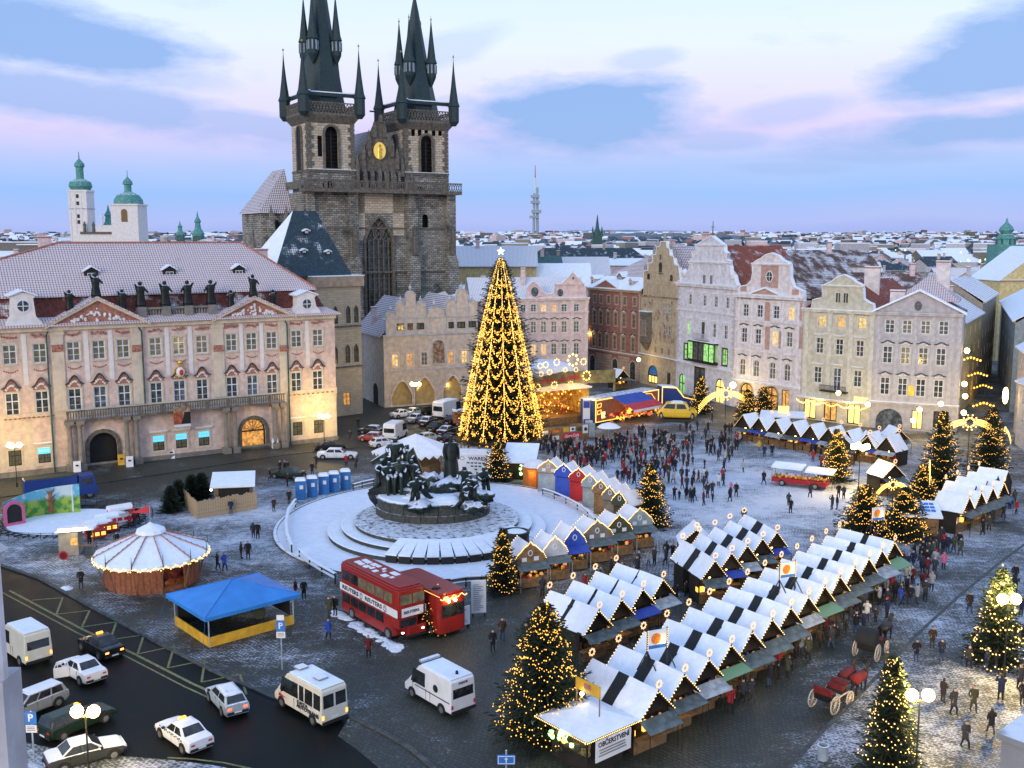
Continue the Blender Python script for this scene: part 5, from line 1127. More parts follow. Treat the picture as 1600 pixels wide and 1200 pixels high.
b=MB();k=hz(280)-zc;b.lathe([(w*.5,0),(w*.62,k*.35),(w*.55,k*.75),(w*.25,k),(w*.2,k+.3),(w*.2,hz(262)-zc),(w*.27,hz(260)-zc),(w*.26,hz(256)-zc),(w*.12,hz(251)-zc),(.25,hz(248)-zc),(.12,hz(237)-zc)],12,(0,0,zc));b.build('onion_cap','copper_green',t,smooth=False)
t,w,hz=tower('broad white church tower with green bell-shaped dome, left',204,268,375,400,41,'bell')
b=MB();zc=hz(319);b.box(-w/2,w/2,-w/2,w/2,0,zc);b.box(-w/2-.4,w/2+.4,-w/2-.4,w/2+.4,zc-.6,zc-.01);b.build('wall','stucco_white',t)
b=MB();b.prism([(p[0],p[1]+hz(347))for p in arcpts(2.4,hz(327)-hz(347),1.2)],-w/2-.05,-w/2+.1);b.build('window','wood',t)
b=MB();b.lathe([(w*.54,0),(w*.52,hz(312)-zc),(w*.40,hz(305)-zc),(w*.16,hz(300)-zc),(w*.13,hz(299)-zc),(w*.13,hz(289)-zc),(w*.19,hz(288)-zc),(w*.16,hz(283)-zc),(w*.05,hz(278)-zc),(.15,hz(276)-zc),(.1,hz(266)-zc)],12,(0,0,zc));b.build('dome','copper_green',t)
q=D(165,372,415);t=thing('baroque_church_front','cream church front with statues between the two white towers','church',(q.x,q.y,0));z=D(165,366,415).z
b=MB();b.box(-13,13,0,10,0,z);b.prism([(-6,z),(6,z),(4.5,z+2.5),(2,z+3.6),(-2,z+3.6),(-4.5,z+2.5)],0,1.5);b.build('wall','stucco_white',t);b=MB();b.box(-10,10,-.3,.3,z+.002,z+1.0);b.build('balustrade','stone_dark',t)
for X in(-8,-4.5,4.5,8):statue_mesh=MB();statue_mesh.lathe([(.6,0),(.5,2),(.65,3),(.2,3.5)],7);statue_mesh.ball((0,0,3.8),.35,6,4);link('statue',statue_mesh.mesh('statue','stone_dark'),t,(X,-.2,z+1))
sm=MB();sm.lathe([(.5,0),(.45,2),(.6,3.4),(.2,4)],7);sm.ball((0,0,4.4),.4,6,4);link('statue',sm.mesh('statue','stucco_white'),t,(-1,0,z+3.6))
for px,yt,yb,dd,lab in((310,330,376,520,'small green turret with a pointed cap left of the church'),(171,320,366,430,'tiny green spire beside the white church front'),(282,345,372,700,'tiny green cap among the far roofs left of the church')):
    q=D(px,yb,dd);k=dd/F;t=thing('green_turret',lab,'turret',(q.x,q.y,0));h=D(px,yt,dd).z-q.z;b=MB();b.box(-2.2,2.2,-2.2,2.2,0,q.z+h*.15,1);b.lathe([(3,h*.15),(3.2,h*.25),(1.6,h*.42),(1.3,h*.6),(1.8,h*.65),(.6,h*.8),(.1,h)],8,(0,0,q.z));b.build('cap',['copper_green','copper_dark'],t)
q=D(836,358,2400);k=2400/F;t=thing('television_tower','tall grey three-legged television tower with cabins on the horizon','tower',(q.x,q.y,0));zb=20
hz=lambda y:D(836,y,2400).z
b=MB();r=5*k
for a_,rr in((0,3.2),(2.1,3.0),(4.2,3.0)):b.tube((r*math.cos(a_)*.8,r*math.sin(a_)*.8,zb),(r*math.cos(a_)*.62,r*math.sin(a_)*.62,hz(302)if a_ else hz(293)),rr,rr*.9,8)
b.build('shaft','zinc',t);b=MB()
for y0_,y1_,w_,dx in((309,305,13,0),(318,314,14,.4),(333,328,15,2),(341,337,13,-2)):b.box(-w_*k/2+dx*k,w_*k/2+dx*k,-w_*k/2,w_*k/2,hz(y0_),hz(y1_))
b.build('cabin','zinc',t);b=MB();b.tube((0,0,hz(296)),(0,0,hz(278)),2.6,2.0,8,0);b.tube((0,0,hz(278)),(0,0,hz(258)),1.2,.6,6,1);b.build('antenna',['white_paint','sign_red'],t)
q=D(933,380,900);t=thing('needle_spire','dark green needle spire rising over the far roofs','spire',(q.x,q.y,0));h=D(933,336,900).z;b=MB();b.box(-4,4,-4,4,0,D(933,368,900).z,0);b.lathe([(4.2,D(933,369,900).z),(1.6,D(933,356,900).z),(.3,h)],8);[b.lathe([(1.2,0),(.05,9)],5,(u,v,D(933,370,900).z))for u in(-4,4)for v in(-4,4)];b.build('spire','copper_dark',t)
q=D(1571,382,330);t=thing('domed_turret','green onion-domed turret on a dark block at the far right','turret',(q.x,q.y,0));hz=lambda y:D(1571,y,330).z
b=MB();b.box(-4,4,-4,4,0,hz(382));b.lathe([(2.8,hz(382)),(2.8,hz(374)),(3.2,hz(373)),(2.2,hz(367)),(1.5,hz(366)),(2.4,hz(360)),(2.0,hz(355)),(.5,hz(348)),(.2,hz(341))],8);b.build('dome','copper_green',t);b=MB();[b.box(2.9*math.cos(a_)-.2,2.9*math.cos(a_)+.2,2.9*math.sin(a_)-.2,2.9*math.sin(a_)+.2,hz(382),hz(374))for a_ in[i*PI/4 for i in range(8)]];b.build('arcade','copper_dark',t)
# ------------------------------------------------------------------ the town beyond
WALLS=['plaster_dull','plaster_grey','plaster_rose','plaster_cream','plaster_ochre','plaster_palepink','plaster_yellow','trim_grey','plaster_brown']
ROOFS=['roof_snow','roof_snow','snow','roof_slate','roof_violet','roof_rosy','snow','roof_brown']
WD={'plaster_dull':'dull','plaster_grey':'grey','plaster_rose':'rose','plaster_cream':'cream','plaster_ochre':'ochre','plaster_palepink':'pale pink','plaster_yellow':'yellow','trim_grey':'light grey','plaster_brown':'brown'}
RD={'roof_snow':'snow-dusted tiled','snow':'white snow-covered','roof_slate':'dark slate','roof_violet':'violet snow-dusted','roof_rosy':'rosy tiled','roof_brown':'brown half-bare'}
hb=[('ornate_yellow_house','yellow ornate house with dormered mansard roof just right of the church',735,262,34,22.5,'plaster_yellow','roof_snow',5.5,(7,3)),
      ('snowy_roofed_house','long low grey house with snowy roof and skylights behind the scalloped gables',698,215,26,15.5,'plaster_dull','snow',4.5,(4,3)),('green_roofed_house','house with a flat green metal roof right behind the top of the tall tree',822,290,20,22,'plaster_palepink','copper_dark',3.0,(4,2)),
      ('snowy_roofed_house','house with broad white roof between the lit tree and the brown house',850,262,24,17.5,'plaster_grey','snow',6,(4,2)),('snowy_roofed_house','violet-roofed house with a small dormer beyond the rose house',888,300,24,18,'plaster_rose','roof_snow',6.5,(4,2)),
      ('white_roofed_block','pale block with flat white roof beyond the brown house',955,330,40,21,'plaster_rose','snow',2.5,(7,2)),('dark_gabled_hall','dark gabled hall with pale long wall on the skyline beyond the rose house',918,420,50,20,'plaster_cream','roof_slate',6,(5,1)),
      ('red_roofed_house','house with tall red tiled roof behind the white double gable',1165,222,14,20.0,'plaster_white','roof_red',6.5,(3,2)),('dark_roofed_house','white house with broad black roof between the pink and cream gables',1295,230,20,23.5,'plaster_white','roof_brown',3.8,(4,3)),
      ('long_brown_roofed_house','low house with long brown snow-streaked roof behind the cream gable',1385,205,28,17.0,'plaster_grey','roof_brown',6.0,(5,2)),('red_roofed_house','house with red half-bare roof behind the pale pink gable',1255,192,12,17,'plaster_cream','roof_brown',6.0,(3,1)),
      ('white_roofed_block','wide block with one flat white roof at the right, beyond the grey pediment',1495,262,38,17,'plaster_dull','snow',2.6,(6,2)),('dark_block','long dark block on the skyline at the far left',25,640,66,27,'plaster_dark','tar_black',2.2,(8,2)),
      ('dark_block','dark glazed block behind the chimney of the palace',88,560,34,26,'plaster_dark','tar_black',2,(5,2)),('grey_house','grey house with white roof at the left edge behind the palace',38,240,15,21.5,'plaster_dull','snow',4,(4,3)),('ochre_house','dull ochre house at the left edge behind the palace',5,215,12,21,'plaster_ochre','snow',2.2,(3,3)),
      ('rose_house','rose house with red roof beside the broad white tower',262,330,22,24,'plaster_rose','roof_rosy',4.5,(4,2)),('white_gabled_villa','small white scalloped villa right of the broad white tower',325,470,20,25.5,'stucco_white','snow',4,(3,2))]
for(nm,lab,px,dd,w,h,wm,rm,rh,wn_)in hb:
    c=dp(px,dd);house(nm,lab,'house' if 'block' not in nm else 'building',c+Vector((-w/2,1,0)),c+Vector((w/2,1.5,0)),h-rh*0,wm,rm,13,rh,wn_,'flat' if rh<2.3 else('hip' if w>22 else 'gab')if 'gabled' in nm else 'eave',lit=.1,group=None)
protos=[]
rr=random.Random(5)
for k in range(14):
    wm,rm=WALLS[k%9],ROOFS[(k*3)%8];w=rr.uniform(10,20);h=rr.uniform(12,16.5);rh=rr.uniform(3.5,5.5)
    st_=random.getstate();hb_=house('town_house','x','house',Vector((0,0,0)),Vector((w,0,0)),h,wm,rm,11,rh,(max(2,int(w/3.2)),3),rr.choice(['eave','eave','gab','hip']),lit=.12,group='houses of the town beyond the square');protos.append((hb_.t,w,h,wm,rm,rh))
used=[False]*14;n_h=0
taken=[(dp(px,dd),max(w*.62,10))for(_,_,px,dd,w,*_r)in hb]+[(CH.P0+Vector((14,22,0)),32)]
def far_ok(p,r):return all((p-q).length>r+s_ for q,s_ in taken)
cnt={}
WHERE=lambda px:'beyond the palace roof' if px<400 else 'between church and lit tree' if px<790 else 'behind the rose house' if px<930 else 'behind the brown house' if px<1080 else 'behind the white gable' if px<1260 else 'behind the cream gable' if px<1500 else 'at the far right'
for(d0_,d1_,n_)in((235,330,46),(330,470,60),(470,640,64)):
    for k in range(n_):
        for tr in range(12):
            px=rr.uniform(-40,1640);dd=rr.uniform(d0_,d1_);p=dp(px,dd)
            if px>480 and px<720 and dd<330:continue
            if far_ok(p,7.5):break
        else:continue
        if dd<262 and(px<620):continue
        taken.append((p,7.5));i=rr.randrange(14);root,w,h,wm,rm,rh=protos[i]
        if used[i]:root=copy_tree(root)
        used[i]=True;root.location=p;root.rotation_euler.z=rr.choice([0,.25,-.2,.6,-.5,PI/2,1.2]);s_=rr.uniform(.95,1.12)
        root.scale=(1,1,s_)
        root['label']='%s house with %s roof, %s, %s'%(WD[wm],RD[rm],WHERE(px),('near' if dd<330 else 'farther' if dd<470 else 'far off'));root['group']=root['label'].replace('house with','houses with')
        n_h+=1
for i in range(14):
    if not used[i]:
        def rm_(o_):
            for ch in KIDS.get(o_.name,()):rm_(ch)
            bpy.data.objects.remove(o_)
        rm_(protos[i][0])
hil=MB();N=120
def hillz(x,y):return 0
def ridge(name,d,y_of,m,zb=-2,seed=0,kind='structure',x0=-300,x1=1900,step_=12,thick=150):
    r_=random.Random(seed);top,bot=[],[]
    b=MB();px=x0;prev=None
    while px<=x1:
        y=y_of(px)+r_.uniform(-1,1)*1.0;q=D(px,y,d);q2=Vector((q.x*1.0,q.y+thick,q.z*.98));q0=Vector((q.x,q.y-thick*1.2,zb));cur=(q0,q,q2)
        if prev:b.add([prev[0],cur[0],cur[1],prev[1]],[(0,1,2,3)]);b.add([prev[1],cur[1],cur[2],prev[2]],[(0,1,2,3)])
        prev=cur;px+=step_
    b.build(name,m,kind=kind,smooth=True)
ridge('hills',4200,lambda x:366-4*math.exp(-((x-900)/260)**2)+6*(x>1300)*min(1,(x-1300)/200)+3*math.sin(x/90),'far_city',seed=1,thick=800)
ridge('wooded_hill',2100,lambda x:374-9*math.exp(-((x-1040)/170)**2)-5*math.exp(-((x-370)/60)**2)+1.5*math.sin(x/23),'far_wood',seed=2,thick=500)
b=MB();rr=random.Random(9)
for k in range(5200):
    d=640+2600*(rr.random()**1.3);px=rr.uniform(-150,1750);c=dp(px,d);w,dpt=rr.uniform(8,26),rr.uniform(8,14)
    if 900<px<1230 and 1500<d<2300 and rr.random()<.7:continue
    base=6+max(0,(d-1100))*.0155 if d<2100 else 22+(d-2100)*.012
    h=rr.uniform(11,17)+base*1.0-4;rh=rr.uniform(2,5);a_=rr.choice((0,.3,-.4,1.57,.9));ca,sa=math.cos(a_),math.sin(a_)
    b.M=Matrix.Translation(c)@Matrix.Rotation(a_,4,'Z')
    wm=rr.randrange(5);rm=5+rr.choice((0,0,0,0,1,2,2))
    if rr.random()<.06:h+=rr.uniform(4,10);b.box(-w/2,w/2,-dpt/2,dpt/2,0,h,wm);b.box(-w/2,w/2,-dpt/2,dpt/2,h+.01,h+.6,5);continue
    b.add([(-w/2,-dpt/2,0),(w/2,-dpt/2,0),(w/2,dpt/2,0),(-w/2,dpt/2,0),(-w/2,-dpt/2,h),(w/2,-dpt/2,h),(w/2,dpt/2,h),(-w/2,dpt/2,h),(-w/2,0,h+rh),(w/2,0,h+rh)],[(0,1,5,4),(2,3,7,6),(3,0,4,8,7),(1,2,6,9,5)],wm)
    b.add([(-w/2,-dpt/2-.5,h-.2),(w/2,-dpt/2-.5,h-.2),(w/2,0,h+rh),(-w/2,0,h+rh),(w/2,dpt/2+.5,h-.2),(-w/2,dpt/2+.5,h-.2)],[(0,1,2,3),(3,2,4,5)],rm)
b.M=None
b.build('distant_rooftops',['plaster_dull','plaster_grey','plaster_rose','plaster_dark','trim_grey','snow','roof_rosy','roof_slate'],kind='stuff',uv=False)
b=MB();
for k in range(150):c=dp(rr.choice([rr.uniform(950,1100),rr.uniform(1180,1560),rr.uniform(1400,1540)]),rr.uniform(560,900));b.octa((c.x,c.y,rr.uniform(15,21)),rr.uniform(.35,.7),k%2)
b.build('distant_lights',['green_glow','bulb_warm'],kind='stuff',uv=False)
b=MB()
for k in range(900):
    d=rr.uniform(700,2000);px=rr.choice([rr.uniform(850,1270),rr.uniform(240,410),rr.uniform(-50,1650)]);c=dp(px,d);zz=14+(max(0,d-1000))*.013;r=rr.uniform(4,9)
    b.lathe([(r*.5,zz-3),(r,zz+1),(r*.8,zz+4),(r*.3,zz+7)],6,(c.x,c.y,0),rot=rr.random())
b.build('distant_wood','far_wood',kind='stuff',uv=False)
# ------------------------------------------------------------------ skinned bodies
def skinmesh(name,V,Ed,Rd,mats,region=None,sub=1,root=0):
    me=bpy.data.meshes.new(name);me.from_pydata(V,Ed,[]);o=bpy.data.objects.new(name,me);COL.objects.link(o)
    m=o.modifiers.new('s','SKIN');m.use_smooth_shade=True
    sl=me.skin_vertices[0].data
    for i,r in enumerate(Rd):sl[i].radius=r if isinstance(r,tuple)else(r,r);sl[i].use_root=(i==root)
    if sub:q=o.modifiers.new('u','SUBSURF');q.levels=sub;q.render_levels=sub
    bpy.context.view_layer.update();out=bpy.data.meshes.new_from_object(o.evaluated_get(bpy.context.evaluated_depsgraph_get()))
    COL.objects.unlink(o);bpy.data.objects.remove(o);out.name=name;out.materials.clear()
    for k in mats:out.materials.append(M(k))
    if region:
        for p in out.polygons:p.material_index=region(p.center)
    return out
def person_mesh(seed,pose='stand',kind='m'):
    r=random.Random(seed);k={'m':1.0,'f':.93,'c':.66}[kind]
    st_={'stand':(.0,.0),'walk':(.15,-.13),'stride':(.23,-.20)}[pose]if pose in('stand','walk','stride')else(.02,-.02)
    V=[(0,0,.98),(0,.0,1.18),(0,-.01,1.36),(0,-.015,1.47),(0,-.03,1.56),(0,-.045,1.66),(0,-.03,1.75),(0,.0,.72)]
    Rd=[(.20,.155),(.19,.15),(.20,.14),(.08,.08),(.09,.095),(.105,.115),(.07,.08),(.21,.17)]
    Ed=[(0,1),(1,2),(2,3),(3,4),(4,5),(5,6),(0,7)]
    seg=[(0,1,0),(1,2,0),(2,3,0),(3,4,2),(4,5,2),(5,6,2),(0,7,0)]
    for s_,yo in((1,st_[0]),(-1,st_[1])):
        b=len(V);kz=.5+abs(yo)*.05
        V+=[(s_*.09,-yo*.15,.60),(s_*.105,-yo*.55+(-.06 if yo else 0),kz-.02),(s_*.11,-yo,.10+(.06 if yo<-.2 else 0)),(s_*.12,-yo-.15,.045+(.02 if yo<-.2 else 0))]
        Rd+=[.095,.068,.05,(.045,.035)];Ed+=[(7,b),(b,b+1),(b+1,b+2),(b+2,b+3)];seg+=[(7,b,1),(b,b+1,1),(b+1,b+2,1),(b+2,b+3,3)]
        ps=r.choice(['pocket','swing','fold','swing'])if pose!='photo' else 'up'
        if pose=='hands_up':ps='up'
        sh=(s_*.20,0,1.41)
        el,wr,hd={'pocket':((s_*.27,.05,1.17),(s_*.22,-.08,.98),(s_*.18,-.14,.93)),'swing':((s_*.245,yo*.35,1.15),(s_*.25,yo*.7-.04,.93),(s_*.245,yo*.8-.07,.84)),'fold':((s_*.27,-.06,1.16),(s_*.12,-.24,1.12),(s_*.03,-.25,1.13)),'up':((s_*.27,-.14,1.22),(s_*.14,-.30,1.45),(s_*.08,-.30,1.54))}[ps]
        b=len(V);V+=[sh,el,wr,hd];Rd+=[.072,.056,.042,.035];Ed+=[(2,b),(b,b+1),(b+1,b+2),(b+2,b+3)];seg+=[(2,b,0),(b,b+1,0),(b+1,b+2,0),(b+2,b+3,2)]
    V=[(x*k,y*k,z*k)for x,y,z in V];Rd=[((q[0]*k,q[1]*k)if isinstance(q,tuple)else q*k)for q in Rd]
    VV=[Vector(v)for v in V];seed_hat=r.random()
    def reg(c):
        best,bi=9,0
        for a_,b_,m_ in seg:
            d=VV[b_]-VV[a_];t=max(0,min(1,(c-VV[a_]).dot(d)/d.length_squared));dd=(c-VV[a_]-d*t).length/(.12 if m_==0 else .08)
            if dd<best:best,bi=dd,m_
        if bi==2 and c.z>1.4*k:
            if c.z>1.70*k or(c.y>-.03*k and c.z>1.5*k)or(kind=='f' and c.y>-.07*k):return 4
            return 2
        return bi
    m=skinmesh('person',V,Ed,Rd,['coat_black','trouser_dark','skin','rubber','hair'],reg)
    return m
COATS={'black':(.012,.013,.015),'dark grey':(.035,.037,.04),'navy blue':(.015,.022,.055),'dark brown':(.04,.025,.018),'red':(.35,.02,.025),'bright blue':(.03,.08,.42),'pale grey':(.33,.34,.35),'olive':(.05,.055,.03),'maroon':(.10,.015,.02),'pink':(.55,.12,.25),'yellow':(.55,.38,.03),'orange':(.62,.18,.02),'white':(.6,.62,.64)}
for k,v in COATS.items():mat('coat_'+k.replace(' ','_'),v,.85,var=.15,vs=6)
mat('trouser_dark',(.014,.015,.02),.85);mat('trouser_jeans',(.04,.07,.15),.85);mat('trouser_grey',(.05,.05,.05),.85)
PMESH=[(person_mesh(i*7+1,ps,kd),ps,kd)for i,(ps,kd)in enumerate([('stand','m'),('stand','f'),('walk','m'),('walk','f'),('stride','m'),('stand','m'),('stand','c'),('hands_up','m'),('walk','m')])]
PSEEN=[]
def person(pos,rz,coat,label,group=None,pm=None,tr='trouser_dark',hat=None,rnd=random,z=0):
    i=pm if pm is not None else rnd.randrange(9);me,ps,kd=PMESH[i]
    o=link('person',me,None,(pos.x,pos.y,z),rz,label=label,cat='person',group=group)
    for s_,mm in((0,'coat_'+coat.replace(' ','_')),(1,tr),(4,hat or 'hair')):
        o.material_slots[s_].link='OBJECT';o.material_slots[s_].material=M(mm)
    k=rnd.uniform(.95,1.06);o.scale=(k*1.08,k*1.08,k);PSEEN.append((pos.x,pos.y));return o
# ------------------------------------------------------------------ monument
CX,CY=-7.5,105.6
b=MB();b.lathe([(17.0,-.05),(17.0,.16)],72,(CX,CY,0),sx=1,sy=1.07);b.build('terrace','snow_terrace',kind='structure')
b=MB();n=72
for i in range(n):
    a0,a1=2*PI*i/n,2*PI*(i+1)/n
    pt=lambda a_,r,z:(CX+r*math.cos(a_),CY+r*1.07*math.sin(a_),z)
    b.hexa([pt(a0,17.02,-.04),pt(a0,17.35,-.04),pt(a1,17.35,-.04),pt(a1,17.02,-.04)][::1],[pt(a0,17.02,.24),pt(a0,17.35,.20),pt(a1,17.35,.20),pt(a1,17.02,.24)])
b.build('terrace_edge','stone_dark',kind='structure')
sx0,sy0=-7.7,102.6
MON=thing('bronze_monument','bronze figure group heaped with snow on an oval stone plinth with round steps','monument',(sx0,sy0,0))
for k,(r,z0,z1)in enumerate(((11.1,.16,.62),(9.7,.62,1.08),(8.4,1.08,1.52))):
    st=MB();st.lathe([(r,z0),(r,z1-.05)],64,m=0);st.lathe([(r+.08,z1-.048),(r+.10,z1),(r+.02,z1+.04),(.1,z1+.045)],64,m=1);st.build('step',['granite','snow' if k<2 else 'snow_trodden'],MON)
for k in range(13):
    a_=R(252+k*6.7);w=.50;c,s_=math.cos(a_),math.sin(a_);b=MB();b.M=Matrix.Rotation(a_,4,'Z')
    b.hexa([(8.3,-w,1.54),(11.5,-w*1.15,.88),(11.5,w*1.15,.88),(8.3,w,1.54)],[(8.3,-w,1.66),(11.5,-w*1.15,1.02),(11.5,w*1.15,1.02),(8.3,w,1.66)],0);b.box(11.3,11.45,-w*1.1,w*1.1,.14,.9,1)
    b.build('step_cover',['snow','tar_black'],MON)
PX,PY=-8.3-sx0,104.6-sy0
rx,ry=5.75,4.7
def el(a_,k,z):return(PX+rx*k*math.cos(a_),PY+ry*k*math.sin(a_),z)
for tier,(z0,z1,kk,nb)in enumerate(((1.52,2.3,1.03,22),(2.32,3.28,1.0,20))):
    for i in range(nb):
        a0,a1=2*PI*(i+.02+.5*tier)/nb,2*PI*(i+.98+.5*tier)/nb;b=MB();e=random.uniform(0,.012)
        for j in range(2):
            u0,u1=a0+(a1-a0)*j/2,a0+(a1-a0)*(j+1)/2
            b.hexa([el(u0,.8,z0),el(u0,kk+e,z0),el(u1,kk+e,z0),el(u1,.8,z0)][::1],[el(u0,.8,z1),el(u0,kk+e,z1),el(u1,kk+e,z1),el(u1,.8,z1)])
        b.build('stone_block','granite',MON)
b=MB();b.lathe([(.97,1.2),(.97,3.2),(1.04,3.26),(1.04,3.42),(.02,3.46)],48,(PX,PY,0),sx=rx,sy=ry,m=0);ms=b.build('plinth_core','granite',MON)
b=MB();b.lathe([(1.0,3.44),(.97,3.56),(.02,3.7)],48,(PX,PY,0),sx=rx,sy=ry);b.build('plinth_snow','snow',MON)
def rock(name,c,r,m,seed,sz=(1,1,1),n=14,k=9,amp=.35):
    rr_=random.Random(seed);b=MB();b.ball((0,0,0),1,n,k);off_={}
    vs=[]
    for v in b.v:
        key=(round(v[0],3),round(v[1],3),round(v[2],3))
        if key not in off_:off_[key]=1+rr_.uniform(-amp,amp)
        q=off_[key];vs.append((c[0]+v[0]*q*r*sz[0],c[1]+v[1]*q*r*sz[1],c[2]+v[2]*q*r*sz[2]))
    b.v=vs;return b.build(name,m,MON,smooth=True)
def fig(c,rz,s_,V,Rd,Ed,m='bronze',name='figure'):
    me=skinmesh('figure',V,Ed,Rd,[m],sub=1);o=link(name,me,MON,c,rz);o.scale=(s_,s_,s_);return o
def human(lean=0,arm=(0,0),seat=False,kneel=False,robe=False,tw=0):
    y=lean
    V=[(0,0,.95),(0,y*.4,1.15),(0,y*.8,1.38),(0,y,1.5),(0,y-.02,1.62),(0,y-.03,1.76)]
    Rd=[(.20,.16),(.18,.14),(.24,.15),.09,.11,.10];Ed=[(0,1),(1,2),(2,3),(3,4),(4,5)]
    for s_,aa in((1,arm[0]),(-1,arm[1])):
        b=len(V)
        if seat:V+=[(s_*.14,-.40,.88),(s_*.16,-.46,.45),(s_*.16,-.50,.08)];Rd+=[.13,.10,.08]
        elif kneel:V+=[(s_*.15,-.25,.62),(s_*.17,.1,.25),(s_*.17,.45,.12)];Rd+=[.14,.11,.09]
        else:V+=[(s_*.13,-.02,.7),(s_*.15,-.1*s_,.45),(s_*.17,.05*s_,.05)];Rd+=[.13,.10,.08]
        Ed+=[(0,b),(b,b+1),(b+1,b+2)]
        b=len(V);sh=(s_*.26,y*.8,1.42);V+=[sh,(s_*(.34+.2*aa),y*.6-.15*aa,1.2+.25*aa),(s_*(.30+.3*aa),y*.6-.35,1.0+.7*aa)];Rd+=[.10,.08,.06];Ed+=[(2,b),(b,b+1),(b+1,b+2)]
    if robe:
        b=len(V);V+=[(0,.02,.6),(0,.05,.3),(0,.08,.02)];Rd+=[(.27,.22),(.33,.28),(.40,.36)];Ed+=[(0,b),(b,b+1),(b+1,b+2)]
    return V,Rd,Ed
hx,hz_=G(705,745,4.5),0
q=Vector(((705-800)/1600*109-sx0,106.5-sy0,0))
V,Rd,Ed=human(0,(0,0),robe=True);fo=fig((q.x,q.y,3.6),.2,3.35,V,Rd,Ed,'bronze_dark','standing_figure');fo.scale=(2.3,2.2,3.3)
b=MB();b.lathe([(1.0,0),(.9,.8),(.72,2.0),(.62,3.2),(.68,4.1),(.5,4.7),(.2,5.0)],12,(q.x,q.y,3.6));rr=random.Random(4);b.v=[(v[0]+.12*math.sin(v[2]*1.3+math.atan2(v[1]-q.y,v[0]-q.x)*5),v[1]+.1*math.cos(math.atan2(v[1]-q.y,v[0]-q.x)*6),v[2])for v in b.v];b.build('robe','bronze_dark',MON,smooth=True)
rock('rock',(q.x-.3,q.y-.3,3.6),2.0,'bronze',3,(1.3,1,.7));rock('rock',(q.x-2.3,q.y-.6,4.0),1.5,'bronze',5,(1.0,.8,1.0),amp=.12)
lx=(622-800)/1600*108-sx0;ly=105.5-sy0
rock('rock',(lx-.2,ly+.3,4.0),2.1,'bronze_dark',8,(1.25,.9,1.1),amp=.3)
for(dx,dy,dz,s_,rz,ln,ar,kw)in((-.3,.4,4.9,2.5,.3,.0,(.1,.2),{}),(.9,.3,4.5,2.3,-.3,.1,(.2,0),{}),(-1.4,.0,3.7,2.3,.8,-.1,(.5,.1),{}),(-2.1,-.3,3.4,2.1,1.0,-.25,(.1,.3),{'kneel':True}),(.2,-.9,3.5,2.2,0,-.1,(.1,.2),{'seat':True}),(1.7,-.5,3.5,2.1,-.4,-.2,(.2,.1),{'kneel':True}),(-.9,-1.1,3.4,2.1,.4,-.15,(.1,.1),{'seat':True})):
    V,Rd,Ed=human(ln,ar,**kw);fig((lx+dx,ly+dy,dz),rz,s_,V,Rd,Ed)
b=MB();b.hexa([(lx-2.6,ly-.4,6.4),(lx-1.2,ly-.6,7.2),(lx-1.2,ly+.3,7.2),(lx-2.6,ly+.2,6.4)],[(lx-2.8,ly-.4,6.8),(lx-1.2,ly-.6,7.8),(lx-1.2,ly+.3,7.8),(lx-2.8,ly+.2,6.8)]);b.prism([(lx+1.0,7.6),(lx+2.0,5.0),(lx+2.6,5.6),(lx+1.6,8.2)],ly-.1,ly+.5);b.build('shield','bronze',MON)
for(px,py,s_,rz,ln,ar,kw)in((742,790,2.0,-.6,-.35,(.1,.3),{'kneel':True}),(728,775,2.0,-.2,-.3,(.2,.1),{'kneel':True}),(752,775,1.9,.7,-.2,(.1,.1),{'seat':True}),(648,790,1.9,.3,-.55,(.1,.4),{'kneel':True}),(668,782,1.9,-.9,-.5,(.2,.1),{'kneel':True}),(717,795,1.7,1.2,-.6,(.5,.2),{'kneel':True})):
    g=G(px,py,3.5);V,Rd,Ed=human(ln,ar,**kw);fig((g.x-sx0,g.y-sy0,3.35),rz,s_,V,Rd,Ed)
for sd_,(px,py,r)in enumerate(((655,793,1.0),(738,796,.95),(640,772,.9),(748,780,1.2),(700,768,1.0),(720,762,1.1))):
    g=G(px,py,3.6);rock('drapery',(g.x-sx0,g.y-sy0,3.7),r,'bronze',sd_+20,(1.2,.9,.6),amp=.4)
for sd_,(px,py,r)in enumerate(((650,778,1.2),(690,781,1.5),(735,770,1.0),(612,765,1.0))):
    g=G(px,py,3.5);rock('snow_heap',(g.x-sx0,g.y-sy0,3.5),r,'snow',sd_+40,(1.3,1,.28),amp=.2)
g=G(806,866);k_=thing('iron_cauldron','big black round cauldron topped with snow by the monument steps','cauldron',g);b=MB();b.lathe([(1.05,0),(1.2,.1),(1.2,.9),(1.28,1.0),(1.22,1.1),(1.22,2.0),(1.34,2.1),(1.34,2.3),(1.15,2.35),(1.1,2.0)],24);b.build('tub','black_iron',k_);b=MB();b.lathe([(1.12,2.18),(.8,2.33),(.02,2.38)],20);b.build('snow_cap','snow',k_)
b=MB();[b.box(1.2*math.cos(a_)-.06,1.2*math.cos(a_)+.06,1.2*math.sin(a_)-.06,1.2*math.sin(a_)+.06,0,2.2)for a_ in[i*PI/5 for i in range(10)]];b.build('stave','black_iron',k_)
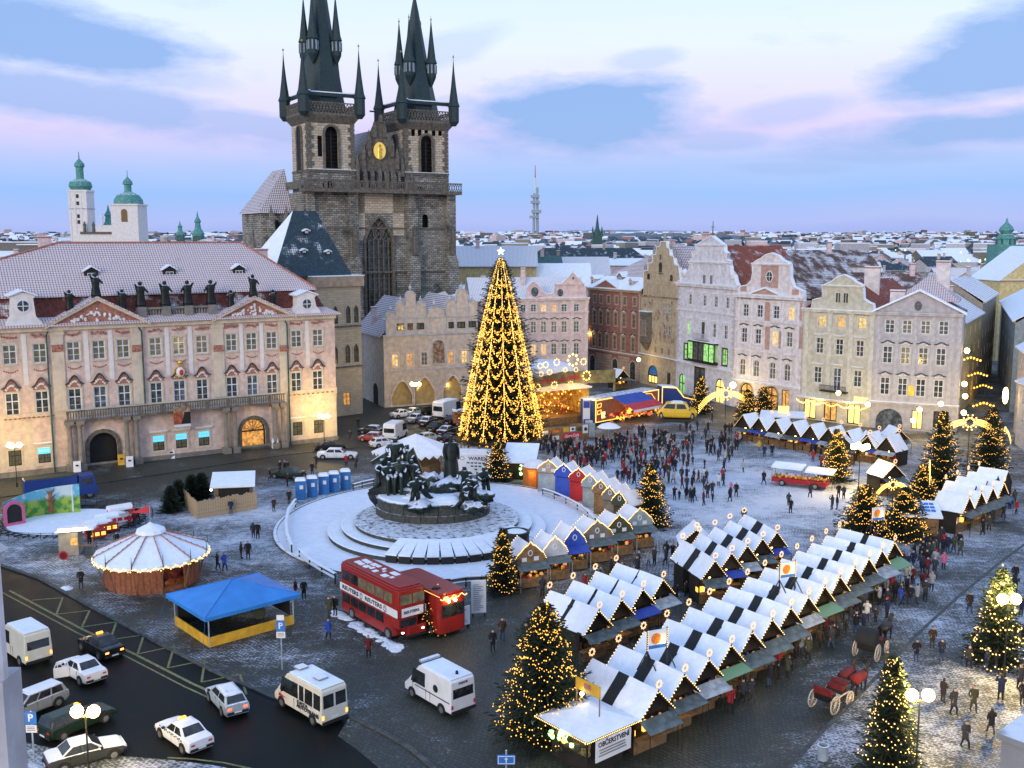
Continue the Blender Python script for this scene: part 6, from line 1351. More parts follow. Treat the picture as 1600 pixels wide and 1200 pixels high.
def rail_sec(pts,label,h=.95):
    P_=[G(*p)for p in pts];t=thing('bench_railing',label,'railing',P_[0],0,None);o0=P_[0]
    for p in P_:b=MB();b.box(-.06,.06,-.06,.06,0,h);b.build('post','dark_wood',t,loc=p-o0)
    for a_,c_ in zip(P_,P_[1:]):
        for z in(.45,.85):
            b=MB();b.tube(a_-o0+Vector((0,0,z)),c_-o0+Vector((0,0,z)),.06,n=4);d=(c_-a_).normalized();n_=Vector((-d.y,d.x,0))*.14;za=Vector((0,0,z+.05));b.hexa([a_-o0-n_+za,c_-o0-n_+za,c_-o0+n_+za,a_-o0+n_+za],[a_-o0-n_+za*1.08,c_-o0-n_+za*1.08,c_-o0+n_+za*1.08,a_-o0+n_+za*1.08],1);b.build('rail',['dark_wood','snow'],t)
rail_sec([(462,792),(451,808),(447,828),(449,848),(456,866)],'low wooden railing curving along the left edge of the round terrace')
rail_sec([(468,872),(484,888),(503,900),(524,912)],'low wooden railing at the lower left edge of the terrace by the red bus')
rail_sec([(672,925),(695,923)],'short snowy rail behind the red bus, left one');rail_sec([(703,921),(728,917),(752,916)],'short snowy rail behind the info boards')
rail_sec([(552,768),(566,764),(584,760)],'short railing between the blue toilets and the monument');rail_sec([(745,748),(775,748),(800,752)],'railing behind the monument before the white container')
rail_sec([(848,775),(866,781),(884,789),(902,799),(918,810),(930,823)],'snow-topped railing under the colourful hut backs')
# ------------------------------------------------------------------ small structures
for k,px in enumerate((470,488,506,522,540)):
    g=G(px,780-(px-470)*.22-1);t=thing('portable_toilet','blue portable toilet, %s in the row of five from the left'%ORD[k],'toilet',g,R(12),'blue portable toilets')
    b=MB();b.box(-.56,.56,-.56,.56,0,2.15);b.box(-.6,-.5,-.6,-.5,0,2.2);b.box(.5,.6,-.6,-.5,0,2.2);b.build('cabin','plastic_blue',t);b=MB();b.hexa([(-.62,-.62,2.2),(.62,-.62,2.2),(.62,.62,2.2),(-.62,.62,2.2)],[(-.45,-.5,2.45),(.45,-.5,2.45),(.45,.5,2.45),(-.45,.5,2.45)]);b.build('roof','snow',t)
    MB().box(-.42,.42,-.60,-.565,.1,2.0).build('door','plastic_blue',t);MB().box(-.1,.3,-.615,-.602,1.25,1.7).build('notice','paper_white',t)
P_=[G(*p)for p in[(286,789),(308,811),(402,795)]]
t=thing('plank_fence','pale upright plank fence round the christmas tree sale','fence',P_[1]);plk=MB().box(-.115,.115,-.02,.02,0,2.0).mesh('plank','plank_pale')
for a_,c_ in zip(P_,P_[1:]):
    n=int((c_-a_).length/.26);ag=math.atan2((c_-a_).y,(c_-a_).x)
    for i in range(n):p=a_+(c_-a_)*((i+.5)/n)-P_[1];o=link('plank',plk,t,p,ag);o.scale.z=random.uniform(.92,1.05)
g=G(365,790);t=thing('sales_hut','small wooden sales hut with a flat white snowy roof behind the plank fence','hut',g,R(10));b=MB();b.box(-2.0,2.0,0,2.4,0,2.3);b.build('wall','wood',t);MB().box(-1.6,1.8,-.05,.02,1.0,2.0).build('hatch','tar_black',t)
b=MB();b.hexa([(-2.4,-.9,2.3),(2.5,-.9,2.3),(2.3,3.0,3.1),(-2.5,3.0,3.1)],[(-2.4,-.9,2.5),(2.5,-.9,2.5),(2.3,3.0,3.3),(-2.5,3.0,3.3)]);b.build('roof','snow',t);MB().ball((-2.3,-.7,2.1),.14,8,6).build('lamp_bulb','white_glow',t)
def sign(px,py,h,label,kind):
    g=G(px,py);t=thing('road_sign',label,'sign',g,.0);MB().tube((0,0,0),(0,0,h),.05,n=6).build('pole','zinc',t)
    if kind=='round':b=MB();b.lathe([(.02,-.02),(.42,-.02),(.42,.02),(.02,.02)],20);b.v=[(v[0],v[2]-.08,v[1]+h)for v in b.v];b.build('sign_plate','sign_red',t);b=MB();b.lathe([(.02,-.01),(.30,-.01),(.30,.01),(.02,.01)],20);b.v=[(v[0],v[2]-.12,v[1]+h)for v in b.v];b.build('sign_face','coat_maroon',t);b=MB();b.lathe([(.6,0),(.3,.2),(.05,.22)],10);b.build('snow_heap','snow',t)
    else:
        MB().box(-.33,.33,-.10,-.06,h-.75,h).build('sign_plate','sign_blue',t);text('lettering','P',.62,'paper_white',t,(0,-.105,h-.37),bold=.02)
        MB().box(-.31,.31,-.10,-.06,h-1.25,h-.8).build('sub_plate','paper_white',t);b=MB();[b.box(-.22,.22,-.107,-.102,h-.92-k*.1,h-.89-k*.1)for k in range(3)];b.build('print','ink',t)
        if kind=='top':MB().box(-.26,.26,-.10,-.06,h+.05,h+.42).build('top_plate','paper_white',t)
sign(103,920,3.0,'round no-stopping sign on a thin pole left of the carousel','round');sign(54,1196,3.3,'blue parking sign at the bottom left beside the dark cars','P');sign(441,1046,3.6,'blue parking sign by the corner of the blue tent','top')
g=G(791,1225);t=thing('road_sign','dark blue sign board peeping in at the bottom edge','sign',g);MB().tube((0,0,0),(0,0,2.0),.05).build('pole','zinc',t);MB().box(-.5,.5,-.1,-.05,1.2,1.75).build('sign_plate','sign_blue',t);b=MB();ringframe(b,[(-.46,1.24),(.46,1.24),(.46,1.71),(-.46,1.71)],.04,-.12,-.101);b.prism([(-.1,1.5),(.1,1.5),(0,1.64)],-.115,-.101);b.box(-.03,.03,-.115,-.101,1.3,1.5);b.build('arrow','paper_white',t)
c4_=[G(*p)for p in[(284,965),(327,1012),(452,972),(400,938)]];P0=c4_[1];t=thing('blue_tent','square tent with bright blue roof over a yellow skirting','tent',P0,math.atan2((c4_[2]-P0).y,(c4_[2]-P0).x)-R(5))
Wd,Dp=(c4_[2]-P0).length,6.0
b=MB();b.box(0,Wd,0,.08,0,.75);b.box(0,.08,.08,Dp,0,.75);b.build('skirting','board_yellow',t)
for x in(0,Wd):
    for y in(0,Dp):MB().tube((x+.04,y+.04,.0),(x+.04,y+.04,2.6),.05).build('pole','zinc',t)
b=MB();o_=.45;z0=2.5;A_=[(-o_,-o_,z0),(Wd+o_,-o_,z0),(Wd+o_,Dp+o_,z0),(-o_,Dp+o_,z0)];tp=(Wd/2,Dp/2,3.75)
for i in range(4):b.poly([A_[i],A_[(i+1)%4],tp]);b.poly([(A_[i][0],A_[i][1],z0-.3),(A_[(i+1)%4][0],A_[(i+1)%4][1],z0-.3),A_[(i+1)%4],A_[i]])
b.build('tent_roof','canvas_blue',t,bevel=.03);sb=MB();[sb.tube((A_[i_][0],A_[i_][1],z0+.02),(tp[0],tp[1],tp[2]+.02),.03,n=4)for i_ in range(4)];[sb.tube((A_[i_][0],A_[i_][1],z0-.2),(A_[i_][0]*1.0+(-.5 if i_ in(0,3)else .5),A_[i_][1]+(-.5 if i_<2 else .5),0),.015,n=3)for i_ in range(4)];sb.build('seam','sign_blue',t);b=MB();b.box(.2,Wd-.2,Dp-.2,Dp-.1,0,2.5);b.box(Wd-.2,Wd-.1,.3,Dp,.75,2.5);b.build('back_wall','tar_black',t)
b=MB();b.lathe([(.5,0),(.52,.1)],16);b.v=[(v[0]+Wd*.62,v[2]+.3,v[1]+1.5)for v in b.v];b.build('ring_sign','olive_' if 0 else 'coat_olive',t)
g=Vector((-31.8,87.4,0));CR=thing('carousel','round carousel under a snow-white scalloped tent roof with red-brown boards','carousel',g)
R1=3.9;R2=4.85;n=12
b=MB();b.lathe([(R1,0),(R1,.35)],24,m=0);b.build('platform','wood_red',CR)
for i in range(n):
    a0,a1=2*PI*i/n,2*PI*(i+1)/n;A_=lambda a_,r,z:(r*math.cos(a_),r*math.sin(a_),z)
    if not(R(285)<(a0+a1)/2<R(345)):
        b=MB();b.hexa([A_(a0,R1,.0),A_(a0,R1+.08,.0),A_(a1,R1+.08,.0),A_(a1,R1,.0)],[A_(a0,R1,2.0),A_(a0,R1+.08,2.0),A_(a1,R1+.08,2.0),A_(a1,R1,2.0)]);[b.tube(A_(a0+(a1-a0)*u,R1+.1,.1),A_(a0+(a1-a0)*u,R1+.1,1.9),.025,n=4)for u in(.25,.5,.75)];b.build('side_board','wood_red',CR)
    MB().tube(A_(a0,R1+.15,0),A_(a0,R2-.1,2.85),.055,n=6).build('pole','wood',CR)
    b=MB();mid=(a0+a1)/2;zc_,ze_=4.35,2.75
    for j in range(4):
        u0,u1=a0+(a1-a0)*j/4,a0+(a1-a0)*(j+1)/4;sg=lambda u:-.16*math.sin(PI*(u-a0)/(a1-a0));b.poly([A_(u0,R2,ze_+sg(u0)),A_(u1,R2,ze_+sg(u1)),A_(u1,.9,zc_),A_(u0,.9,zc_)]);b.poly([A_(u0,R2,ze_+sg(u0)-.3),A_(u1,R2,ze_+sg(u1)-.3),A_(u1,R2,ze_+sg(u1)),A_(u0,R2,ze_+sg(u0))])
    b.build('roof_panel','snow',CR)
    b=MB();b.tube(A_(a0,R2+.02,ze_+.08),A_(a0,.95,zc_+.08),.05,n=4);[b.octa(A_(a0,R2-.3-k*.5,ze_+.16+(k*.5+.3)/(R2-.9)*(zc_-ze_)),.07)for k in range(9)];b.build('seam','relief_red',CR)
    b=MB();b.tube(A_(a0,R2,ze_-.2),A_(a0,R2,ze_+.9),.06,.01,5);b.build('spike','copper_dark',CR)
b=MB();b.lathe([(1.3,4.4),(1.2,4.7),(.25,5.15),(.05,5.3)],12);b.build('cupola','snow',CR);b=MB();b.lathe([(.95,4.0),(.95,4.5)],12);b.build('cupola_wall','wood_red',CR)
b=MB();b.tube((0,0,5.2),(0,0,6.8),.03,n=4);b.build('flagpole','zinc',CR);b=MB();b.prism([(-.05,6.8),(-.05,6.1),(-1.7,6.1)],-.01,.01);b.build('pennant','sign_red',CR)
b=MB();[b.octa((R2*1.01*math.cos(a_),R2*1.01*math.sin(a_),2.42+.12*math.sin(a_*36)),.075)for a_ in[2*PI*k/150 for k in range(150)]];b.build('light_string','bulb_warm',CR,uv=False)
for a_ in[R(x)for x in range(270,360,18)]:rock_=MB();rock_.ball((3.2*math.cos(a_),3.2*math.sin(a_),1.2),.45,7,5,0,1.0);rock_.tube((3.2*math.cos(a_),3.2*math.sin(a_),.3),(3.2*math.cos(a_),3.2*math.sin(a_),2.7),.04,n=4);rock_.build('carousel_seat','coat_maroon',CR)
plight('carousel_light',CR,(1,-2.5,2.3),60)
c=G(110,815);TR=thing('train_track','oval toy railway with low fence round a snowy lawn','track',c);n=44;ra,rb=7.6,6.2
b=MB();b.lathe([(1,.02),(.02,.05)],40,sx=ra-1.2,sy=rb-1.0);b.build('lawn_snow','snow',TR)
b=MB()
for i in range(n):
    a0,a1=2*PI*i/n,2*PI*(i+1)/n
    for k in(1,.9):b.tube((ra*k*math.cos(a0),rb*k*math.sin(a0),.15),(ra*k*math.cos(a1),rb*k*math.sin(a1),.15),.05,n=4)
    b.tube((ra*.87*math.cos(a0),rb*.87*math.sin(a0),.08),(ra*1.03*math.cos(a0),rb*1.03*math.sin(a0),.08),.07,n=4)
    if R(95)<a0 or 1:
        b.tube((ra*1.12*math.cos(a0),rb*1.12*math.sin(a0),0),(ra*1.12*math.cos(a0),rb*1.12*math.sin(a0),.8),.03,n=3);b.tube((ra*1.12*math.cos(a0),rb*1.12*math.sin(a0),.75),(ra*1.12*math.cos(a1),rb*1.12*math.sin(a1),.75),.03,n=3);b.tube((ra*1.12*math.cos(a0),rb*1.12*math.sin(a0),.4),(ra*1.12*math.cos(a1),rb*1.12*math.sin(a1),.4),.02,n=3)
b.build('rails','black_iron',TR)
a=NT('meadow_painting');sep=a.n('ShaderNodeSeparateXYZ');a.l(a.tc.outputs['Object'],sep.inputs[0]);nn_=a.noise(.9,5)
kk=a.step(a.math('ADD',sep.outputs[2],a.math('MULTIPLY',a.math('SUBTRACT',nn_,.5),1.4)),1.5,2.1)
grs=a.mix(a.step(a.noise(1.6,4),.4,.6),(.04,.22,.03),(.30,.42,.05));skc=a.mix(a.step(a.noise(.7,4),.45,.6),(.10,.40,.55),(.5,.6,.6));a.col(a.mix(kk,grs,skc))
p0,p1=G(8,822),G(126,800);t=thing('painted_backdrop','painted meadow backdrop with tree and tunnel mouth behind the toy railway','backdrop',p0,math.atan2((p1-p0).y,(p1-p0).x));Wb=(p1-p0).length
b=MB();n=10
for i in range(n):
    u0,u1=i/n,(i+1)/n;bow=lambda u:1.6*math.sin(PI*u);b.hexa([(u0*Wb,bow(u0),0),(u1*Wb,bow(u1),0),(u1*Wb,bow(u1)+.08,0),(u0*Wb,bow(u0)+.08,0)],[(u0*Wb,bow(u0),2.5+.7*u0),(u1*Wb,bow(u1),2.5+.7*u1),(u1*Wb,bow(u1)+.08,2.5+.7*u1),(u0*Wb,bow(u0)+.08,2.5+.7*u0)])
b.build('board','meadow_painting',t);b=MB();b.lathe([(.32,0),(.2,.7),(.17,2.3)],6,(Wb*.66,1.25,.3));[b.tube((Wb*.66,1.25,z_),(Wb*.66+dx_,1.2,z_+.75),.1,.04,n=5)for z_,dx_ in((1.3,-.7),(1.6,.75),(2.1,-.45),(2.2,.5),(.9,.5))];b.build('painted_tree','wood_red',t);b=MB();b.lathe([(.1,0),(.07,3.0)],6,(Wb*.92,.4,.1));b.build('birch_trunk','paper_white',t)
b=MB();b.prism([(p[0]+.9,p[1])for p in arcpts(1.5,2.2,.75)],-.3,-.1);b.build('tunnel_mouth','tar_black',t);b=MB();pts=arcpts(2.1,2.6,1.05,10);ringframe(b,[(p[0]+.9,p[1])for p in pts],.3,-.4,-.12);b.build('tunnel_arch','coat_pink',t)
for k,(px,py,col_,L_)in enumerate(((168,832,'sign_red',1.9),(150,842,'sign_red',1.9),(188,818,'white_paint',2.2))):
    g=G(px,py);t=thing('toy_train_car',['red toy train carriage with snowy roof, middle one','red toy train carriage nearest the ticket booth','white and red toy engine at the head of the train'][k],'toy train',g,R(38));b=MB();b.box(-L_/2,L_/2,-.55,.55,.25,.95);b.build('body',col_,t);[MB().lathe([(.2,0),(.2,.08)],10,(x,y,.2)).build('wheel','black_iron',t)for x in(-.6,.6)for y in(-.5,.42)]
    b=MB();r_=[(.68*math.cos(PI*i/8),1.6+.5*math.sin(PI*i/8))for i in range(9)];b.prism(r_,-L_/2-.1,L_/2+.1,'x');b.build('roof','snow' if k<2 else 'snow_warm',t);b=MB();[b.box(x-.03,x+.03,y-.03,y+.03,.95,1.6)for x in(-L_/2,L_/2)for y in(-.55,.55)];b.build('post','sign_red',t);b=MB();[b.box(-L_/2+.15+i*.6,-L_/2+.55+i*.6,-.57,-.555,.45,.8)for i in range(3)];b.build('panel','bulb_gold' if k<2 else 'sign_red',t)
    if k==2:b=MB();b.lathe([(.9,0),(.9,.1)],16);b.v=[(v[2]+1.15,v[0],v[1]+1.15)for v in b.v];b.build('front_disc','sign_red',t)
g=G(108,868);t=thing('ticket_booth','small grey ticket booth with a brightly lit snowy top by the toy railway','booth',g,R(8));b=MB();b.box(-.9,.9,0,1.6,0,2.3);b.build('wall','plaster_dull',t);MB().box(.2,.85,-.04,-.002,1.0,1.7).build('window','glass_amber',t);b=MB();b.hexa([(-1.1,-.3,2.3),(2.4,-.3,2.5),(2.4,1.9,2.5),(-1.1,1.9,2.3)],[(-1.1,-.3,2.45),(2.4,-.3,2.65),(2.4,1.9,2.65),(-1.1,1.9,2.45)]);b.build('roof','snow_warm',t);b=MB();b.tube((-.8,-.25,2.62),(1.8,-.25,2.72),.05,n=6);b.build('neon_tube','lamp_soft',t);plight('booth_light',t,(.6,-1.0,2.9),90,(1,.8,.45));b=MB();b.box(1.0,2.3,0,.1,.9,1.0);b.tube((2.3,-.2,0),(2.3,-.2,2.5),.04,n=5);b.build('counter','wood',t)
for k,(px,py)in enumerate(((121,737),(190,726),(203,729),(268,716),(370,704),(382,697),(430,700))):
    g=G(px,py,.1);t=thing('sandwich_board','white sandwich board before the palace, %s from the left'%ORD[k],'board',g,R(20),'sandwich boards before the palace');b=MB();b.hexa([(-.45,-.3,0),(.45,-.3,0),(.45,.3,0),(-.45,.3,0)],[(-.45,-.05,1.4),(.45,-.05,1.4),(.45,.05,1.4),(-.45,.05,1.4)]);b.build('board','board_yellow' if k in(1,)else 'paper_white',t);b=MB();b.ball((0,-.2,.85),.2,8,5,0,.6);b.build('print','ink',t)
# ------------------------------------------------------------------ vehicles (front = +x)
def paint(name,c,top=0,rough=.3):return mat(name,c,rough,var=.06,top=top,spec=.5)
paint('paint_white',(.68,.70,.72),.3);paint('paint_offwhite',(.60,.59,.50));paint('paint_grey',(.22,.24,.26),.25);paint('paint_black',(.008,.01,.012),0,.2);paint('paint_blacksnow',(.01,.012,.013),.28);paint('paint_green',(.012,.03,.02),0);paint('paint_red',(.30,.015,.012),0);paint('paint_redsnow',(.28,.02,.015),.15);paint('paint_blue',(.02,.05,.22),.0);paint('paint_silver',(.30,.38,.46),.1);paint('paint_yellow',(.65,.42,.02),.0);paint('bus_red',(.27,.018,.014),.0);paint('snowy_car',(.03,.035,.035),.55)
def fr_quad(q,u0,u1,v0,v1):
    a_,b_,c_,d_=[Vector(p)for p in q];f=lambda u,v:(a_*(1-u)+b_*u)*(1-v)+(d_*(1-u)+c_*u)*v
    return[f(u0,v0),f(u1,v0),f(u1,v1),f(u0,v1)]
def panel(t,name,q,m,off=.012,th=.02,**kw):
    nrm=(Vector(q[1])-Vector(q[0])).cross(Vector(q[3])-Vector(q[0])).normalized();b=MB();f=[Vector(p)+nrm*off for p in q];r_=[Vector(p)-nrm*th for p in q]
    b.add(r_+f,[(3,2,1,0),(4,5,6,7),(0,1,5,4),(1,2,6,5),(2,3,7,6),(3,0,4,7)]);return b.build(name,m,t,**kw)
def wheel(t,x,y,r=.31,w=.2,dark=False):
    sgn=1 if y>0 else-1;b=MB();b.lathe([(r*.6,-w/2),(r*.93,-w/2),(r,-w*.3),(r,w*.3),(r*.93,w/2),(r*.6,w/2)],16);b.v=[(v[0],v[2],v[1])for v in b.v];o=b.build('wheel','rubber',t,loc=(x,y,r))
    b=MB();b.lathe([(.02,.0),(r*.62,0),(r*.62,.03),(.02,.05)],12);b.v=[(v[0],v[2]*sgn+sgn*w*.42,v[1])for v in b.v];b.build('rim','steel',o)
def car(label,rear,front,m,kind='sedan',tail='sign_red',cat='car',glassm='glass_car',L=None,extra=None,group=None,z=0,name='car'):
    pr,pf=G(*rear),G(*front);d=(pf-pr).normalized();ang_=math.atan2(d.y,d.x)
    L=L or{'sedan':4.3,'hatch':3.7,'estate':4.4,'limo':5.4,'beetle':4.4}[kind];c=pr+d*L/2
    t=thing(name,label,cat,(c.x,c.y,z),ang_,group);h=L/2;w=.84 if kind!='hatch' else .78
    if kind=='beetle':st_=[(h,.35,.55,.62),(h-.35,.2,.88,.80),(h-1.1,.18,1.02,.86),(0,.18,.98,.86),(-h+1.1,.18,1.02,.86),(-h+.35,.2,.88,.8),(-h,.35,.55,.62)]
    elif kind=='hatch':st_=[(h,.30,.60,.70),(h-.25,.2,.74,w),(h-1.0,.18,.88,w),(0,.18,.92,w),(-h+.5,.18,.94,w),(-h+.1,.2,.92,w-.02),(-h,.3,.85,w-.06)]
    else:st_=[(h,.30,.60,w-.12),(h-.22,.2,.74,w-.02),(h-1.15,.18,.86,w),(0,.18,.92,w),(-h+1.0,.18,.93,w),(-h+.2,.2,.92,w-.02),(-h,.32,.84,w-.10)]
    b=MB();ring=[]
    for(x,zb,zt,hw)in st_:ring+=[(x,-hw*.9,zb),(x,-hw,zb+.14),(x,-hw,(zb+zt)*.55),(x,-hw*.96,zt),(x,0,zt+.04),(x,hw*.96,zt),(x,hw,(zb+zt)*.55),(x,hw,zb+.14),(x,hw*.9,zb)]
    n=9;fs=[]
    for k in range(len(st_)-1):
        for i in range(n):fs.append((k*n+i,(k+1)*n+i,(k+1)*n+(i+1)%n,k*n+(i+1)%n)[::-1])
    fs+=[tuple(range(n)),tuple(range((len(st_)-1)*n,len(st_)*n))[::-1]];b.add(ring,fs)
    x1,x2,x3,x4,zt={'sedan':(h-1.25,h-1.95,-h+1.35,-h+.72,1.38),'limo':(h-1.5,h-2.2,-h+1.5,-h+.9,1.40),'hatch':(h-.95,h-1.6,-h+.55,-h+.12,1.38),'estate':(h-1.25,h-1.95,-h+.30,-h+.08,1.42),'beetle':(h-1.05,h-1.8,-h+1.5,-h+.55,1.50)}[kind]
    zb=.92;wb,wt2=w*.93,w*.74
    Bq=[(x4,-wb,zb),(x1,-wb,zb-.04),(x1,wb,zb-.04),(x4,wb,zb)];Tq=[(x3,-wt2,zt),(x2,-wt2,zt),(x2,wt2,zt),(x3,wt2,zt)]
    b.hexa(Bq,Tq)
    b.hexa([(x3+.02,-wt2+.03,zt+.002),(x2-.02,-wt2+.03,zt+.002),(x2-.02,wt2-.03,zt+.002),(x3+.02,wt2-.03,zt+.002)],[(x3+.2,-wt2*.7,zt+.05),(x2-.2,-wt2*.7,zt+.05),(x2-.2,wt2*.7,zt+.05),(x3+.2,wt2*.7,zt+.05)])
    bo=b.build('body',m,t,bevel=.055)
    for x in(h-.78,-h+.80):
        for sg in(-1,1):ab=MB();ab.prism([(x+.40*math.cos(PI*i_/8),.30+.40*math.sin(PI*i_/8))for i_ in range(9)]+[(x-.4,.2),(x+.4,.2)],*sorted((sg*(w-.2),sg*(w+.006))));ab.build('wheel_arch','rubber',t)
    for sg in(-1,1):
        for x in(-.05,-h*.46):MB().box(x-.008,x+.008,*sorted((sg*(w-.05),sg*(w+.004))),.32,.88).build('door_gap','rubber',t)if kind!='beetle' else None
    panel(t,'windscreen',fr_quad((Bq[1],Bq[2],Tq[2],Tq[1]),.07,.93,.1,.92),glassm);panel(t,'rear_window',fr_quad((Bq[3],Bq[0],Tq[0],Tq[3]),.08,.92,.12,.9),glassm)
    for q in((Bq[0],Bq[1],Tq[1],Tq[0]),(Bq[2],Bq[3],Tq[3],Tq[2])):
        for u0,u1 in((.08,.48),(.53,.90))if kind!='estate' else((.04,.3),(.34,.62),(.66,.92)):panel(t,'side_window',fr_quad(q,u0,u1,.12,.88),glassm)
    for x in(h-.78,-h+.80):
        for y in(-w+.06,w-.06):wheel(t,x,y)
    for y in(-w*.66,w*.66):
        MB().box(-h-.02,-h+.12,y-.12,y+.12,.64,.75).build('taillight',tail,t);MB().box(h-.16,h+.01,y-.14,y+.14,.50,.64).build('headlight','chrome',t)
    b=MB();b.box(-h-.06,-h+.1,-w+.1,w-.1,.32,.48);b.build('bumper','rubber',t);b=MB();b.box(h-.1,h+.06,-w+.1,w-.1,.3,.44);b.build('bumper','rubber',t);MB().box(-h-.075,-h-.06,-.24,.24,.40,.50).build('number_plate','paper_white',t)
    for y in(-w-.09,w+.09):MB().box(x1-.25,x1-.12,y-.07,y+.07,.9,1.03).build('wing_mirror','rubber',t)
    if extra:extra(t,h,w,zt,zb)
    return t
def roofsign(t,h,w,zt,zb):MB().box(-.10+.1,.10+.1,-.22,.22,zt+.05,zt+.16).build('roof_sign','amber',t)
def taxi(t,h,w,zt,zb):
    roofsign(t,h,w,zt,zb)
    for y in(-w-.004,w+.004):
        b=MB();[b.box(-1.3+k*.2,-1.2+k*.2,min(y,y*.97),max(y,y*1.002),.74+(k%2)*.07,.81+(k%2)*.07)for k in range(14)];b.build('check_stripe','ink',t)
def opendoor(t,h,w,zt,zb):
    b=MB();b.box(0,1.0,0,.06,.3,.95);ringframe(b,[(0,.95),(1.0,.95),(.8,1.4),(.1,1.4)],.06,0,.05);o=b.build('open_door','paint_white',t,loc=(.0,w,0),rz=R(65))
car('dark car with glowing brake lights waiting behind the white van',(180,1032),(112,992),'paint_black','sedan','tail_hot',extra=roofsign)
car('white saloon car with its left door open by the left edge',(152,1070),(82,1030),'paint_white','sedan',extra=opendoor)
car('grey estate car with snow-white roof at the left edge',(98,1092),(8,1128),'paint_grey','estate',L=4.5)
car('dark estate taxi with dotted stripe behind the lower lamp',(68,1160),(192,1108),'paint_green','estate',extra=taxi)
car('dark car half covered in snow under the bright lamp at the bottom left',(72,1206),(208,1168),'snowy_car','sedan')
car('white taxi saloon with amber roof sign and checked stripe',(316,1178),(238,1124),'paint_white','sedan',extra=taxi)
car('silver-blue car with red tail lights driving along the kerb',(372,1122),(318,1062),'paint_silver','hatch','tail_red',L=4.1)
car('long white limousine parked before the palace corner',(497,716),(562,716),'paint_white','limo');car('dark car parked right behind the long white limousine',(492,705),(540,702),'paint_black','sedan')
car('dark green car parked left of the blue toilets',(474,748),(424,745),'paint_green','sedan');car('red car parked beside the white van in the car park',(598,690),(560,688),'paint_redsnow','hatch');car('black off-road car with snowy roof behind the red car',(596,679),(570,677),'paint_blacksnow','hatch')
car('small white hatchback left of the white umbrella roof',(580,700),(604,697),'paint_white','hatch')
PK=[(612,654,636,651,'paint_white','white saloon with snowy bonnet at the back of the car park'),(655,649,678,645,'paint_black','black car under the street lamp by the arcades'),(640,662,662,656,'paint_grey','grey car behind the white van in the car park'),(660,667,680,659,'paint_blacksnow','black snow-topped car in the middle of the car park'),(672,676,694,667,'paint_green','dark green car beside the black ones in the car park'),(688,682,712,674,'paint_blacksnow','black snow-topped car nearest the tall tree'),(655,692,684,688,'paint_silver','pale silver car just above the white umbrella roof'),(690,694,716,688,'paint_black','dark car behind the standing bronze figure'),(634,652,655,648,'paint_silver','silver car at the back row of the car park'),(698,665,718,658,'paint_black','dark car beside the brown box trailer')]
for x0,y0,x1,y1,m_,lb in PK:car(lb,(x0,y0),(x1,y1),m_,'hatch' if x0%2 else 'sedan',group='cars in the small car park')
def bx(v0,v1):return v0,v1
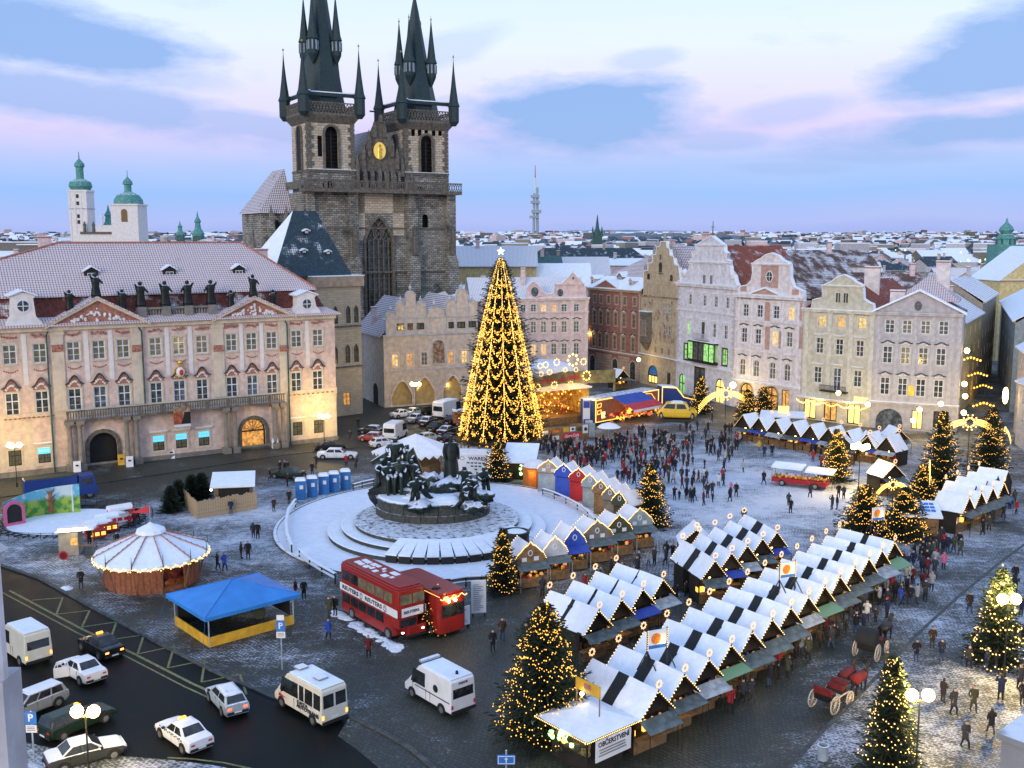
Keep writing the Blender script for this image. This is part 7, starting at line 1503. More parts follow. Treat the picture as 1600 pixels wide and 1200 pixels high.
def van(label,rear,front,m,L=4.9,Wd=1.9,Hh=2.3,wins=(),cab=True,text_=None,hood=.9,cat='van',name='van',tails='sign_red',z=0,hd=.55,base=.35):
    pr,pf=G(*rear),G(*front);d=(pf-pr).normalized();ang_=math.atan2(d.y,d.x);c=pr+d*L/2;t=thing(name,label,cat,(c.x,c.y,z),ang_);h,w=L/2,Wd/2
    b=MB();zh=base+.75
    prof=[(-h,base),(h,base),(h+.02,base+.45),(h-hood*.35,zh),(h-hood-hd,Hh-.08),(h-hood-hd-.25,Hh),(-h+.25,Hh),(-h+.04,Hh-.12),(-h,zh)]
    n=len(prof);k=.93
    vs=[(x,-w*(k if z_>zh+.1 else 1),z_)for x,z_ in prof]+[(x,w*(k if z_>zh+.1 else 1),z_)for x,z_ in prof]
    b.add(vs,[tuple(range(n)),tuple(range(2*n-1,n-1,-1))]+[((i+1)%n,i,i+n,(i+1)%n+n)for i in range(n)]);b.build('body',m,t,bevel=.08)
    for x in(h-.85,-h+1.0):
        for sg in(-1,1):ab=MB();ab.prism([(x+.44*math.cos(PI*i_/8),.34+.42*math.sin(PI*i_/8))for i_ in range(9)]+[(x-.44,.3),(x+.44,.3)],*sorted((sg*(w-.2),sg*(w+.006))));ab.build('wheel_arch','rubber',t)
    for sg in(-1,1):ab=MB();[ab.box(x-.01,x+.01,*sorted((sg*(w-.06),sg*(w+.004))),base+.08,zh)for x in(h-hood-hd-.85,h-hood+.1,-h+L*.44)];ab.build('door_gap','rubber',t)
    b=MB();b.box(-h+.15,h-hood-hd-.2,-w*.86,w*.86,Hh+.002,Hh+.07);b.build('roof_snow','snow',t,bevel=.03)
    ws=[(h-hood*.35,-w,zh),(h-hood*.35,w,zh),(h-hood-hd,w*k,Hh-.08),(h-hood-hd,-w*k,Hh-.08)]
    panel(t,'windscreen',fr_quad(ws,.08,.92,.12,.9),'glass_car')
    for sg in(-1,1):
        yb,yt=sg*w*.985,sg*w*k;lerp=lambda z_:yb+(yt-yb)*(z_-zh)/(Hh-zh)
        def sw(x0,x1,z0,z1,nm='side_window',mm='glass_car'):
            q=[(x0,lerp(z0),z0),(x1,lerp(z0),z0),(x1-(.25 if x1>h-hood-hd-.1 else 0),lerp(z1),z1),(x0,lerp(z1),z1)]
            if sg>0:q=[q[1],q[0],q[3],q[2]]
            panel(t,nm,q,mm,.02)
        sw(h-hood-hd-.75,h-hood*.35-.38,zh+.08,Hh-.4)
        for(x0,x1)in wins:sw(-h+L*x0,-h+L*x1,zh+.1,Hh-.38)
    q=[(-h,w*.95,zh+.05),(-h,-w*.95,zh+.05),(-h+.03,-w*k,Hh-.2),(-h+.03,w*k,Hh-.2)]
    if wins:[panel(t,'rear_window',fr_quad(q,u0,u1,.15,.85),'glass_car')for u0,u1 in((.06,.46),(.54,.94))]
    else:panel(t,'rear_window',fr_quad(q,.08,.92,.12,.65),'glass_car')
    for x in(h-.85,-h+1.0):
        for y in(-w+.08,w-.08):wheel(t,x,y,.33,.22)
    for y in(-w*.88,w*.88):MB().box(-h-.03,-h+.1,y-.07,y+.07,base+.3,base+.55).build('taillight',tails,t);MB().box(h-.1,h+.04,y*.85-.16,y*.85+.16,base+.3,base+.5).build('headlight','chrome',t)
    MB().box(-h-.08,-h+.1,-w+.05,w-.05,base-.05,base+.15).build('bumper','rubber',t);MB().box(h-.1,h+.08,-w+.05,w-.05,base-.05,base+.15).build('bumper','rubber',t);MB().box(-h-.02,-h-.005,-.25,.25,base+.25,base+.38).build('number_plate','paper_white',t)
    for y in(-w-.12,w+.12):MB().box(h-hood-hd+.25,h-hood-hd+.35,y-.08,y+.08,zh+.15,zh+.45).build('wing_mirror','rubber',t)
    return t,h,w
t,h,w=van('white minibus lettered in black along its side, parked at the kerb',(524,1134),(428,1078),'paint_offwhite',5.4,2.0,2.55,wins=((.03,.16),(.19,.34),(.37,.46),(.49,.60)),tails='amber')
text('lettering','DATA',.3,'ink',t,(-.6,w+.02,1.03),(PI/2,0,PI),bold=.03,wid=1.2);text('lettering','AUTOTRANS',.34,'ink',t,(-1.2,w+.035,.78),(PI/2,0,PI),bold=.03,wid=2.5)
for x in(1.0,-1.2):MB().box(x-.35,x+.35,-.35,.35,2.63,2.75).build('roof_hatch','paint_grey',t)
b=MB();b.prism([(1.3,.8),(2.2,.72),(2.1,.98)],w+.002,w+.014,'y');b.build('flash_mark','sign_red',t)
t,h,w=van('white high-roofed van with round door badge parked on the cobbles',(724,1118),(634,1066),'paint_white',5.1,2.0,2.5,hood=1.0)
b=MB();b.lathe([(.02,0),(.26,0),(.26,.012),(.02,.012)],14);b.v=[(v[0]-.9,w*.94+.03+v[2],v[1]+1.5)for v in b.v];b.build('badge','paint_green',t);text('lettering','POLICIE',.2,'ink',t,(-h-.01,0,2.22),(PI/2,0,-PI/2),bold=.01);b=MB();b.box(.9,1.2,-.75,.75,2.58,2.72);b.build('light_bar','paint_silver',t);b=MB();b.box(-h+.1,h-1.2,w+.0,w+.012,1.0,1.06);b.build('stripe','paint_green',t);MB().lathe([(.1,0),(.08,.2),(.02,.22)],8,(-1.9,0,2.57)).build('beacon','rubber',t)
van('old cream camper van with snowy roof at the left edge',(62,1040),(-14,990),'paint_offwhite',4.8,1.95,2.5,tails='amber')
van('white delivery van with long snowy roof in the car park',(608,690),(652,668),'paint_white',5.2,2.1,2.6);van('grey box van beside the school arcades',(684,655),(728,643),'paint_white',6.2,2.3,2.9);
t=thing('box_trailer','brown box trailer with snowy top left of the tall tree','trailer',G(722,664),.1);b=MB();b.box(-1.5,1.5,-1,1,.5,2.4);b.build('box','wood_red',t);MB().box(-1.55,1.55,-1.05,1.05,2.402,2.5).build('roof_snow','snow',t);[wheel(t,x,y)for x in(-.8,.8)for y in(-1,1)]
pr,pf=G(40,790),G(155,776);t=thing('lorry','dark blue lorry parked behind the painted backdrop','lorry',pr,math.atan2((pf-pr).y,(pf-pr).x));L_=(pf-pr).length
b=MB();b.box(0,L_-2.3,-.2,2.1,.9,2.8);b.build('load_box','paint_blue',t);MB().box(.1,L_-2.4,-.1,2.0,2.802,2.9).build('cover','coat_olive',t);b=MB();b.hexa([(L_-2.2,-.2,.5),(L_,-.2,.5),(L_,2.1,.5),(L_-2.2,2.1,.5)],[(L_-2.1,-.1,2.7),(L_-.5,-.1,2.7),(L_-.5,2.0,2.7),(L_-2.1,2.0,2.7)]);b.build('cab','paint_blue',t);MB().box(L_-1.8,L_-.7,-.22,-.12,1.7,2.4).build('side_window','glass_car',t);[wheel(t,x,y,.45,.28)for x in(1.2,L_-1.0)for y in(0,1.9)]
# ------------------------------------------------------------------ red double-decker
p0=G(529.8,874.8,4.38);p1=G(621.7,920,4.38);d=(p1-p0);d.z=0;ang_=math.atan2(d.y,d.x);L_=max(8.4,d.length);d.normalize();nn_=Vector((-d.y,d.x,0))
BW=2.5;c=Vector((p0.x,p0.y,0))+d*(L_/2)+nn_*BW/2
BUS=thing('double_decker_bus','red double-decker bus with a white lettered band round its middle','bus',c,ang_);h=L_/2;w=BW/2;Hb=4.38
def busbody(z0,z1,x0,x1,ww,rr_=.35,m=0,b=None):
    k=rr_;P_=[(x0+k,-ww),(x1-k,-ww),(x1-.1,-ww+.1),(x1,-ww+k),(x1,ww-k),(x1-.1,ww-.1),(x1-k,ww),(x0+k,ww),(x0+.1,ww-.1),(x0,ww-k),(x0,-ww+k),(x0+.1,-ww+.1)]
    b.prism(P_,z0,z1,'z',m);return P_
b=MB();busbody(.35,1.95,-h,h-.9,w,b=b);busbody(1.952,4.1,-h,h,w,b=b);
P_=busbody(4.102,4.25,-h+.06,h-.06,w-.06,b=b);busbody(4.252,4.36,-h+.2,h-.2,w-.22,b=b);b.box(h-.9,h,-w+.9,w-.02,.35,1.2);b.build('body','bus_red',BUS,bevel=.05)
b=MB();b.box(h-.9,h+.02,-w+.05,w-.85,1.2,1.94);b.build('cab','bus_red',BUS)
for sg in(-1,1):
    y=sg*w;bb=sorted((y,y+sg*.03));b=MB();b.box(-h+.1,h-.1,*bb,2.02,2.62);b.build('advert_band','paper_white',BUS)
    for k in range(6):
        x0=-h+.5+k*(L_-1.2)/6;bb2=sorted((y,y+sg*.02));MB().box(x0,x0+(L_-1.2)/6-.14,*bb2,2.95,3.75).build('upper_window','glass_dim' if k>1 and sg<0 else 'glass_car',BUS)
        if k<5:MB().box(x0,x0+(L_-1.2)/6-.14,*bb2,1.1,1.85).build('lower_window','glass_car',BUS)
    for x in(-h+1.9,h-1.5):wheel(BUS,x,sg*(w-.1),.48,.28)
MB().box(h,h+.03,-w+.3,w-.3,2.05,2.72).build('advert_band','paper_white',BUS);[MB().box(h,h+.02,y0,y0+1.0,3.0,3.75).build('front_window','glass_dim',BUS)for y0 in(-w+.2,w-1.2)];MB().box(h-.88,h-.86+.9,-w+.15,w-.95,1.3,1.88).build('windscreen','glass_car',BUS)
MB().box(-h-.02,-h,-w+.4,w-.4,2.9,3.7).build('rear_window','glass_car',BUS)
for x in(-h*.52,h*.28):text('lettering','REUTERS',.46,'ink',BUS,(x-.35,-w-.04,2.32),bold=.025,wid=2.5);o_b=MB();
for x in(-h*.52+1.35,h*.28+1.35):
    b=MB()
    for k in range(12):a_=2*PI*k/12;[b.octa((x+.2*q_*math.cos(a_+q_),-w-.045,2.32+.24*q_*math.sin(a_+q_)),.045*q_)for q_ in(.6,1.0)]
    b.build('dotted_globe','ink',BUS)
text('lettering','REUTERS',.3,'ink',BUS,(h+.04,-.1,2.38),(PI/2,0,PI/2),bold=.02,wid=1.35);text('lettering','SIGHTS',.15,'ink',BUS,(.5,-w-.035,1.98),bold=.0)if 0 else None
b=MB();rr=random.Random(2)
for(x,y,a_,c_)in[(-3.0,-.3,.5,.35),(-2.4,-.35,.5,.3),(-3.0,.35,.5,.3),(-2.4,.3,.5,.35),(-1.6,-.35,.55,.35),(-1.0,-.2,.3,.3),(-1.6,.35,.6,.35),(-1.0,.4,.35,.25),(-.2,-.4,.4,.3),(-.2,.4,.25,.2),(.3,.1,.2,.15),(1.2,-.4,.65,.35),(1.3,.45,.9,.35),(1.9,-.2,.3,.2)]:b.box(x-a_/2,x+a_/2,y-c_/2-.06,y+c_/2+.06,4.361,4.40)
b.build('roof_snow','snow',BUS);[MB().lathe([(.11,0),(.11,.05)],10,(0,0,0)).build('headlight','white_glow',BUS,loc=(h+.02,y,.85))for y in(-.9,.9)];MB().box(h-.02,h+.06,-w+.1,w-.1,.35,.55).build('bumper','rubber',BUS)
b=MB();rr=random.Random(8)
for k in range(60):u=rr.uniform(-h-.6,h+1.0);g_=rr.uniform(.2,.55);b.lathe([(g_,.008),(.05,.1)],7,(u,-w-rr.uniform(.1,.7),0),rot=rr.random())
b.build('snow_ridge','snow',kind='stuff',loc=c,rz=ang_)
g=G(672,1000)+nn_*.3;t=thing('red_kiosk_bus','lower red vehicle hung with lights between the double-decker and the info boards','vehicle',Vector((c.x,c.y,0))+nn_*3.0+d*2.2,ang_);b=MB();busbody(.35,3.3,-3.4,3.2,1.25,b=b);busbody(3.302,3.5,-3.3,3.1,1.15,b=b);b.build('body','bus_red',t);[wheel(t,x,y,.45)for x in(-2,2)for y in(-1.2,1.2)];MB().box(3.2,3.23,-1.0,1.0,1.6,2.6).build('windscreen','glass_car',t);b=MB();[b.octa((3.3,-1.2+k*.1,3.15-.1*math.sin(k*.9)),.055)for k in range(25)];[b.octa((-3+k*.16,-1.3,3.35),.04)for k in range(40)];b.build('light_string','bulb_warm',t,uv=False);[MB().ball((3.35,y,2.9),.13,8,6).build('spot_lamp','lamp_glow',t)for y in(-.5,.1)];plight('spot_light',t,(4.0,-.3,2.9),60)
for k,(px,py,w_,h_,rz)in enumerate(((720,983,1.7,1.5,38),(748,962,1.2,2.7,12))):
    g=G(px,py);t=thing('info_board',['low white double info board right of the red vehicles','tall white info board with printed pictures beyond the low one'][k],'board',g,R(rz));b=MB();b.box(-w_/2,w_/2,-.05,.05,.25,.25+h_);b.build('panel','paper_white',t);b=MB();rr=random.Random(k);[b.box(-w_*.38,w_*.38*rr.random(),-.062,-.052,.5+j*.16,.55+j*.16)for j in range(int(h_/.16)-2)];b.build('print','steel',t);[MB().box(x-.04,x+.04,-.15,.15,0,.25).build('foot','black_iron',t)for x in(-w_*.4,w_*.4)]
    if k==0:b=MB();b.box(-.05,1.5,0,.08,.25,1.75);b.build('panel','paper_white',t,loc=(-w_/2,0,0),rz=R(115))
car('bright yellow show car with snowy roof on display by the lit stage lorry',(1026,657),(1090,659),'paint_yellow','beetle',L=6.6,z=0)
bt=[o for o in COL.objects if o.get('label','').startswith('bright yellow show')][0];bt.scale=(1,1.6,1.75);bt.location.z=.5;MB().prism([(x_,z_)for x_,z_ in[(-1.3,1.5),(-1.5,1.44),(1.6,1.44),(1.3,1.5),(.6,1.62),(-.6,1.62)]],-.55,.55).build('roof_snow','snow',bt);text('lettering','Tesla',.34,'ink',bt,(-.1,-.87,.62),sx=.8)if 0 else None;MB().box(-2.2,2.2,-.8,.8,-.28,.02).build('stand','black_iron',bt)
# ------------------------------------------------------------------ firs
def firmesh(h,r,seed,nb,nt=7,m='needles',tw=1.0,z0=.06,pw=.72):
    rr=random.Random(seed);b=MB();V,Fc=b.v,b.f
    for k in range(nb):
        u=(k+rr.random())/nb;u=1-(1-u)**1.0;z=h*(z0+(1-z0)*u);L=r*((1-u)**pw)*rr.choice((rr.uniform(.6,1.0),rr.uniform(.9,1.22)))+.06;a_=k*2.399+rr.uniform(-.3,.3);c,s_=math.cos(a_),math.sin(a_)
        up=.30-.45*(1-u)+rr.uniform(-.12,.12);wd=(.20+.5*L*.16)*tw
        px_=Vector((0,0,z));n=max(3,int(nt*(.4+L/r*.8)))
        tip=Vector((c*L,s_*L,z+L*up))
        o=len(V);q=Vector((-s_,c,0))*(.05*L+.03);V+=[tuple(px_+q),tuple(px_-q),tuple(tip)];Fc.append((o,o+1,o+2))
        for j in range(1,n+1):
            t=j/n;p=px_.lerp(tip,t)+Vector((0,0,-.10*L*math.sin(t*PI)));sp_=wd*(1.15-t*.55)
            for sg in(-1,1):
                d=Vector((c*.75-sg*s_*.9,s_*.75+sg*c*.9,rr.uniform(-.35,.25)))*sp_*rr.uniform(1.0,1.9);w=Vector((c,s_,rr.uniform(-.5,.5)))*sp_*.32
                o=len(V);V+=[tuple(p-w),tuple(p+d*.6+w*.5+Vector((0,0,.03))),tuple(p+d),tuple(p+d*.55-w*1.2-Vector((0,0,.05)))];Fc.append((o,o+1,o+2,o+3))
    b.mi=[0]*len(Fc);return b.mesh('crown',m,uv=False)
def bulbs(h,r,seed,n,rad,m,strings=7,z0=.08,swag=.5,top=.98,pw=.74):
    """strings of bulbs that wind round the crown"""
    rr=random.Random(seed);b=MB()
    for k in range(n):
        u=k/n;st_=strings;ph=u*st_*2*PI;z=z0+(top-z0)*u;z+=.018*math.sin(ph*3)*swag*3
        rad_=r*((1-max(0,min(.99,z)))**pw)*(rr.uniform(.80,1.04)+.07*math.sin(ph*1.7))+.05;b.octa((rad_*math.cos(ph),rad_*math.sin(ph),z*h+rr.uniform(-.22,.22)+.25*math.sin(ph*2.3)),rad*rr.uniform(.8,1.2))
    return b.mesh('light_string',m,uv=False)
FM={}
def fir(label,px,py,h,r,key=0,nb=230,lights=260,br=.055,m='bulb_gold',rz=None,group=None,power=25,strings=7,base=None):
    g=G(px,py)if base is None else base;t=thing('christmas_tree',label,'tree',g,rz if rz is not None else random.uniform(0,6),group)
    k=('fir',key,round(h/r,1))
    if k not in FM:FM[k]=firmesh(h,r,key+3,nb)
    o=link('crown',FM[k],t);s_=1.0
    b=MB();b.lathe([(.14,0),(.1,h*.5),(.03,h*.97)],7);b.build('trunk','bark',t)
    if lights:link('light_string',bulbs(h,r,key+50+int(px),lights,br,m,strings),t);plight('tree_light',t,(0,-r*.9,h*.35),power,(1,.6,.2),.6)
    return t
g=G(783,692);BT=thing('tall_christmas_tree','tall dark fir hung with gold light garlands from tip to skirt, centre of the square','tree',g)
Ht,Rt=27.2,6.3
link('crown',firmesh(Ht,Rt*.97,77,2300,10,'needles_big',1.0,.04,.66),BT);b=MB();b.lathe([(.4,0),(.3,12),(.05,26.6)],10);b.build('trunk','bark',BT)
rc=lambda z:Rt*.99*((1-min(.995,z/Ht*.985))**.86)+.12
b=MB();rr=random.Random(6);NS=12
for s_ in range(NS):
    a_=2*PI*s_/NS+.1
    for k in range(230):
        if rr.random()<.15:continue
        z=1.3+(Ht-1.4)*k/229;r=rc(z)*1.02;b.octa((r*math.cos(a_),r*math.sin(a_),z),.06 if s_%2 else .075)
b.build('light_string','tube_gold',BT,uv=False)
b=MB();rows=15
for j in range(rows):
    zt=3.0+(Ht-5.0)*(j/rows)**.95+rr.uniform(-.35,.35);dp_=(2.3*(1-j/rows)+.5)*rr.uniform(.75,1.15)
    for s_ in range(NS):
        a0,a1=2*PI*s_/NS+.1,2*PI*(s_+1)/NS+.1;n=int(34*(1-j/rows))+10
        for k in range(n):
            if rr.random()<.4:continue
            for dup_ in range(2):
                u=(k+rr.random())/n;z=zt-dp_*4*u*(1-u)*rr.uniform(.92,1.06)-dup_*.3;r=rc(max(.4,z))*rr.uniform(.97,1.06);a_=a0+(a1-a0)*u;b.octa((r*math.cos(a_),r*math.sin(a_),z),rr.uniform(.045,.11))
b.build('garland','bulb_gold',BT,uv=False)
b=MB()
for k in range(900):z=rr.uniform(.6,Ht);a_=rr.uniform(0,6.283);r=rc(z)*rr.uniform(.8,1.12);b.octa((r*math.cos(a_),r*math.sin(a_),z),rr.uniform(.045,.10))
b.build('scattered_bulbs','bulb_warm',BT,uv=False)
b=MB()
for k in range(5):a_=2*PI*k/5+PI/2;b.prism([(0,Ht+.9),(.22*math.cos(a_-.6),Ht+.9+.22*math.sin(a_-.6)),(.55*math.cos(a_),Ht+.9+.55*math.sin(a_)),(.22*math.cos(a_+.6),Ht+.9+.22*math.sin(a_+.6))],-.06,.06)
b.build('star','white_glow',BT)
for z,p_ in((4,260),(9,160),(15,100)):plight('tree_light',BT,(0,-rc(z)-.8,z),p_,(1,.6,.18),1.5);
plight('tree_light',BT,(6.8,-2,3),140,(1,.62,.2),1.5);plight('tree_light',BT,(-6.8,-2,3),140,(1,.62,.2),1.5)
b=MB();b.lathe([(7.2,0),(7.2,.5),(6.9,.55),(.2,.6)],30,m=0);b.build('snow_ring','snow_trodden',BT);b=MB();[b.tube((7.3*math.cos(a_),7.3*math.sin(a_),0),(7.3*math.cos(a_),7.3*math.sin(a_),1.2),.06,n=5)for a_ in[2*PI*k/28 for k in range(28)]];b.lathe([(7.28,1.0),(7.36,1.0),(7.36,1.12),(7.28,1.12)],30);b.build('ring_fence','dark_wood',BT)
fir('large lit fir by the end stall in the foreground',850,1150,8.4,3.3,1,520,950,.045,'bulb_gold',power=40,strings=13);fir('slim lit fir beside the info boards and the gabled stalls',786,925,5.6,1.5,2,260,260,.05);fir('full lit fir at the bend of the gabled stalls',1015,822,6.6,2.4,3,330,420,.055)
fir('lit fir beside the tent at the back of the terrace',777,752,5.4,2.0,2,240,240,.055);fir('bright lit fir left of the small hut cluster by the big lamp',1305,752,6.6,2.3,3,300,420,.06);fir('broad dark lit fir left of the mast with glowing ornament',1350,838,5.3,2.9,1,400,420,.06);fir('broad dark lit fir right of the mast with glowing ornament',1412,842,5.3,2.9,1,400,420,.06)
fir('tall lit fir in front of the grey house',1468,765,9.6,2.9,4,420,420,.06);fir('tall dark lit fir under the mouth of the lane',1545,745,9.0,2.8,4,420,330,.06);fir('lit fir at the right between the dark tree and the curved ornament',1440,800,5.4,2.2,3,300,320,.06)
fir('fir with swagged lights before the lowest right-hand lamp',1388,1206,6.9,1.75,5,340,330,.045,'bulb_warm',strings=8);fir('bell-shaped fir with swagged lights under the right-hand lamp',1556,1042,7.2,2.1,6,340,300,.055,'bulb_warm',strings=6)
fir('small lit fir before the white gabled house',1095,645,6.5,2.1,2,240,240,.065,'bulb_gold');fir('dark lit fir before the pink house arches',1192,652,5.2,2.8,1,260,200,.065,'bulb_gold');fir('dark lit fir left of the market row before the pink house',1168,655,5.0,2.4,1,260,160,.065,'bulb_gold');fir('small lit tree in front of the lower red vehicle',682,988,3.6,1.3,2,200,150,.04,'bulb_gold',power=15)
for k,(px,py)in enumerate(((268,800),(280,790),(300,781),(316,778))):fir('unlit cut fir leaning in the tree seller\'s pen, %s from the left'%ORD[k],px,py,3.0,1.3,2,200,0)
# ------------------------------------------------------------------ market huts
def star_mesh(r=.20):
    b=MB();
    for k in range(8):a_=2*PI*k/8;b.octa((r*math.cos(a_),0,r*math.sin(a_)),.09);b.tube((r*.9*math.cos(a_),0,r*.9*math.sin(a_)),(r*1.5*math.cos(a_),0,r*1.5*math.sin(a_)),.03,.01,3)
    return b.mesh('star_ornament','wood_glow',uv=False)
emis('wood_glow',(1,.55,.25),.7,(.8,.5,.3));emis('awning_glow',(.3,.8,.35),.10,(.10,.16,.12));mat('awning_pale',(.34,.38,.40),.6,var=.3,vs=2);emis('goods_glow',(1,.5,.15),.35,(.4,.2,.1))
GOODS=['coat_red','board_yellow','relief_red','coat_olive','paper_white','coat_bright_blue','goods_glow','wood','bulb_gold']
STAR=star_mesh();mat('counter_wood',(.07,.045,.025),.8,var=.4)
FOOT=[]
def hut(label,c,ax,pitch,depth,group,front=True,star_back=False,awn='awning_grey',seed=0,zr=3.75,zw=2.25,glow='bulb_warm',star=True,light=0,panel_m=None,roofm='snow',win_=True):
    """c: ground point under the middle of the back edge; ax: angle of the outward (front) direction"""
    t=thing('market_hut',label,'market stall',c,ax-PI/2*1.0+PI/2*2,group)
    t.rotation_euler.z=ax+PI/2;w=pitch/2;rr=random.Random(seed);d=depth
    mk=cached(('hw',round(pitch,2),round(d,2)),lambda:MB().box(-w+.06,w-.06,-d+.9,0,0,zw-.002).box(-w+.06,w-.06,-d+.25,-d+.9,0,.95).box(-w+.06,-w+.16,-d+.25,-d+.9,.95,zw-.002).box(w-.16,w-.06,-d+.25,-d+.9,.95,zw-.002).mesh('wall','dark_wood'));link('wall',mk,t)
    for sg in(-1,1):
        def mr():
            b=MB();r3=random.Random(seed%5*2+(sg>0));nu,nv=4,7;X1,y0_,y1_=w+.05,-d-.35,.05
            P3_=[]
            for j in range(nv+1):
                for i in range(nu+1):
                    u,v=i/nu,j/nv;ed=(i in(nu,))or j in(0,nv);x=X1*u*(1+(r3.uniform(-.03,.035)if i==nu else 0));zz=zr+(zw-.02-zr)*u*(1.0)+(.07 if ed else .15)+r3.uniform(-.035,.035)*(.4 if i==0 else 1)-.05*math.sin(v*PI)*(u<.9)
                    if i==0:zz=zr+.15-.03*math.sin(v*PI+seed%5)
                    P3_.append((sg*x,y0_+(y1_-y0_)*v+(r3.uniform(-.05,.03)if j==0 else 0),zz))
            q_=lambda i,j:j*(nu+1)+i
            b.add(P3_,[(q_(i,j),q_(i+1,j),q_(i+1,j+1),q_(i,j+1))if sg>0 else(q_(i,j),q_(i,j+1),q_(i+1,j+1),q_(i+1,j))for j in range(nv)for i in range(nu)])
            b.prism([(0,zr-.02),(sg*(X1-.02),zw-.05),(sg*(X1-.02),zw+.03),(0,zr+.07)],y0_+.02,y1_-.01,'y',1);return b.mesh('roof_slope',[roofm,'dark_wood'])
        link('roof_slope',cached(('hr',round(pitch,2),round(d,2),sg,roofm,zr,zw,seed%5),mr),t)
    link('gable',cached(('hg',round(pitch,2),round(d,2),panel_m,zr),lambda:MB().prism([(-w+.05,zw),(w-.05,zw),(0,zr-.08)],-d+.15,-d+.22).prism([(-w+.05,zw),(w-.05,zw),(0,zr-.06)],-.06,.02,'y',1).mesh('gable',[panel_m or 'dark_wood','tar_black'])),t)
    def ml():
        b=MB();r2=random.Random(3)
        for sg in(-1,1):
            n=9
            for k in range(n):u=(k+.5)/n;b.octa((sg*(w+.02)*u,-d-.38,zr-(zr-zw)*u+.06),.05)
        return b.mesh('light_string',glow,uv=False)
    link('light_string',cached(('hl',round(pitch,2),round(d,2),glow,zr),ml),t)
    if front:
        b=MB()
        for k in range(9):x=rr.uniform(-w+.2,w-.2);z=.96;q=rr.uniform(.08,.2);b.box(x-q,x+q,-d+.3+rr.uniform(0,.3),-d+.75,z,z+rr.uniform(.15,.5),k%4)
        for k in range(6):b.ball((rr.uniform(-w+.2,w-.2),-d+.3,zw-.25-rr.uniform(0,.3)),.1,5,3,k%4)
        b.build('goods',rr.sample(GOODS,4),t);link('counter',cached(('hc',round(pitch,2),round(d,2)),lambda:MB().box(-w+.1,w-.1,-d-.25,-d+.3,.88,.955).box(-w+.1,w-.1,-d+.2,-d+.26,0,.88).mesh('counter','wood')),t)
        MB().ball((0,-d+.5,zw-.12),.09,6,4).build('lamp_bulb','lamp_soft',t)
        if awn:
            le=rr.uniform(1.0,1.5);b=MB();zz=zw-.05;dz=rr.uniform(.25,.5);b.hexa([(-w+.08,-d-le,zz-dz),(w-.08,-d-le,zz-dz+rr.uniform(-.08,.08)),(w-.08,-d-.2,zz),(-w+.08,-d-.2,zz)],[(-w+.08,-d-le,zz-dz+.03),(w-.08,-d-le,zz-dz+.03),(w-.08,-d-.2,zz+.03),(-w+.08,-d-.2,zz+.03)]);b.build('awning',awn,t);b=MB();[b.tube((x,-d-le+.05,0),(x,-d-le+.05,zz-dz),.025,n=4)for x in(-w+.12,w-.12)];b.build('awning_pole','dark_wood',t)
    if star:s_=link('star_ornament',STAR,t,(0,.0 if star_back else-d-.4,zr+.5));MB().tube((0,0,-.5),(0,0,-.25),.025,n=4).build('star_pole','wood',s_)
    if light:plight('stall_light',t,(0,-d-.6,1.7),light,(1,.72,.35),.3)
    FOOT.append((c.x-math.cos(ax)*-d/2,c.y-math.sin(ax)*-d/2,max(w,d/2)+.1));return t
def row(nm,side,p_first,p_last,n,out,depth,zs_=4.25,label=None,awn=None,li=18,skip=(),shift=0,**kw):
    a_,b_=G(*p_first,zs_),G(*p_last,zs_);a_.z=b_.z=0;d=(b_-a_)/(n-1);pitch=d.length;ag=math.atan2(d.y,d.x)+(PI/2 if out>0 else-PI/2);o_=Vector((math.cos(ag),math.sin(ag),0))
    for k in range(n):
        if k in skip:continue
        rr_=random.Random(k+int(p_first[0]));aw=(awn[k%len(awn)]if awn else 'awning_grey')
        c=a_+d*k-o_*(depth+.4)+o_*shift
        hut('snow-roofed hut, %s of %s in %s'%(ORD[k]if k<n-1 else 'farthest',['','one','two','three','four','five','six','seven','eight','nine','ten','eleven','twelve','thirteen','fourteen'][n],side),c,ag,pitch,depth,nm,awn=aw,seed=k+int(p_first[1]),light=li if k%3==1 else 0,**kw)
def drow(nm,tl,U0,U1,L0,L1,n,depth,awn,zs_=4.25,li=18):
    """double row: each ridge runs on from the left-hand hut over a bare black strip to the right-hand hut"""
    u0,u1,l0,l1=[G(*p,zs_)for p in(U0,U1,L0,L1)]
    for q in(u0,u1,l0,l1):q.z=0
    for k in range(n):
        U,L=u0.lerp(u1,k/(n-1)),l0.lerp(l1,k/(n-1));r=(L-U);ln=r.length;r.normalize();d=(l1-l0).normalized();pitch=(l1-l0).length/(n-1);cw=abs(d.x*-r.y+d.y*r.x);pw_=round(pitch*cw,2);ag=math.atan2(r.y,r.x)
        nw=['','one','two','three','four','five','six','seven','eight','nine','ten','eleven','twelve','thirteen','fourteen'][n];wh=ORD[k]if k<n-1 else 'farthest'
        lb='snow-roofed hut, %s of %s in the %%s file of the %s'%(wh,nw,tl)
        t=hut(lb%'right-hand',L-r*(depth+.4),ag,pw_,depth,nm,awn=awn[k%len(awn)],seed=k+int(U0[0]),light=li if k%3==1 else 0)
        gap=ln-2*(depth+.4);w=pw_/2;b=MB()
        for sg in(-1,1):b.prism([(0,3.75),(sg*(w+.05),2.23),(sg*(w+.05),2.33),(0,3.87)],.055,gap-.055,'y')
        b.build('bare_roof_strip','tar_black',t)
        hut(lb%'left-hand',U+r*(depth+.4),ag+PI,pw_,depth,nm,awn=awn[(k+2)%len(awn)],seed=k+int(L0[0]),light=li if k%3==2 else 0)
drow('huts of the long double row','long double row',(925,1019),(1312,819),(1030,1069),(1399,840),14,2.02,['awning_grey','awning_grey','awning_pale','awning_glow','awning_grey'])
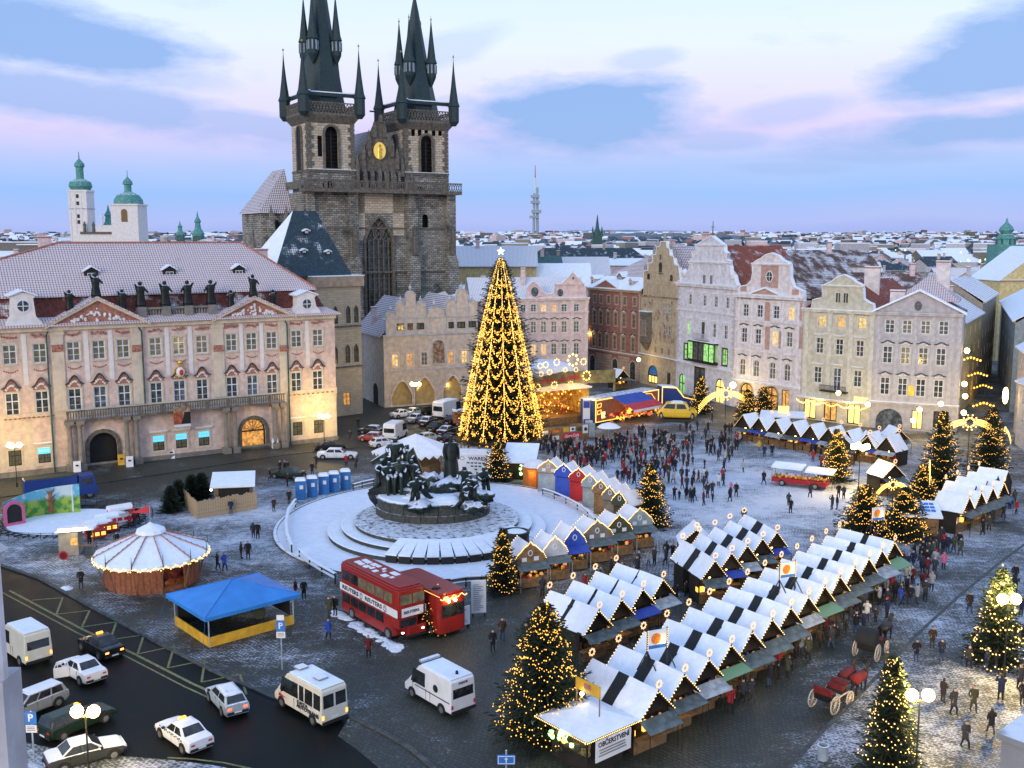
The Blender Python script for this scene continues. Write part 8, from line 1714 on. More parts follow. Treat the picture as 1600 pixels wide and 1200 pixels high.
drow('huts of the short double row','short double row',(859,914),(963,872),(937,945),(1037,897),4,2.08,['awning_grey','awning_grey','awning_blue','awning_pale'])
drow('huts of the far double row','far double row',(1067,837),(1163,797),(1118,868),(1215,824),5,2.02,['awning_grey','awning_blue','awning_pale'])
row('huts before the houses','the row before the cream and grey houses',(1180,640),(1404,673),9,-1,3.0,zs_=4.4,li=30,zr=3.9,zw=2.0,shift=3.2,star_back=True,awn=['awning_grey','awning_blue','awning_pale'])
row('huts by the right-hand trees','the front file under the right-hand trees',(1516,770),(1570,748),4,-1,2.8,li=30);row('huts by the right-hand trees','the back file under the right-hand trees',(1478,745),(1530,724),4,1,2.8)
for k,(px,py,ax,lb)in enumerate(((1086,880,-95,'single turned hut with bare side tables at the near end of the far double row'),(1322,722,-110,'snowy hut left under the bright lamp in the small cluster'),(1356,718,-100,'snowy hut just right of the bright lamp pole'),(1392,708,-85,'hut with square white roof right of the bright lamp'),(960,606,-60,'dark hut with a snowy slanting roof before the brown house'),(1376,770,-75,'little hut with white roof between the two broad firs'))):
    q=G(px,py);hut(lb,q+Vector((0,1.2,0)),R(ax),3.1,2.8,None,seed=90+k,light=40 if k in(1,2,3)else 0)
for k,(px,py,lb)in enumerate(((1026,1040,'nearest'),(1229,925,'middle'),(1370,832,'farthest'))):
    q=G(px,py,3.5);t=thing('picture_hoarding','%s lit picture panel on a black trestle over the long double hut row'%lb,'hoarding',(q.x,q.y,3.55),R(22));b=MB();b.box(-.65,.65,-.04,.04,1.1,2.3);b.build('picture','painted_fresco' if 0 else 'paper_white',t);b=MB();b.prism([(-.1+.36*math.cos(2*PI*k_/12),1.75+.36*math.sin(2*PI*k_/12))for k_ in range(12)],-.052,-.041);b.build('round_print','coat_orange',t)
    MB().box(-.63,.63,-.05,-.041,1.12,1.35).build('blue_print','sign_blue',t);b=MB();[b.tube((x,0,.0),(x,0,2.4),.05,n=5)for x in(-.7,.7)];[b.tube((x,0,1.0),(x+u,v,-.1),.04,n=4)for x in(-.7,.7)for u,v in((-.7,0),(.5,.5),(.3,-.6))];b.build('trestle','black_iron',t);b=MB();[b.octa((x,-.08,1.1+j*.15),.045)for x in(-.7,.7)for j in range(9)];b.build('light_string','bulb_gold',t,uv=False);MB().ball((.3,-.25,1.6),.12,8,6).build('spot_lamp','lamp_soft',t)
q=G(912,1178);q=Vector((4.4,55.0,0));KP=thing('refreshment_kiosk','square refreshment kiosk with snowy pyramid roof and yellow roof board at the near end','kiosk',(q.x,q.y+1.2,0),R(-50));w=1.45
b=MB();b.box(-w,w,-w,w,0,1.0);b.box(-w,w,w-.1,w,1.0,2.4);[b.box(x-.05,x+.05,y-.05,y+.05,1,2.4)for x in(-w+.05,w-.05)for y in(-w+.05,w-.1)];b.build('wall','dark_wood',KP);MB().box(w,w+.01,-w+.3,w-.3,0,2.2).build('side_board','tar_black',KP)
b=MB();A_=[(-w-.7,-w-.7,2.4),(w+.7,-w-.7,2.4),(w+.7,w+.7,2.4),(-w-.7,w+.7,2.4)];[b.poly([A_[i],A_[(i+1)%4],(0,0,3.15)])for i in range(4)];b.poly(A_[::-1]);b.build('roof','snow',KP)
b=MB();[b.octa((-w-.7+k*.14,-w-.75,2.36),.045)for k in range(31)];[b.octa((w+.75,-w-.7+k*.14,2.36),.045)for k in range(31)];[b.octa((-w-.75,-w-.7+k*.14,2.36),.045)for k in range(31)];b.build('light_string','bulb_warm',KP,uv=False)
b=MB();[b.ball((random.uniform(-w,w),-w-.05+random.uniform(-.1,.2),random.uniform(1.1,2.0)),random.uniform(.12,.25),6,4,k%3)for k in range(26)];b.build('goods',['shop_yellow','coat_olive','green_glow'],KP);plight('kiosk_light',KP,(0,-.5,2.0),90,(1,.85,.4));plight('kiosk_light',KP,(-.4,0,4.0),18,(1,.75,.6),.15)
MB().box(w+.72,w+.78,-1.5,1.3,1.0,2.25).build('sign_panel','paper_white',KP);text('lettering','OBČERSTVENÍ',.42,'ink',KP,(w+.79,-.1,1.98),(PI/2,0,PI/2),bold=.02,wid=2.5);b=MB();rr=random.Random(4);[b.box(w+.781,w+.79,-1.3+rr.uniform(0,.2),.8+rr.uniform(0,.3),1.62-k*.17,1.70-k*.17)for k in range(3)];b.build('print','steel',KP)
b=MB();b.box(-1.0,1.0,-.04,.04,3.9,4.6);b.build('roof_board','board_yellow',KP);b=MB();b.box(-.28,.28,-.055,-.041,4.12,4.4);b.prism([(-.28,4.4),(.28,4.4),(.15,4.5),(0,4.42),(-.15,4.5)],-.055,-.041);b.build('crown_print','relief_red',KP);[MB().tube((x,0,2.8),(x,0,4.6),.04,n=5).build('post','wood',KP)for x in(-.95,.95)]
MB().ball((-.4,-.1,3.75),.13,8,6).build('spot_lamp','white_glow',KP);FOOT.append((q.x,q.y+1.2,2.4))
def gab_stall(label,px,py,ax,w,frontm,roofm='snow_warm',hb=2.3,top=1.6,depth=2.6,back=None,group=None,light=20):
    q=G(px,py);t=thing('gabled_stall',label,'market stall',q,ax,group);W2=w/2
    pr=[]
    n=12
    for k in range(n+1):
        u=k/n;x=W2*(1-2*u);e=1-abs(2*u-1);z=hb+.15+top*(e**.8)*.9+.14*abs(math.sin(u*PI*5));pr.append((x,z))
    pts=[(-W2,.9 if back is None else 0),(W2,.9 if back is None else 0)]+pr
    fm=[(-W2,hb-.1),(W2,hb-.1)]+pr
    b=MB();b.prism(fm,-.06,.04);b.build('gable',frontm,t)
    b=MB();b.box(-W2,W2,.3,depth,0,hb-.12);b.build('wall','dark_wood' if back is None else back,t)
    for sg in(-1,1):
        b=MB();b.prism([(0,hb+top*.85),(sg*W2,hb-.1),(sg*W2,hb+.05),(0,hb+top*.85+.2)],.05,depth+.1,'y');b.build('roof_slope',roofm,t)
    b=MB();
    for(a_,c_)in zip(pr,pr[1:]):
        for k in range(3):u=k/3;b.octa((a_[0]+(c_[0]-a_[0])*u,-.12,a_[1]+(c_[1]-a_[1])*u+.05),.055)
    [b.octa((sg*W2*.99*u,depth+.1,hb+top*.85*(1-u)+.2),.045)for sg in(-1,1)for u in[i/8 for i in range(9)]]
    b.build('light_string','bulb_warm',t,uv=False)
    b=MB();c8=[(.22*math.cos(2*PI*k/10),hb+.75+.28*math.sin(2*PI*k/10))for k in range(10)];ringframe(b,c8,.06,-.11,-.061)
    if w>2.6:b.box(-.8,-.35,-.1,-.061,hb+.05,hb+.4);b.box(.35,.8,-.1,-.061,hb+.05,hb+.4)
    b.build('gable_trim','paper_white',t)
    if back is None:
        rr=random.Random(px);b=MB();[b.ball((rr.uniform(-W2+.2,W2-.2),rr.uniform(-.3,.2),rr.uniform(.95,1.9)),rr.uniform(.1,.22),6,4,k%4)for k in range(16)];b.build('goods',['coat_red','board_yellow','goods_glow','coat_olive'],t);MB().box(-W2+.05,W2-.05,-.4,.25,.1,.92).build('counter','wood',t)
        b=MB();b.hexa([(-W2+.05,-1.2,hb-.45),(W2-.05,-1.2,hb-.45),(W2-.05,-.1,hb-.1),(-W2+.05,-.1,hb-.1)],[(-W2+.05,-1.2,hb-.41),(W2-.05,-1.2,hb-.41),(W2-.05,-.1,hb-.06),(-W2+.05,-.1,hb-.06)]);b.build('awning','awning_grey' if frontm!='coat_bright_blue' else 'awning_blue',t);b=MB();[b.tube((x,-1.15,0),(x,-1.15,hb-.45),.03,n=4)for x in(-W2+.1,W2-.1)];b.build('awning_pole','zinc',t)
    if light:plight('stall_light',t,(0,-.7,1.7),light,(1,.65,.3),.3)
    FOOT.append((q.x,q.y+1,1.6));return t
a0=R(40)
for k,(px,py,w_,fm,lb)in enumerate(((828,917,3.0,'wood','tan'),(866,906,2.6,'trim_blue','grey-blue'),(897,890,2.4,'coat_bright_blue','bright blue'),(932,878,3.4,'plaster_dark','dark'),(966,868,2.9,'coat_olive','green'),(998,856,3.1,'plaster_blueish','slate blue'))):
    gab_stall('%s-gabled stall edged with lights, %s from the left in the row facing the huts'%(lb,ORD[k]),px,py,R(24),w_,fm,group='gabled stalls facing the huts')
for k,(px,py,w_,bm,lb)in enumerate(((857,772,2.9,'trim_sand','cream'),(881,779,2.5,'coat_bright_blue','blue'),(904,787,2.6,'coat_red','red'),(922,797,2.3,'paint_green2' if 0 else 'plaster_blueish','slate'),(939,808,2.3,'wood','tan'),(953,819,2.2,'plaster_dark','dark'),(968,829,2.2,'coat_olive','olive'))):
    t=gab_stall('light-edged stall with a %s back board turned to the terrace, %s from the left'%(lb,ORD[k]),px,py,R(-22-k*4),w_,bm,back=bm,hb=2.7,top=1.3,group='stalls with coloured backs',light=10)
    b=MB();b.box(-w_/2+.1,w_/2-.1,.2,.29,.1,2.4);b.build('back_board',bm if bm!='trim_sand' else 'zinc',t)
g=G(836,758);t=thing('tent_stall','orange-lit round-topped tent beside the first coloured hut back','tent',g,R(-15));b=MB();b.lathe([(1.5,0),(1.55,1.9),(1.7,2.2),(.9,3.0),(.1,3.2)],10);b.build('tent','orange_tent' if 'orange_tent' in MT else 'coat_orange',t);b=MB();b.lathe([(1.55,2.42),(.9,3.05),(.05,3.26)],10);b.build('roof_snow','snow_warm',t);plight('stall_light',t,(0,-2,1.8),25,(1,.6,.25))
g=G(812,752);t=thing('market_hut','square hut with plain white roof and green goods behind the terrace','market stall',g,R(-8));b=MB();b.box(-1.9,1.9,.8,3,0,2.6);b.build('wall','dark_wood',t);b=MB();b.hexa([(-2.1,-.6,2.4),(2.1,-.6,2.4),(2.1,3.4,4.0),(-2.1,3.4,4.0)],[(-2.1,-.6,2.6),(2.1,-.6,2.6),(2.1,3.4,4.2),(-2.1,3.4,4.2)]);b.build('roof','snow',t);b=MB();[b.ball((random.uniform(-1.6,1.6),random.uniform(0,.7),random.uniform(.5,2.0)),.22,5,3,k%2)for k in range(14)];b.build('goods',['green_glow','coat_olive'],t)
g=G(650,735);t=thing('parasol_stall','wide white snow-covered scalloped tent roof behind the bronze figures','tent',g,R(8));b=MB();n=8
for i in range(n):
    a0_,a1_=2*PI*i/n,2*PI*(i+1)/n;A_=lambda a_,r,z:(r*1.25*math.cos(a_),r*math.sin(a_),z);b.poly([A_(a0_,4.6,2.7),A_(a1_,4.6,2.7),(0,0,4.9)])
    for j in range(4):u0,u1=a0_+(a1_-a0_)*j/4,a0_+(a1_-a0_)*(j+1)/4;P_=[Vector(A_(a0_,4.6,2.7)).lerp(Vector(A_(a1_,4.6,2.7)),v)for v in(j/4,(j+.5)/4,(j+1)/4)];b.poly([P_[0],P_[1]-Vector((0,0,.45)),P_[2]])
b.build('roof','snow_warm',t);b=MB();[b.tube((4.4*math.cos(a_),3.6*math.sin(a_),0),(4.4*math.cos(a_),3.6*math.sin(a_),2.8),.06,n=5)for a_ in[2*PI*k/8 for k in range(8)]];b.build('pole','wood',t);MB().lathe([(3.2,0),(3.2,1.1)],12).build('counter','wood',t)
p0,p1=G(714,742),G(770,744);t=thing('lettered_container','white lettered site container with snowy top behind the standing figure','container',p0,math.atan2((p1-p0).y,(p1-p0).x));L_=(p1-p0).length+.6;b=MB();b.box(0,L_,0,2.4,.05,2.7);b.build('box','paper_white',t);MB().box(-.1,L_+.1,-.1,2.5,2.702,2.95).build('roof_snow','snow_warm',t);text('lettering','WAREX',.62,'ink',t,(L_*.52,-.02,2.2),bold=.02,wid=2.5);b=MB();ringframe(b,[(.7+.3*math.cos(2*PI*k/12),2.2+.25*math.sin(2*PI*k/12))for k in range(12)],.05,-.02,-.004);rr=random.Random(1);[b.box(.8+k*.5,1.15+k*.5,-.015,-.003,1.55-j*.42,1.72-j*.42)for j in range(3)for k in range(6-j)if k>j];b.build('print','ink',t);
# ------------------------------------------------------------------ the gold-lit stage, lorry, hoardings
mat('stage_gold',(.50,.34,.10),.8,var=.5);emis('stage_bright',(1,.66,.2),1.8);mat('stage_fascia',(.20,.17,.07),.7,var=.4);emis('stage_red',(1,.25,.08),.5,(.6,.1,.05))
p0,p1=G(832,668),G(912,660);ag=math.atan2((p1-p0).y,(p1-p0).x);t=thing('lit_stage','golden lit stage with stars and red lettering right of the tall tree','stage',p0,ag);L_=(p1-p0).length+1
b=MB();b.box(-.5,L_,0,7,0,1.2);b.build('deck','wood',t);b=MB();b.box(-.5,L_,6.8,7,1.2,6.0);b.build('back_wall','stage_gold',t);b=MB();b.box(-.5,-.3,0,7,1.2,5.5);b.box(L_-.2,L_,0,7,1.2,5.5);b.build('side_wall','stage_gold',t)
b=MB();b.prism([(-.8,6.0),(L_*.5,7.4),(L_+.3,6.0),(L_+.3,5.7),(-.8,5.7)],-.4,7.2);b.build('roof','snow_warm',t)
b=MB();b.prism([(-1,6.6),(L_*.4,7.1),(L_+3.5,6.6),(L_+3.5,8.7),(L_*.4,9.0),(-1,8.2)],-2.2,-2.0);b.hexa([(L_+3.3,-2.3,5.2),(L_+3.6,-2.3,5.2),(L_+3.6,-2.1,5.2),(L_+3.3,-2.1,5.2)],[(L_+3.3,-2.3,8.8),(L_+3.6,-2.3,8.8),(L_+3.6,-2.1,8.8),(L_+3.3,-2.1,8.8)]);b.build('fascia','stage_fascia',t);b=MB();b.lathe([(5.2,8.8),(4.6,9.6),(2.5,10.2),(.1,10.4)],14,(L_*.35,3,0));b.build('canopy','snow_warm',t)
b=MB();rs=random.Random(12);[b.box(x_,x_+rs.uniform(.12,.32),-2.26,-2.205,7.55+.02*i_-rs.uniform(.1,.35),7.75+.02*i_+rs.uniform(.1,.35))for i_,x_ in enumerate([.3+k_*.38 for k_ in range(7)]+[3.6+k_*.36 for k_ in range(11)])];b.build('lettering','sign_red',t)
b=MB()
for(x,z,r)in((.2,8.9,.35),(1.7,9.1,.4),(4.6,9.3,.35),(6.6,9.2,.35),(8.6,8.1,.7),(2.6,7.0,.5),(5.6,6.9,.45),(-.4,6.9,.4),(3.0,10.6,.5),(1,10.3,.45),(6.0,10.8,.9),(8,10.4,.5),(0,10.2,.4)):
    for k in range(8):a_=2*PI*k/8;b.octa((x+r*math.cos(a_),-2.4,z+r*math.sin(a_)),r*.28)
b.build('star_lights','stage_bright',t,uv=False);b=MB();[b.octa((random.uniform(0,L_),random.uniform(.5,6),random.uniform(1.3,5.5)),random.uniform(.08,.2),k%3)for k in range(220)];b.build('stage_bulbs',['bulb_gold','stage_red','coat_red'],t,uv=False)
plight('stage_light',t,(L_*.3,2,4.8),500,(1,.65,.2),.6);plight('stage_light',t,(L_*.75,-3.5,5.5),350,(1,.65,.2),.6);plight('stage_light',t,(2,-3,4.5),260,(1,.62,.2),.6)
p0,p1=G(846,694),G(930,684);t=thing('advert_hoarding','long low hoarding hung with adverts in front of the lit stage','hoarding',p0,math.atan2((p1-p0).y,(p1-p0).x));L_=(p1-p0).length;b=MB();b.box(0,L_,0,.12,0,2.3);b.build('board','wood',t)
MB().box(L_*.38,L_*.72,-.03,-.002,.3,1.2).build('banner','sign_red',t);text('lettering','Coca-Cola',.62,'paper_white',t,(L_*.55,-.04,.74),bold=.02,shear=.3,wid=L_*.26)
for k,(x0,x1,z0,z1,m_)in enumerate(((.02,.12,.3,1.9,'paper_white'),(.16,.32,.4,1.0,'paper_white'),(.18,.32,1.5,1.8,'coat_orange'),(.40,.50,1.4,2.1,'board_yellow'),(.52,.62,1.4,2.1,'paper_white'),(.66,.74,1.3,1.9,'coat_olive'),(.76,.86,.9,2.2,'paper_white'),(.88,.99,.2,2.3,'zinc'))):o_=MB().box(L_*x0,L_*x1,-.028,-.002,z0,z1).build('poster',m_,t);b=MB();b.ball((L_*(x0+x1)/2,-.03,(z0+z1)/2),min(.3,(z1-z0)*.3),7,4);b.build('poster_print','ink',o_)if m_=='paper_white' else None
for k,(px,py,h_,m_)in enumerate(((916,668,4.6,'awning_blue'),(920,684,2.6,'paper_white'))):
    g=G(px,py);t=thing('advert_post',['tall blue and white advert post right of the stage','low white advert column below the blue post'][k],'sign',g);MB().box(-.55,.55,-.2,.2,0,h_).build('post','paper_white' if k==0 else 'zinc',t);[MB().box(-.5,.5,-.22,-.201,z,z+1.1).build('poster',m_ if k==0 else 'paper_white',t)for z in((.3,3.2)if k==0 else(.6,))]
p0,p1=G(937,668),G(1030,650);ag=math.atan2((p1-p0).y,(p1-p0).x);t=thing('display_lorry','long show trailer outlined in orange tubes with blue and red awning','trailer',p0,ag);L_=(p1-p0).length+.8
b=MB();b.box(0,L_,1,4.2,.6,4.2);b.build('body','paint_blue',t);MB().box(-.1,L_+.1,.9,4.3,4.202,4.4).build('roof_snow','snow_trodden',t);b=MB();b.box(0,L_*.98,.93,.998,.8,4.1);b.build('side_panel','wood_red',t)
def tubes(b,P_,r=.06,y=.85):
    for a_,c_ in zip(P_,P_[1:]):b.tube((a_[0],y,a_[1]),(c_[0],y,c_[1]),r,n=4)
b=MB();tubes(b,[(0,4.2),(0,.7),(L_,.7)],.07);tubes(b,[(0,4.2),(L_,4.4),(L_,.7)],.07);tubes(b,[(L_*.72,4.1),(L_*.88,3.9),(L_*.97,2.4),(L_*.8,2.4)],.05);tubes(b,[(.4,3.6),(1.3,3.7),(1.3,3.1),(.4,3.0),(.4,3.6)],.05);tubes(b,[(.4,2.5),(1.3,2.6),(1.3,2.0),(.4,1.9),(.4,2.5)],.05);b.build('light_tubes','tube_orange' if 'tube_orange' in MT else 'bulb_gold',t,uv=False)
b=MB();b.hexa([(L_*.3,-2.2,2.9),(L_*.78,-2.2,2.9),(L_*.72,.9,4.4),(L_*.24,.9,4.4)],[(L_*.3,-2.2,3.0),(L_*.78,-2.2,3.0),(L_*.72,.9,4.5),(L_*.24,.9,4.5)]);b.build('awning','awning_blue',t);b=MB();b.hexa([(L_*.3,-3.0,2.5),(L_*.79,-3.0,2.5),(L_*.776,-1.4,3.3),(L_*.285,-1.4,3.3)],[(L_*.3,-3.0,2.6),(L_*.79,-3.0,2.6),(L_*.776,-1.4,3.4),(L_*.285,-1.4,3.4)]);b.build('awning_stripe','sign_red',t);MB().box(L_*.3,L_*.79,-3.05,-3.0,2.2,2.6).build('awning_edge','paper_white',t)
b=MB();[b.ball((random.uniform(1.5,L_*.9),random.uniform(-1.5,.6),random.uniform(.8,2.2)),random.uniform(.15,.4),5,3,k%4)for k in range(60)];b.build('goods',['stage_red','bulb_gold','coat_red','coat_orange'],t);plight('lorry_light',t,(L_*.5,-1.5,2.2),160,(1,.5,.2));MB().box(1.5,2.3,.85,.925,1.2,2.2).build('lit_sign','stage_bright',t)
p0=G(1034,642);t=thing('tractor_cab','lorry cab outlined in orange tubes behind the yellow show car','lorry',p0,R(12));b=MB();b.prism([(0,.6),(6.5,.6),(6.5,1.6),(4,2.2),(2.6,4.0),(0,4.2)],0,2.5);b.build('body','paint_blue',t);b=MB();tubes(b,[(0,.7),(0,4.2),(2.6,4.0),(4,2.3),(6.4,1.7)],.08,-.1);b.build('light_tubes','bulb_gold',t,uv=False);b=MB();b.hexa([(0,0,4.22),(2.6,0,4.02),(2.6,2.5,4.02),(0,2.5,4.22)],[(0,0,4.4),(2.6,0,4.2),(2.6,2.5,4.2),(0,2.5,4.4)]);b.hexa([(2.7,.0,3.95),(4.0,.0,2.25),(4.0,2.5,2.25),(2.7,2.5,3.95)],[(2.75,.0,4.1),(4.1,.0,2.4),(4.1,2.5,2.4),(2.75,2.5,4.1)]);b.build('roof_snow','snow',t)
g=G(890,700);t=thing('market_umbrella','white snowy round table parasol in the crowd before the hoarding','parasol',G(951,690));b=MB();b.lathe([(1.8,2.2),(1.2,2.6),(.1,2.9)],10);b.build('canopy','snow',t);MB().tube((0,0,0),(0,0,2.8),.05).build('pole','zinc',t)
g=G(1250,760);t=thing('barrow_stall','long red barrow stall heaped with goods under low snowy tilts','market stall',g,R(-30));b=MB();b.box(-3.3,3.3,-.9,.9,.45,.95);b.build('tray','coat_red',t);b=MB();rr=random.Random(2);[b.ball((rr.uniform(-3.1,3.1),rr.uniform(-.7,.5),rr.uniform(1.0,1.3)),rr.uniform(.1,.2),5,3,k%4)for k in range(90)];b.build('goods',['goods_glow','board_yellow','wood','coat_orange'],t);
for x0,x1,zz in((-3.6,.2,2.3),(.5,3.9,2.1)):b=MB();b.hexa([(x0,-.2,zz-.3),(x1,-.2,zz-.3),(x1,1.8,zz),(x0,1.8,zz)],[(x0,-.2,zz-.15),(x1,-.2,zz-.15),(x1,1.8,zz+.15),(x0,1.8,zz+.15)]);b.build('tilt','snow',t);b=MB();[b.tube((x,y,0),(x,y,zz-.1),.03,n=4)for x in(x0+.1,x1-.1)for y in(0,1.6)];b.build('pole','wood',t)
[wheel(t,x,y,.4,.12)for x in(-2,2)for y in(-.9,.9)];FOOT.append((g.x,g.y,3.0))
g=G(1206,702);t=thing('flat_roofed_stall','flat white-roofed stall with a yellow board before the row of huts','market stall',G(1222,676),R(-14));b=MB();b.box(-3.0,3.0,0,2,0,1.0);b.build('counter','dark_wood',t);b=MB();b.hexa([(-3.5,-1,2.5),(3.5,-1,2.5),(3.3,2.5,2.9),(-3.3,2.5,2.9)],[(-3.5,-1,2.65),(3.5,-1,2.65),(3.3,2.5,3.05),(-3.3,2.5,3.05)]);b.build('roof','snow',t);b=MB();[b.ball((random.uniform(-2.8,2.8),.3,random.uniform(1.1,2.0)),.18,5,3,k%3)for k in range(26)];b.build('goods',['goods_glow','coat_olive','paper_white'],t);MB().box(-.7,.9,-.1,.0,3.1,4.2).build('roof_board','shop_yellow',t)
g=G(1440,846);t=thing('ticket_hut','tan wooden hut with lettered snowy roof right of the broad firs','hut',g,R(-12));b=MB();b.box(-1.8,1.5,0,2.6,0,2.5);b.build('wall','wood',t);b=MB();b.hexa([(-2.1,-.4,2.5),(1.8,-.4,2.5),(1.8,3,3.3),(-2.1,3,3.3)],[(-2.1,-.4,2.7),(1.8,-.4,2.7),(1.8,3,3.5),(-2.1,3,3.5)]);b.build('roof','snow',t);b=MB();[b.hexa([(-1.6+u,v,2.71+v*.235),(-1.2+u,v,2.71+v*.235),(-1.2+u,v+.35,2.79+v*.235),(-1.6+u,v+.35,2.79+v*.235)],[(-1.6+u,v,2.75+v*.235+.12),(-1.2+u,v,2.75+v*.235+.12),(-1.2+u,v+.35,2.83+v*.235+.12),(-1.6+u,v+.35,2.83+v*.235+.12)])for u in(0,.5,1.0,1.5,2.0,2.5)for v in(.6,1.3,2.0)];b.build('roof_print','sign_blue',t);FOOT.append((g.x,g.y+1,2))
def comet(label,px,py,z,s_,rz,pole,c='tube_gold',arc=False):
    q=G(px,py);t=thing('star_light',label,'light ornament',q,rz);MB().tube((0,0,0),(0,0,pole),.05,n=5).build('pole','black_iron',t);b=MB()
    for k in range(10):a_=2*PI*k/10;b.octa((.45*s_*math.cos(a_),0,pole+.45*s_*math.sin(a_)),.13*s_);b.octa((.75*s_*math.cos(a_),0,pole+.75*s_*math.sin(a_)),.10*s_)
    b.build('star',c,t,uv=False);b=MB()
    for j in range(4):
        for k in range(22):
            u=k/21
            for sg in((-1,1)if arc else(-1,)):b.octa((sg*(.6+u*2.6)*s_,0,pole+s_*(.15*j-.2-u*u*1.9-u*.2+j*.12*u)),.075*s_)
    b.build('tail',c,t,uv=False);plight('ornament_light',t,(0,-1,pole),60,(1,.6,.2),.5)
comet('comet-tailed star light before the white gabled house',1133,655,0,1.4,0,4.3,arc=True);comet('star with arched tails between the two tall right-hand firs',1510,745,0,1.3,0,7.0,arc=True);comet('twisted glowing ornament between the two broad firs',1391,835,0,.75,R(20),5.2,arc=True);comet('glowing comet ornament on the fir left of the right-hand huts',1448,805,0,.7,R(70),5.6)
comet('string of glowing balls hung beside the lane corner trees',1566,745,0,.6,R(85),6.0)
# ------------------------------------------------------------------ street lamps
def lamp(label,px,py,h,n=2,power=300,globe=.2,gm='lamp_glow',base=None,col_=(1,.66,.18),sp=.45):
    q=G(px,py)if base is None else base;t=thing('street_lamp',label,'street lamp',q);b=MB();b.lathe([(.16,0),(.14,.5),(.06,.7),(.05,h-.2)],8);
    if n>1:b.tube((-sp,0,h-.25),(sp,0,h-.25),.03,n=5);[b.tube((x,0,h-.25),(x,0,h-.1),.03,n=5)for x in(-sp,sp)]
    b.build('pole','black_iron',t)
    for k in range(n):x=(-sp,sp,0,0)[k]if n>1 else 0;y=(0,0,-sp,sp)[k]if n>1 else 0;MB().ball((x,y,h+.08),globe,12,8).build('globe',gm,t)
    plight('lamp_light',t,(0,-.15,h+.45),power,col_,.3);return t
lamp('street lamp with twin glaring globes over the snow-covered car at the lower left',141,1238,4.6,2,2600,.34);lamp('street lamp with twin glaring globes beside the swagged fir at the lower right',1430,1218,4.9,2,4500,.34);lamp('street lamp glaring above the bell-shaped fir at the right edge',1568,1060,5.6,2,4500,.36);lamp('brightest lamp over the small hut cluster right of centre',1341,768,5.4,4,2200,.36,sp=.8)
lamp('street lamp with warm globes before the left end of the palace',27,762,5.2,3,1100,.30,sp=.6);lamp('street lamp with warm globes before the right end of the palace',507,700,4.6,3,1100,.30,sp=.6);lamp('street lamp before the school arcades',650,652,5.6,3,1000,.32,sp=.6)
for k,(px,py,dd,pw_)in enumerate(((921,521,228,160),(938,553,226,160),(998,562,207,160),(1145,602,178,300),(1437,640,154,200),(1470,631,152,200),(1356,632,158,120),(1427,657,152,160),(1310,614,160,50))):
    t=thing('wall_lamp',['wall lamp high on the corner of the rose house','pair of wall lamps low on the brown house','wall lamp between the brown and the painted house','great round glowing lamp before the pink house corner','wall lamp left above the grey house door','wall lamp right on the grey house front','wall lamp between cream and grey house','lamp over the lit grey house doorway','small lamp above the cream shopfront'][k],'wall lamp',D(px,py,dd));MB().ball((0,0,0),.55 if k==3 else .38,10,7).build('globe','lamp_soft',t);MB().tube((0,0,0),(0,1.2,.3),.05,n=5).build('bracket','black_iron',t);plight('lamp_light',t,(0,-.9,0),pw_,(1,.68,.22),.4)
# ------------------------------------------------------------------ carriages and horses
def horse(label,pos,rz,m='horse_black',blanket='coat_maroon'):
    V=[(.55,0,1.15),(0,0,1.1),(-.6,0,1.15),(.85,0,1.38),(1.08,0,1.68),(1.22,0,1.86),(1.50,0,1.62),(1.62,0,1.50),(-.85,0,1.10),(-.98,0,.7)];Rd=[(.30,.24),(.31,.27),(.29,.27),(.20,.13),(.15,.10),(.13,.10),(.09,.07),(.07,.06),(.07,.07),(.05,.05)];Ed=[(1,0),(1,2),(0,3),(3,4),(4,5),(5,6),(6,7),(2,8),(8,9)]
    for x,ys,hind in((.6,(-.16,.16),0),(-.62,(-.17,.17),1)):
        for y in ys:
            b=len(V);d=random.uniform(-.08,.12)
            if hind:V+=[(x+.02,y,.95),(x+.12,y,.72),(x-.12,y,.48),(x-.04,y,.10),(x+.02,y,.03)];Rd+=[.17,.12,.065,.05,.06];base=2
            else:V+=[(x,y,.92),(x+.02+d,y,.68),(x+.02+d,y,.45),(x+d,y,.12),(x+.04+d,y,.03)];Rd+=[.13,.085,.06,.045,.06];base=0
            Ed+=[(base,b),(b,b+1),(b+1,b+2),(b+2,b+3),(b+3,b+4)]
    t=link('horse',skinmesh('horse',V,Ed,Rd,[m],root=1),None,pos,rz,label=label,cat='horse');b=MB()
    b.lathe([(.36,-.85),(.40,-.4),(.40,.35),(.34,.6)],12);b.v=[(v[2],v[1]*1.0,max(v[0]*1.0,-.12)+1.14)for v in b.v];b.build('blanket',blanket,t,smooth=True);b=MB();[b.prism([(1.18,1.93),(1.26,1.93),(1.2,2.08)],y-.02,y+.02)for y in(-.07,.07)];b.build('ear',m,t);MB().tube((1.0,0,1.85),(.7,0,1.5),.05,.08,5).build('mane','hair',t);return t
mat('carriage_red',(.15,.012,.012),.8,var=.3);mat('horse_black',(.012,.011,.010),.5);mat('horse_brown',(.03,.018,.012),.5)
def bigwheel(t,x,y,r):
    b=MB();n=14
    for k in range(n):a0,a1=2*PI*k/n,2*PI*(k+1)/n;b.tube((r*math.cos(a0),0,r*math.sin(a0)),(r*math.cos(a1),0,r*math.sin(a1)),.045,n=4);b.tube((0,0,0),(r*math.cos(a0),0,r*math.sin(a0)),.018,n=3)
    b.ball((0,0,0),.1,6,4);b.build('wheel','trim_cream',t,loc=(x,y,r))
pr,pf=G(1290,1108),G(1350,1070);d=(pf-pr).normalized();ag=math.atan2(d.y,d.x);t=thing('open_carriage','open carriage with red cushioned seats behind two blanketed horses','carriage',pr+d*.6,ag);
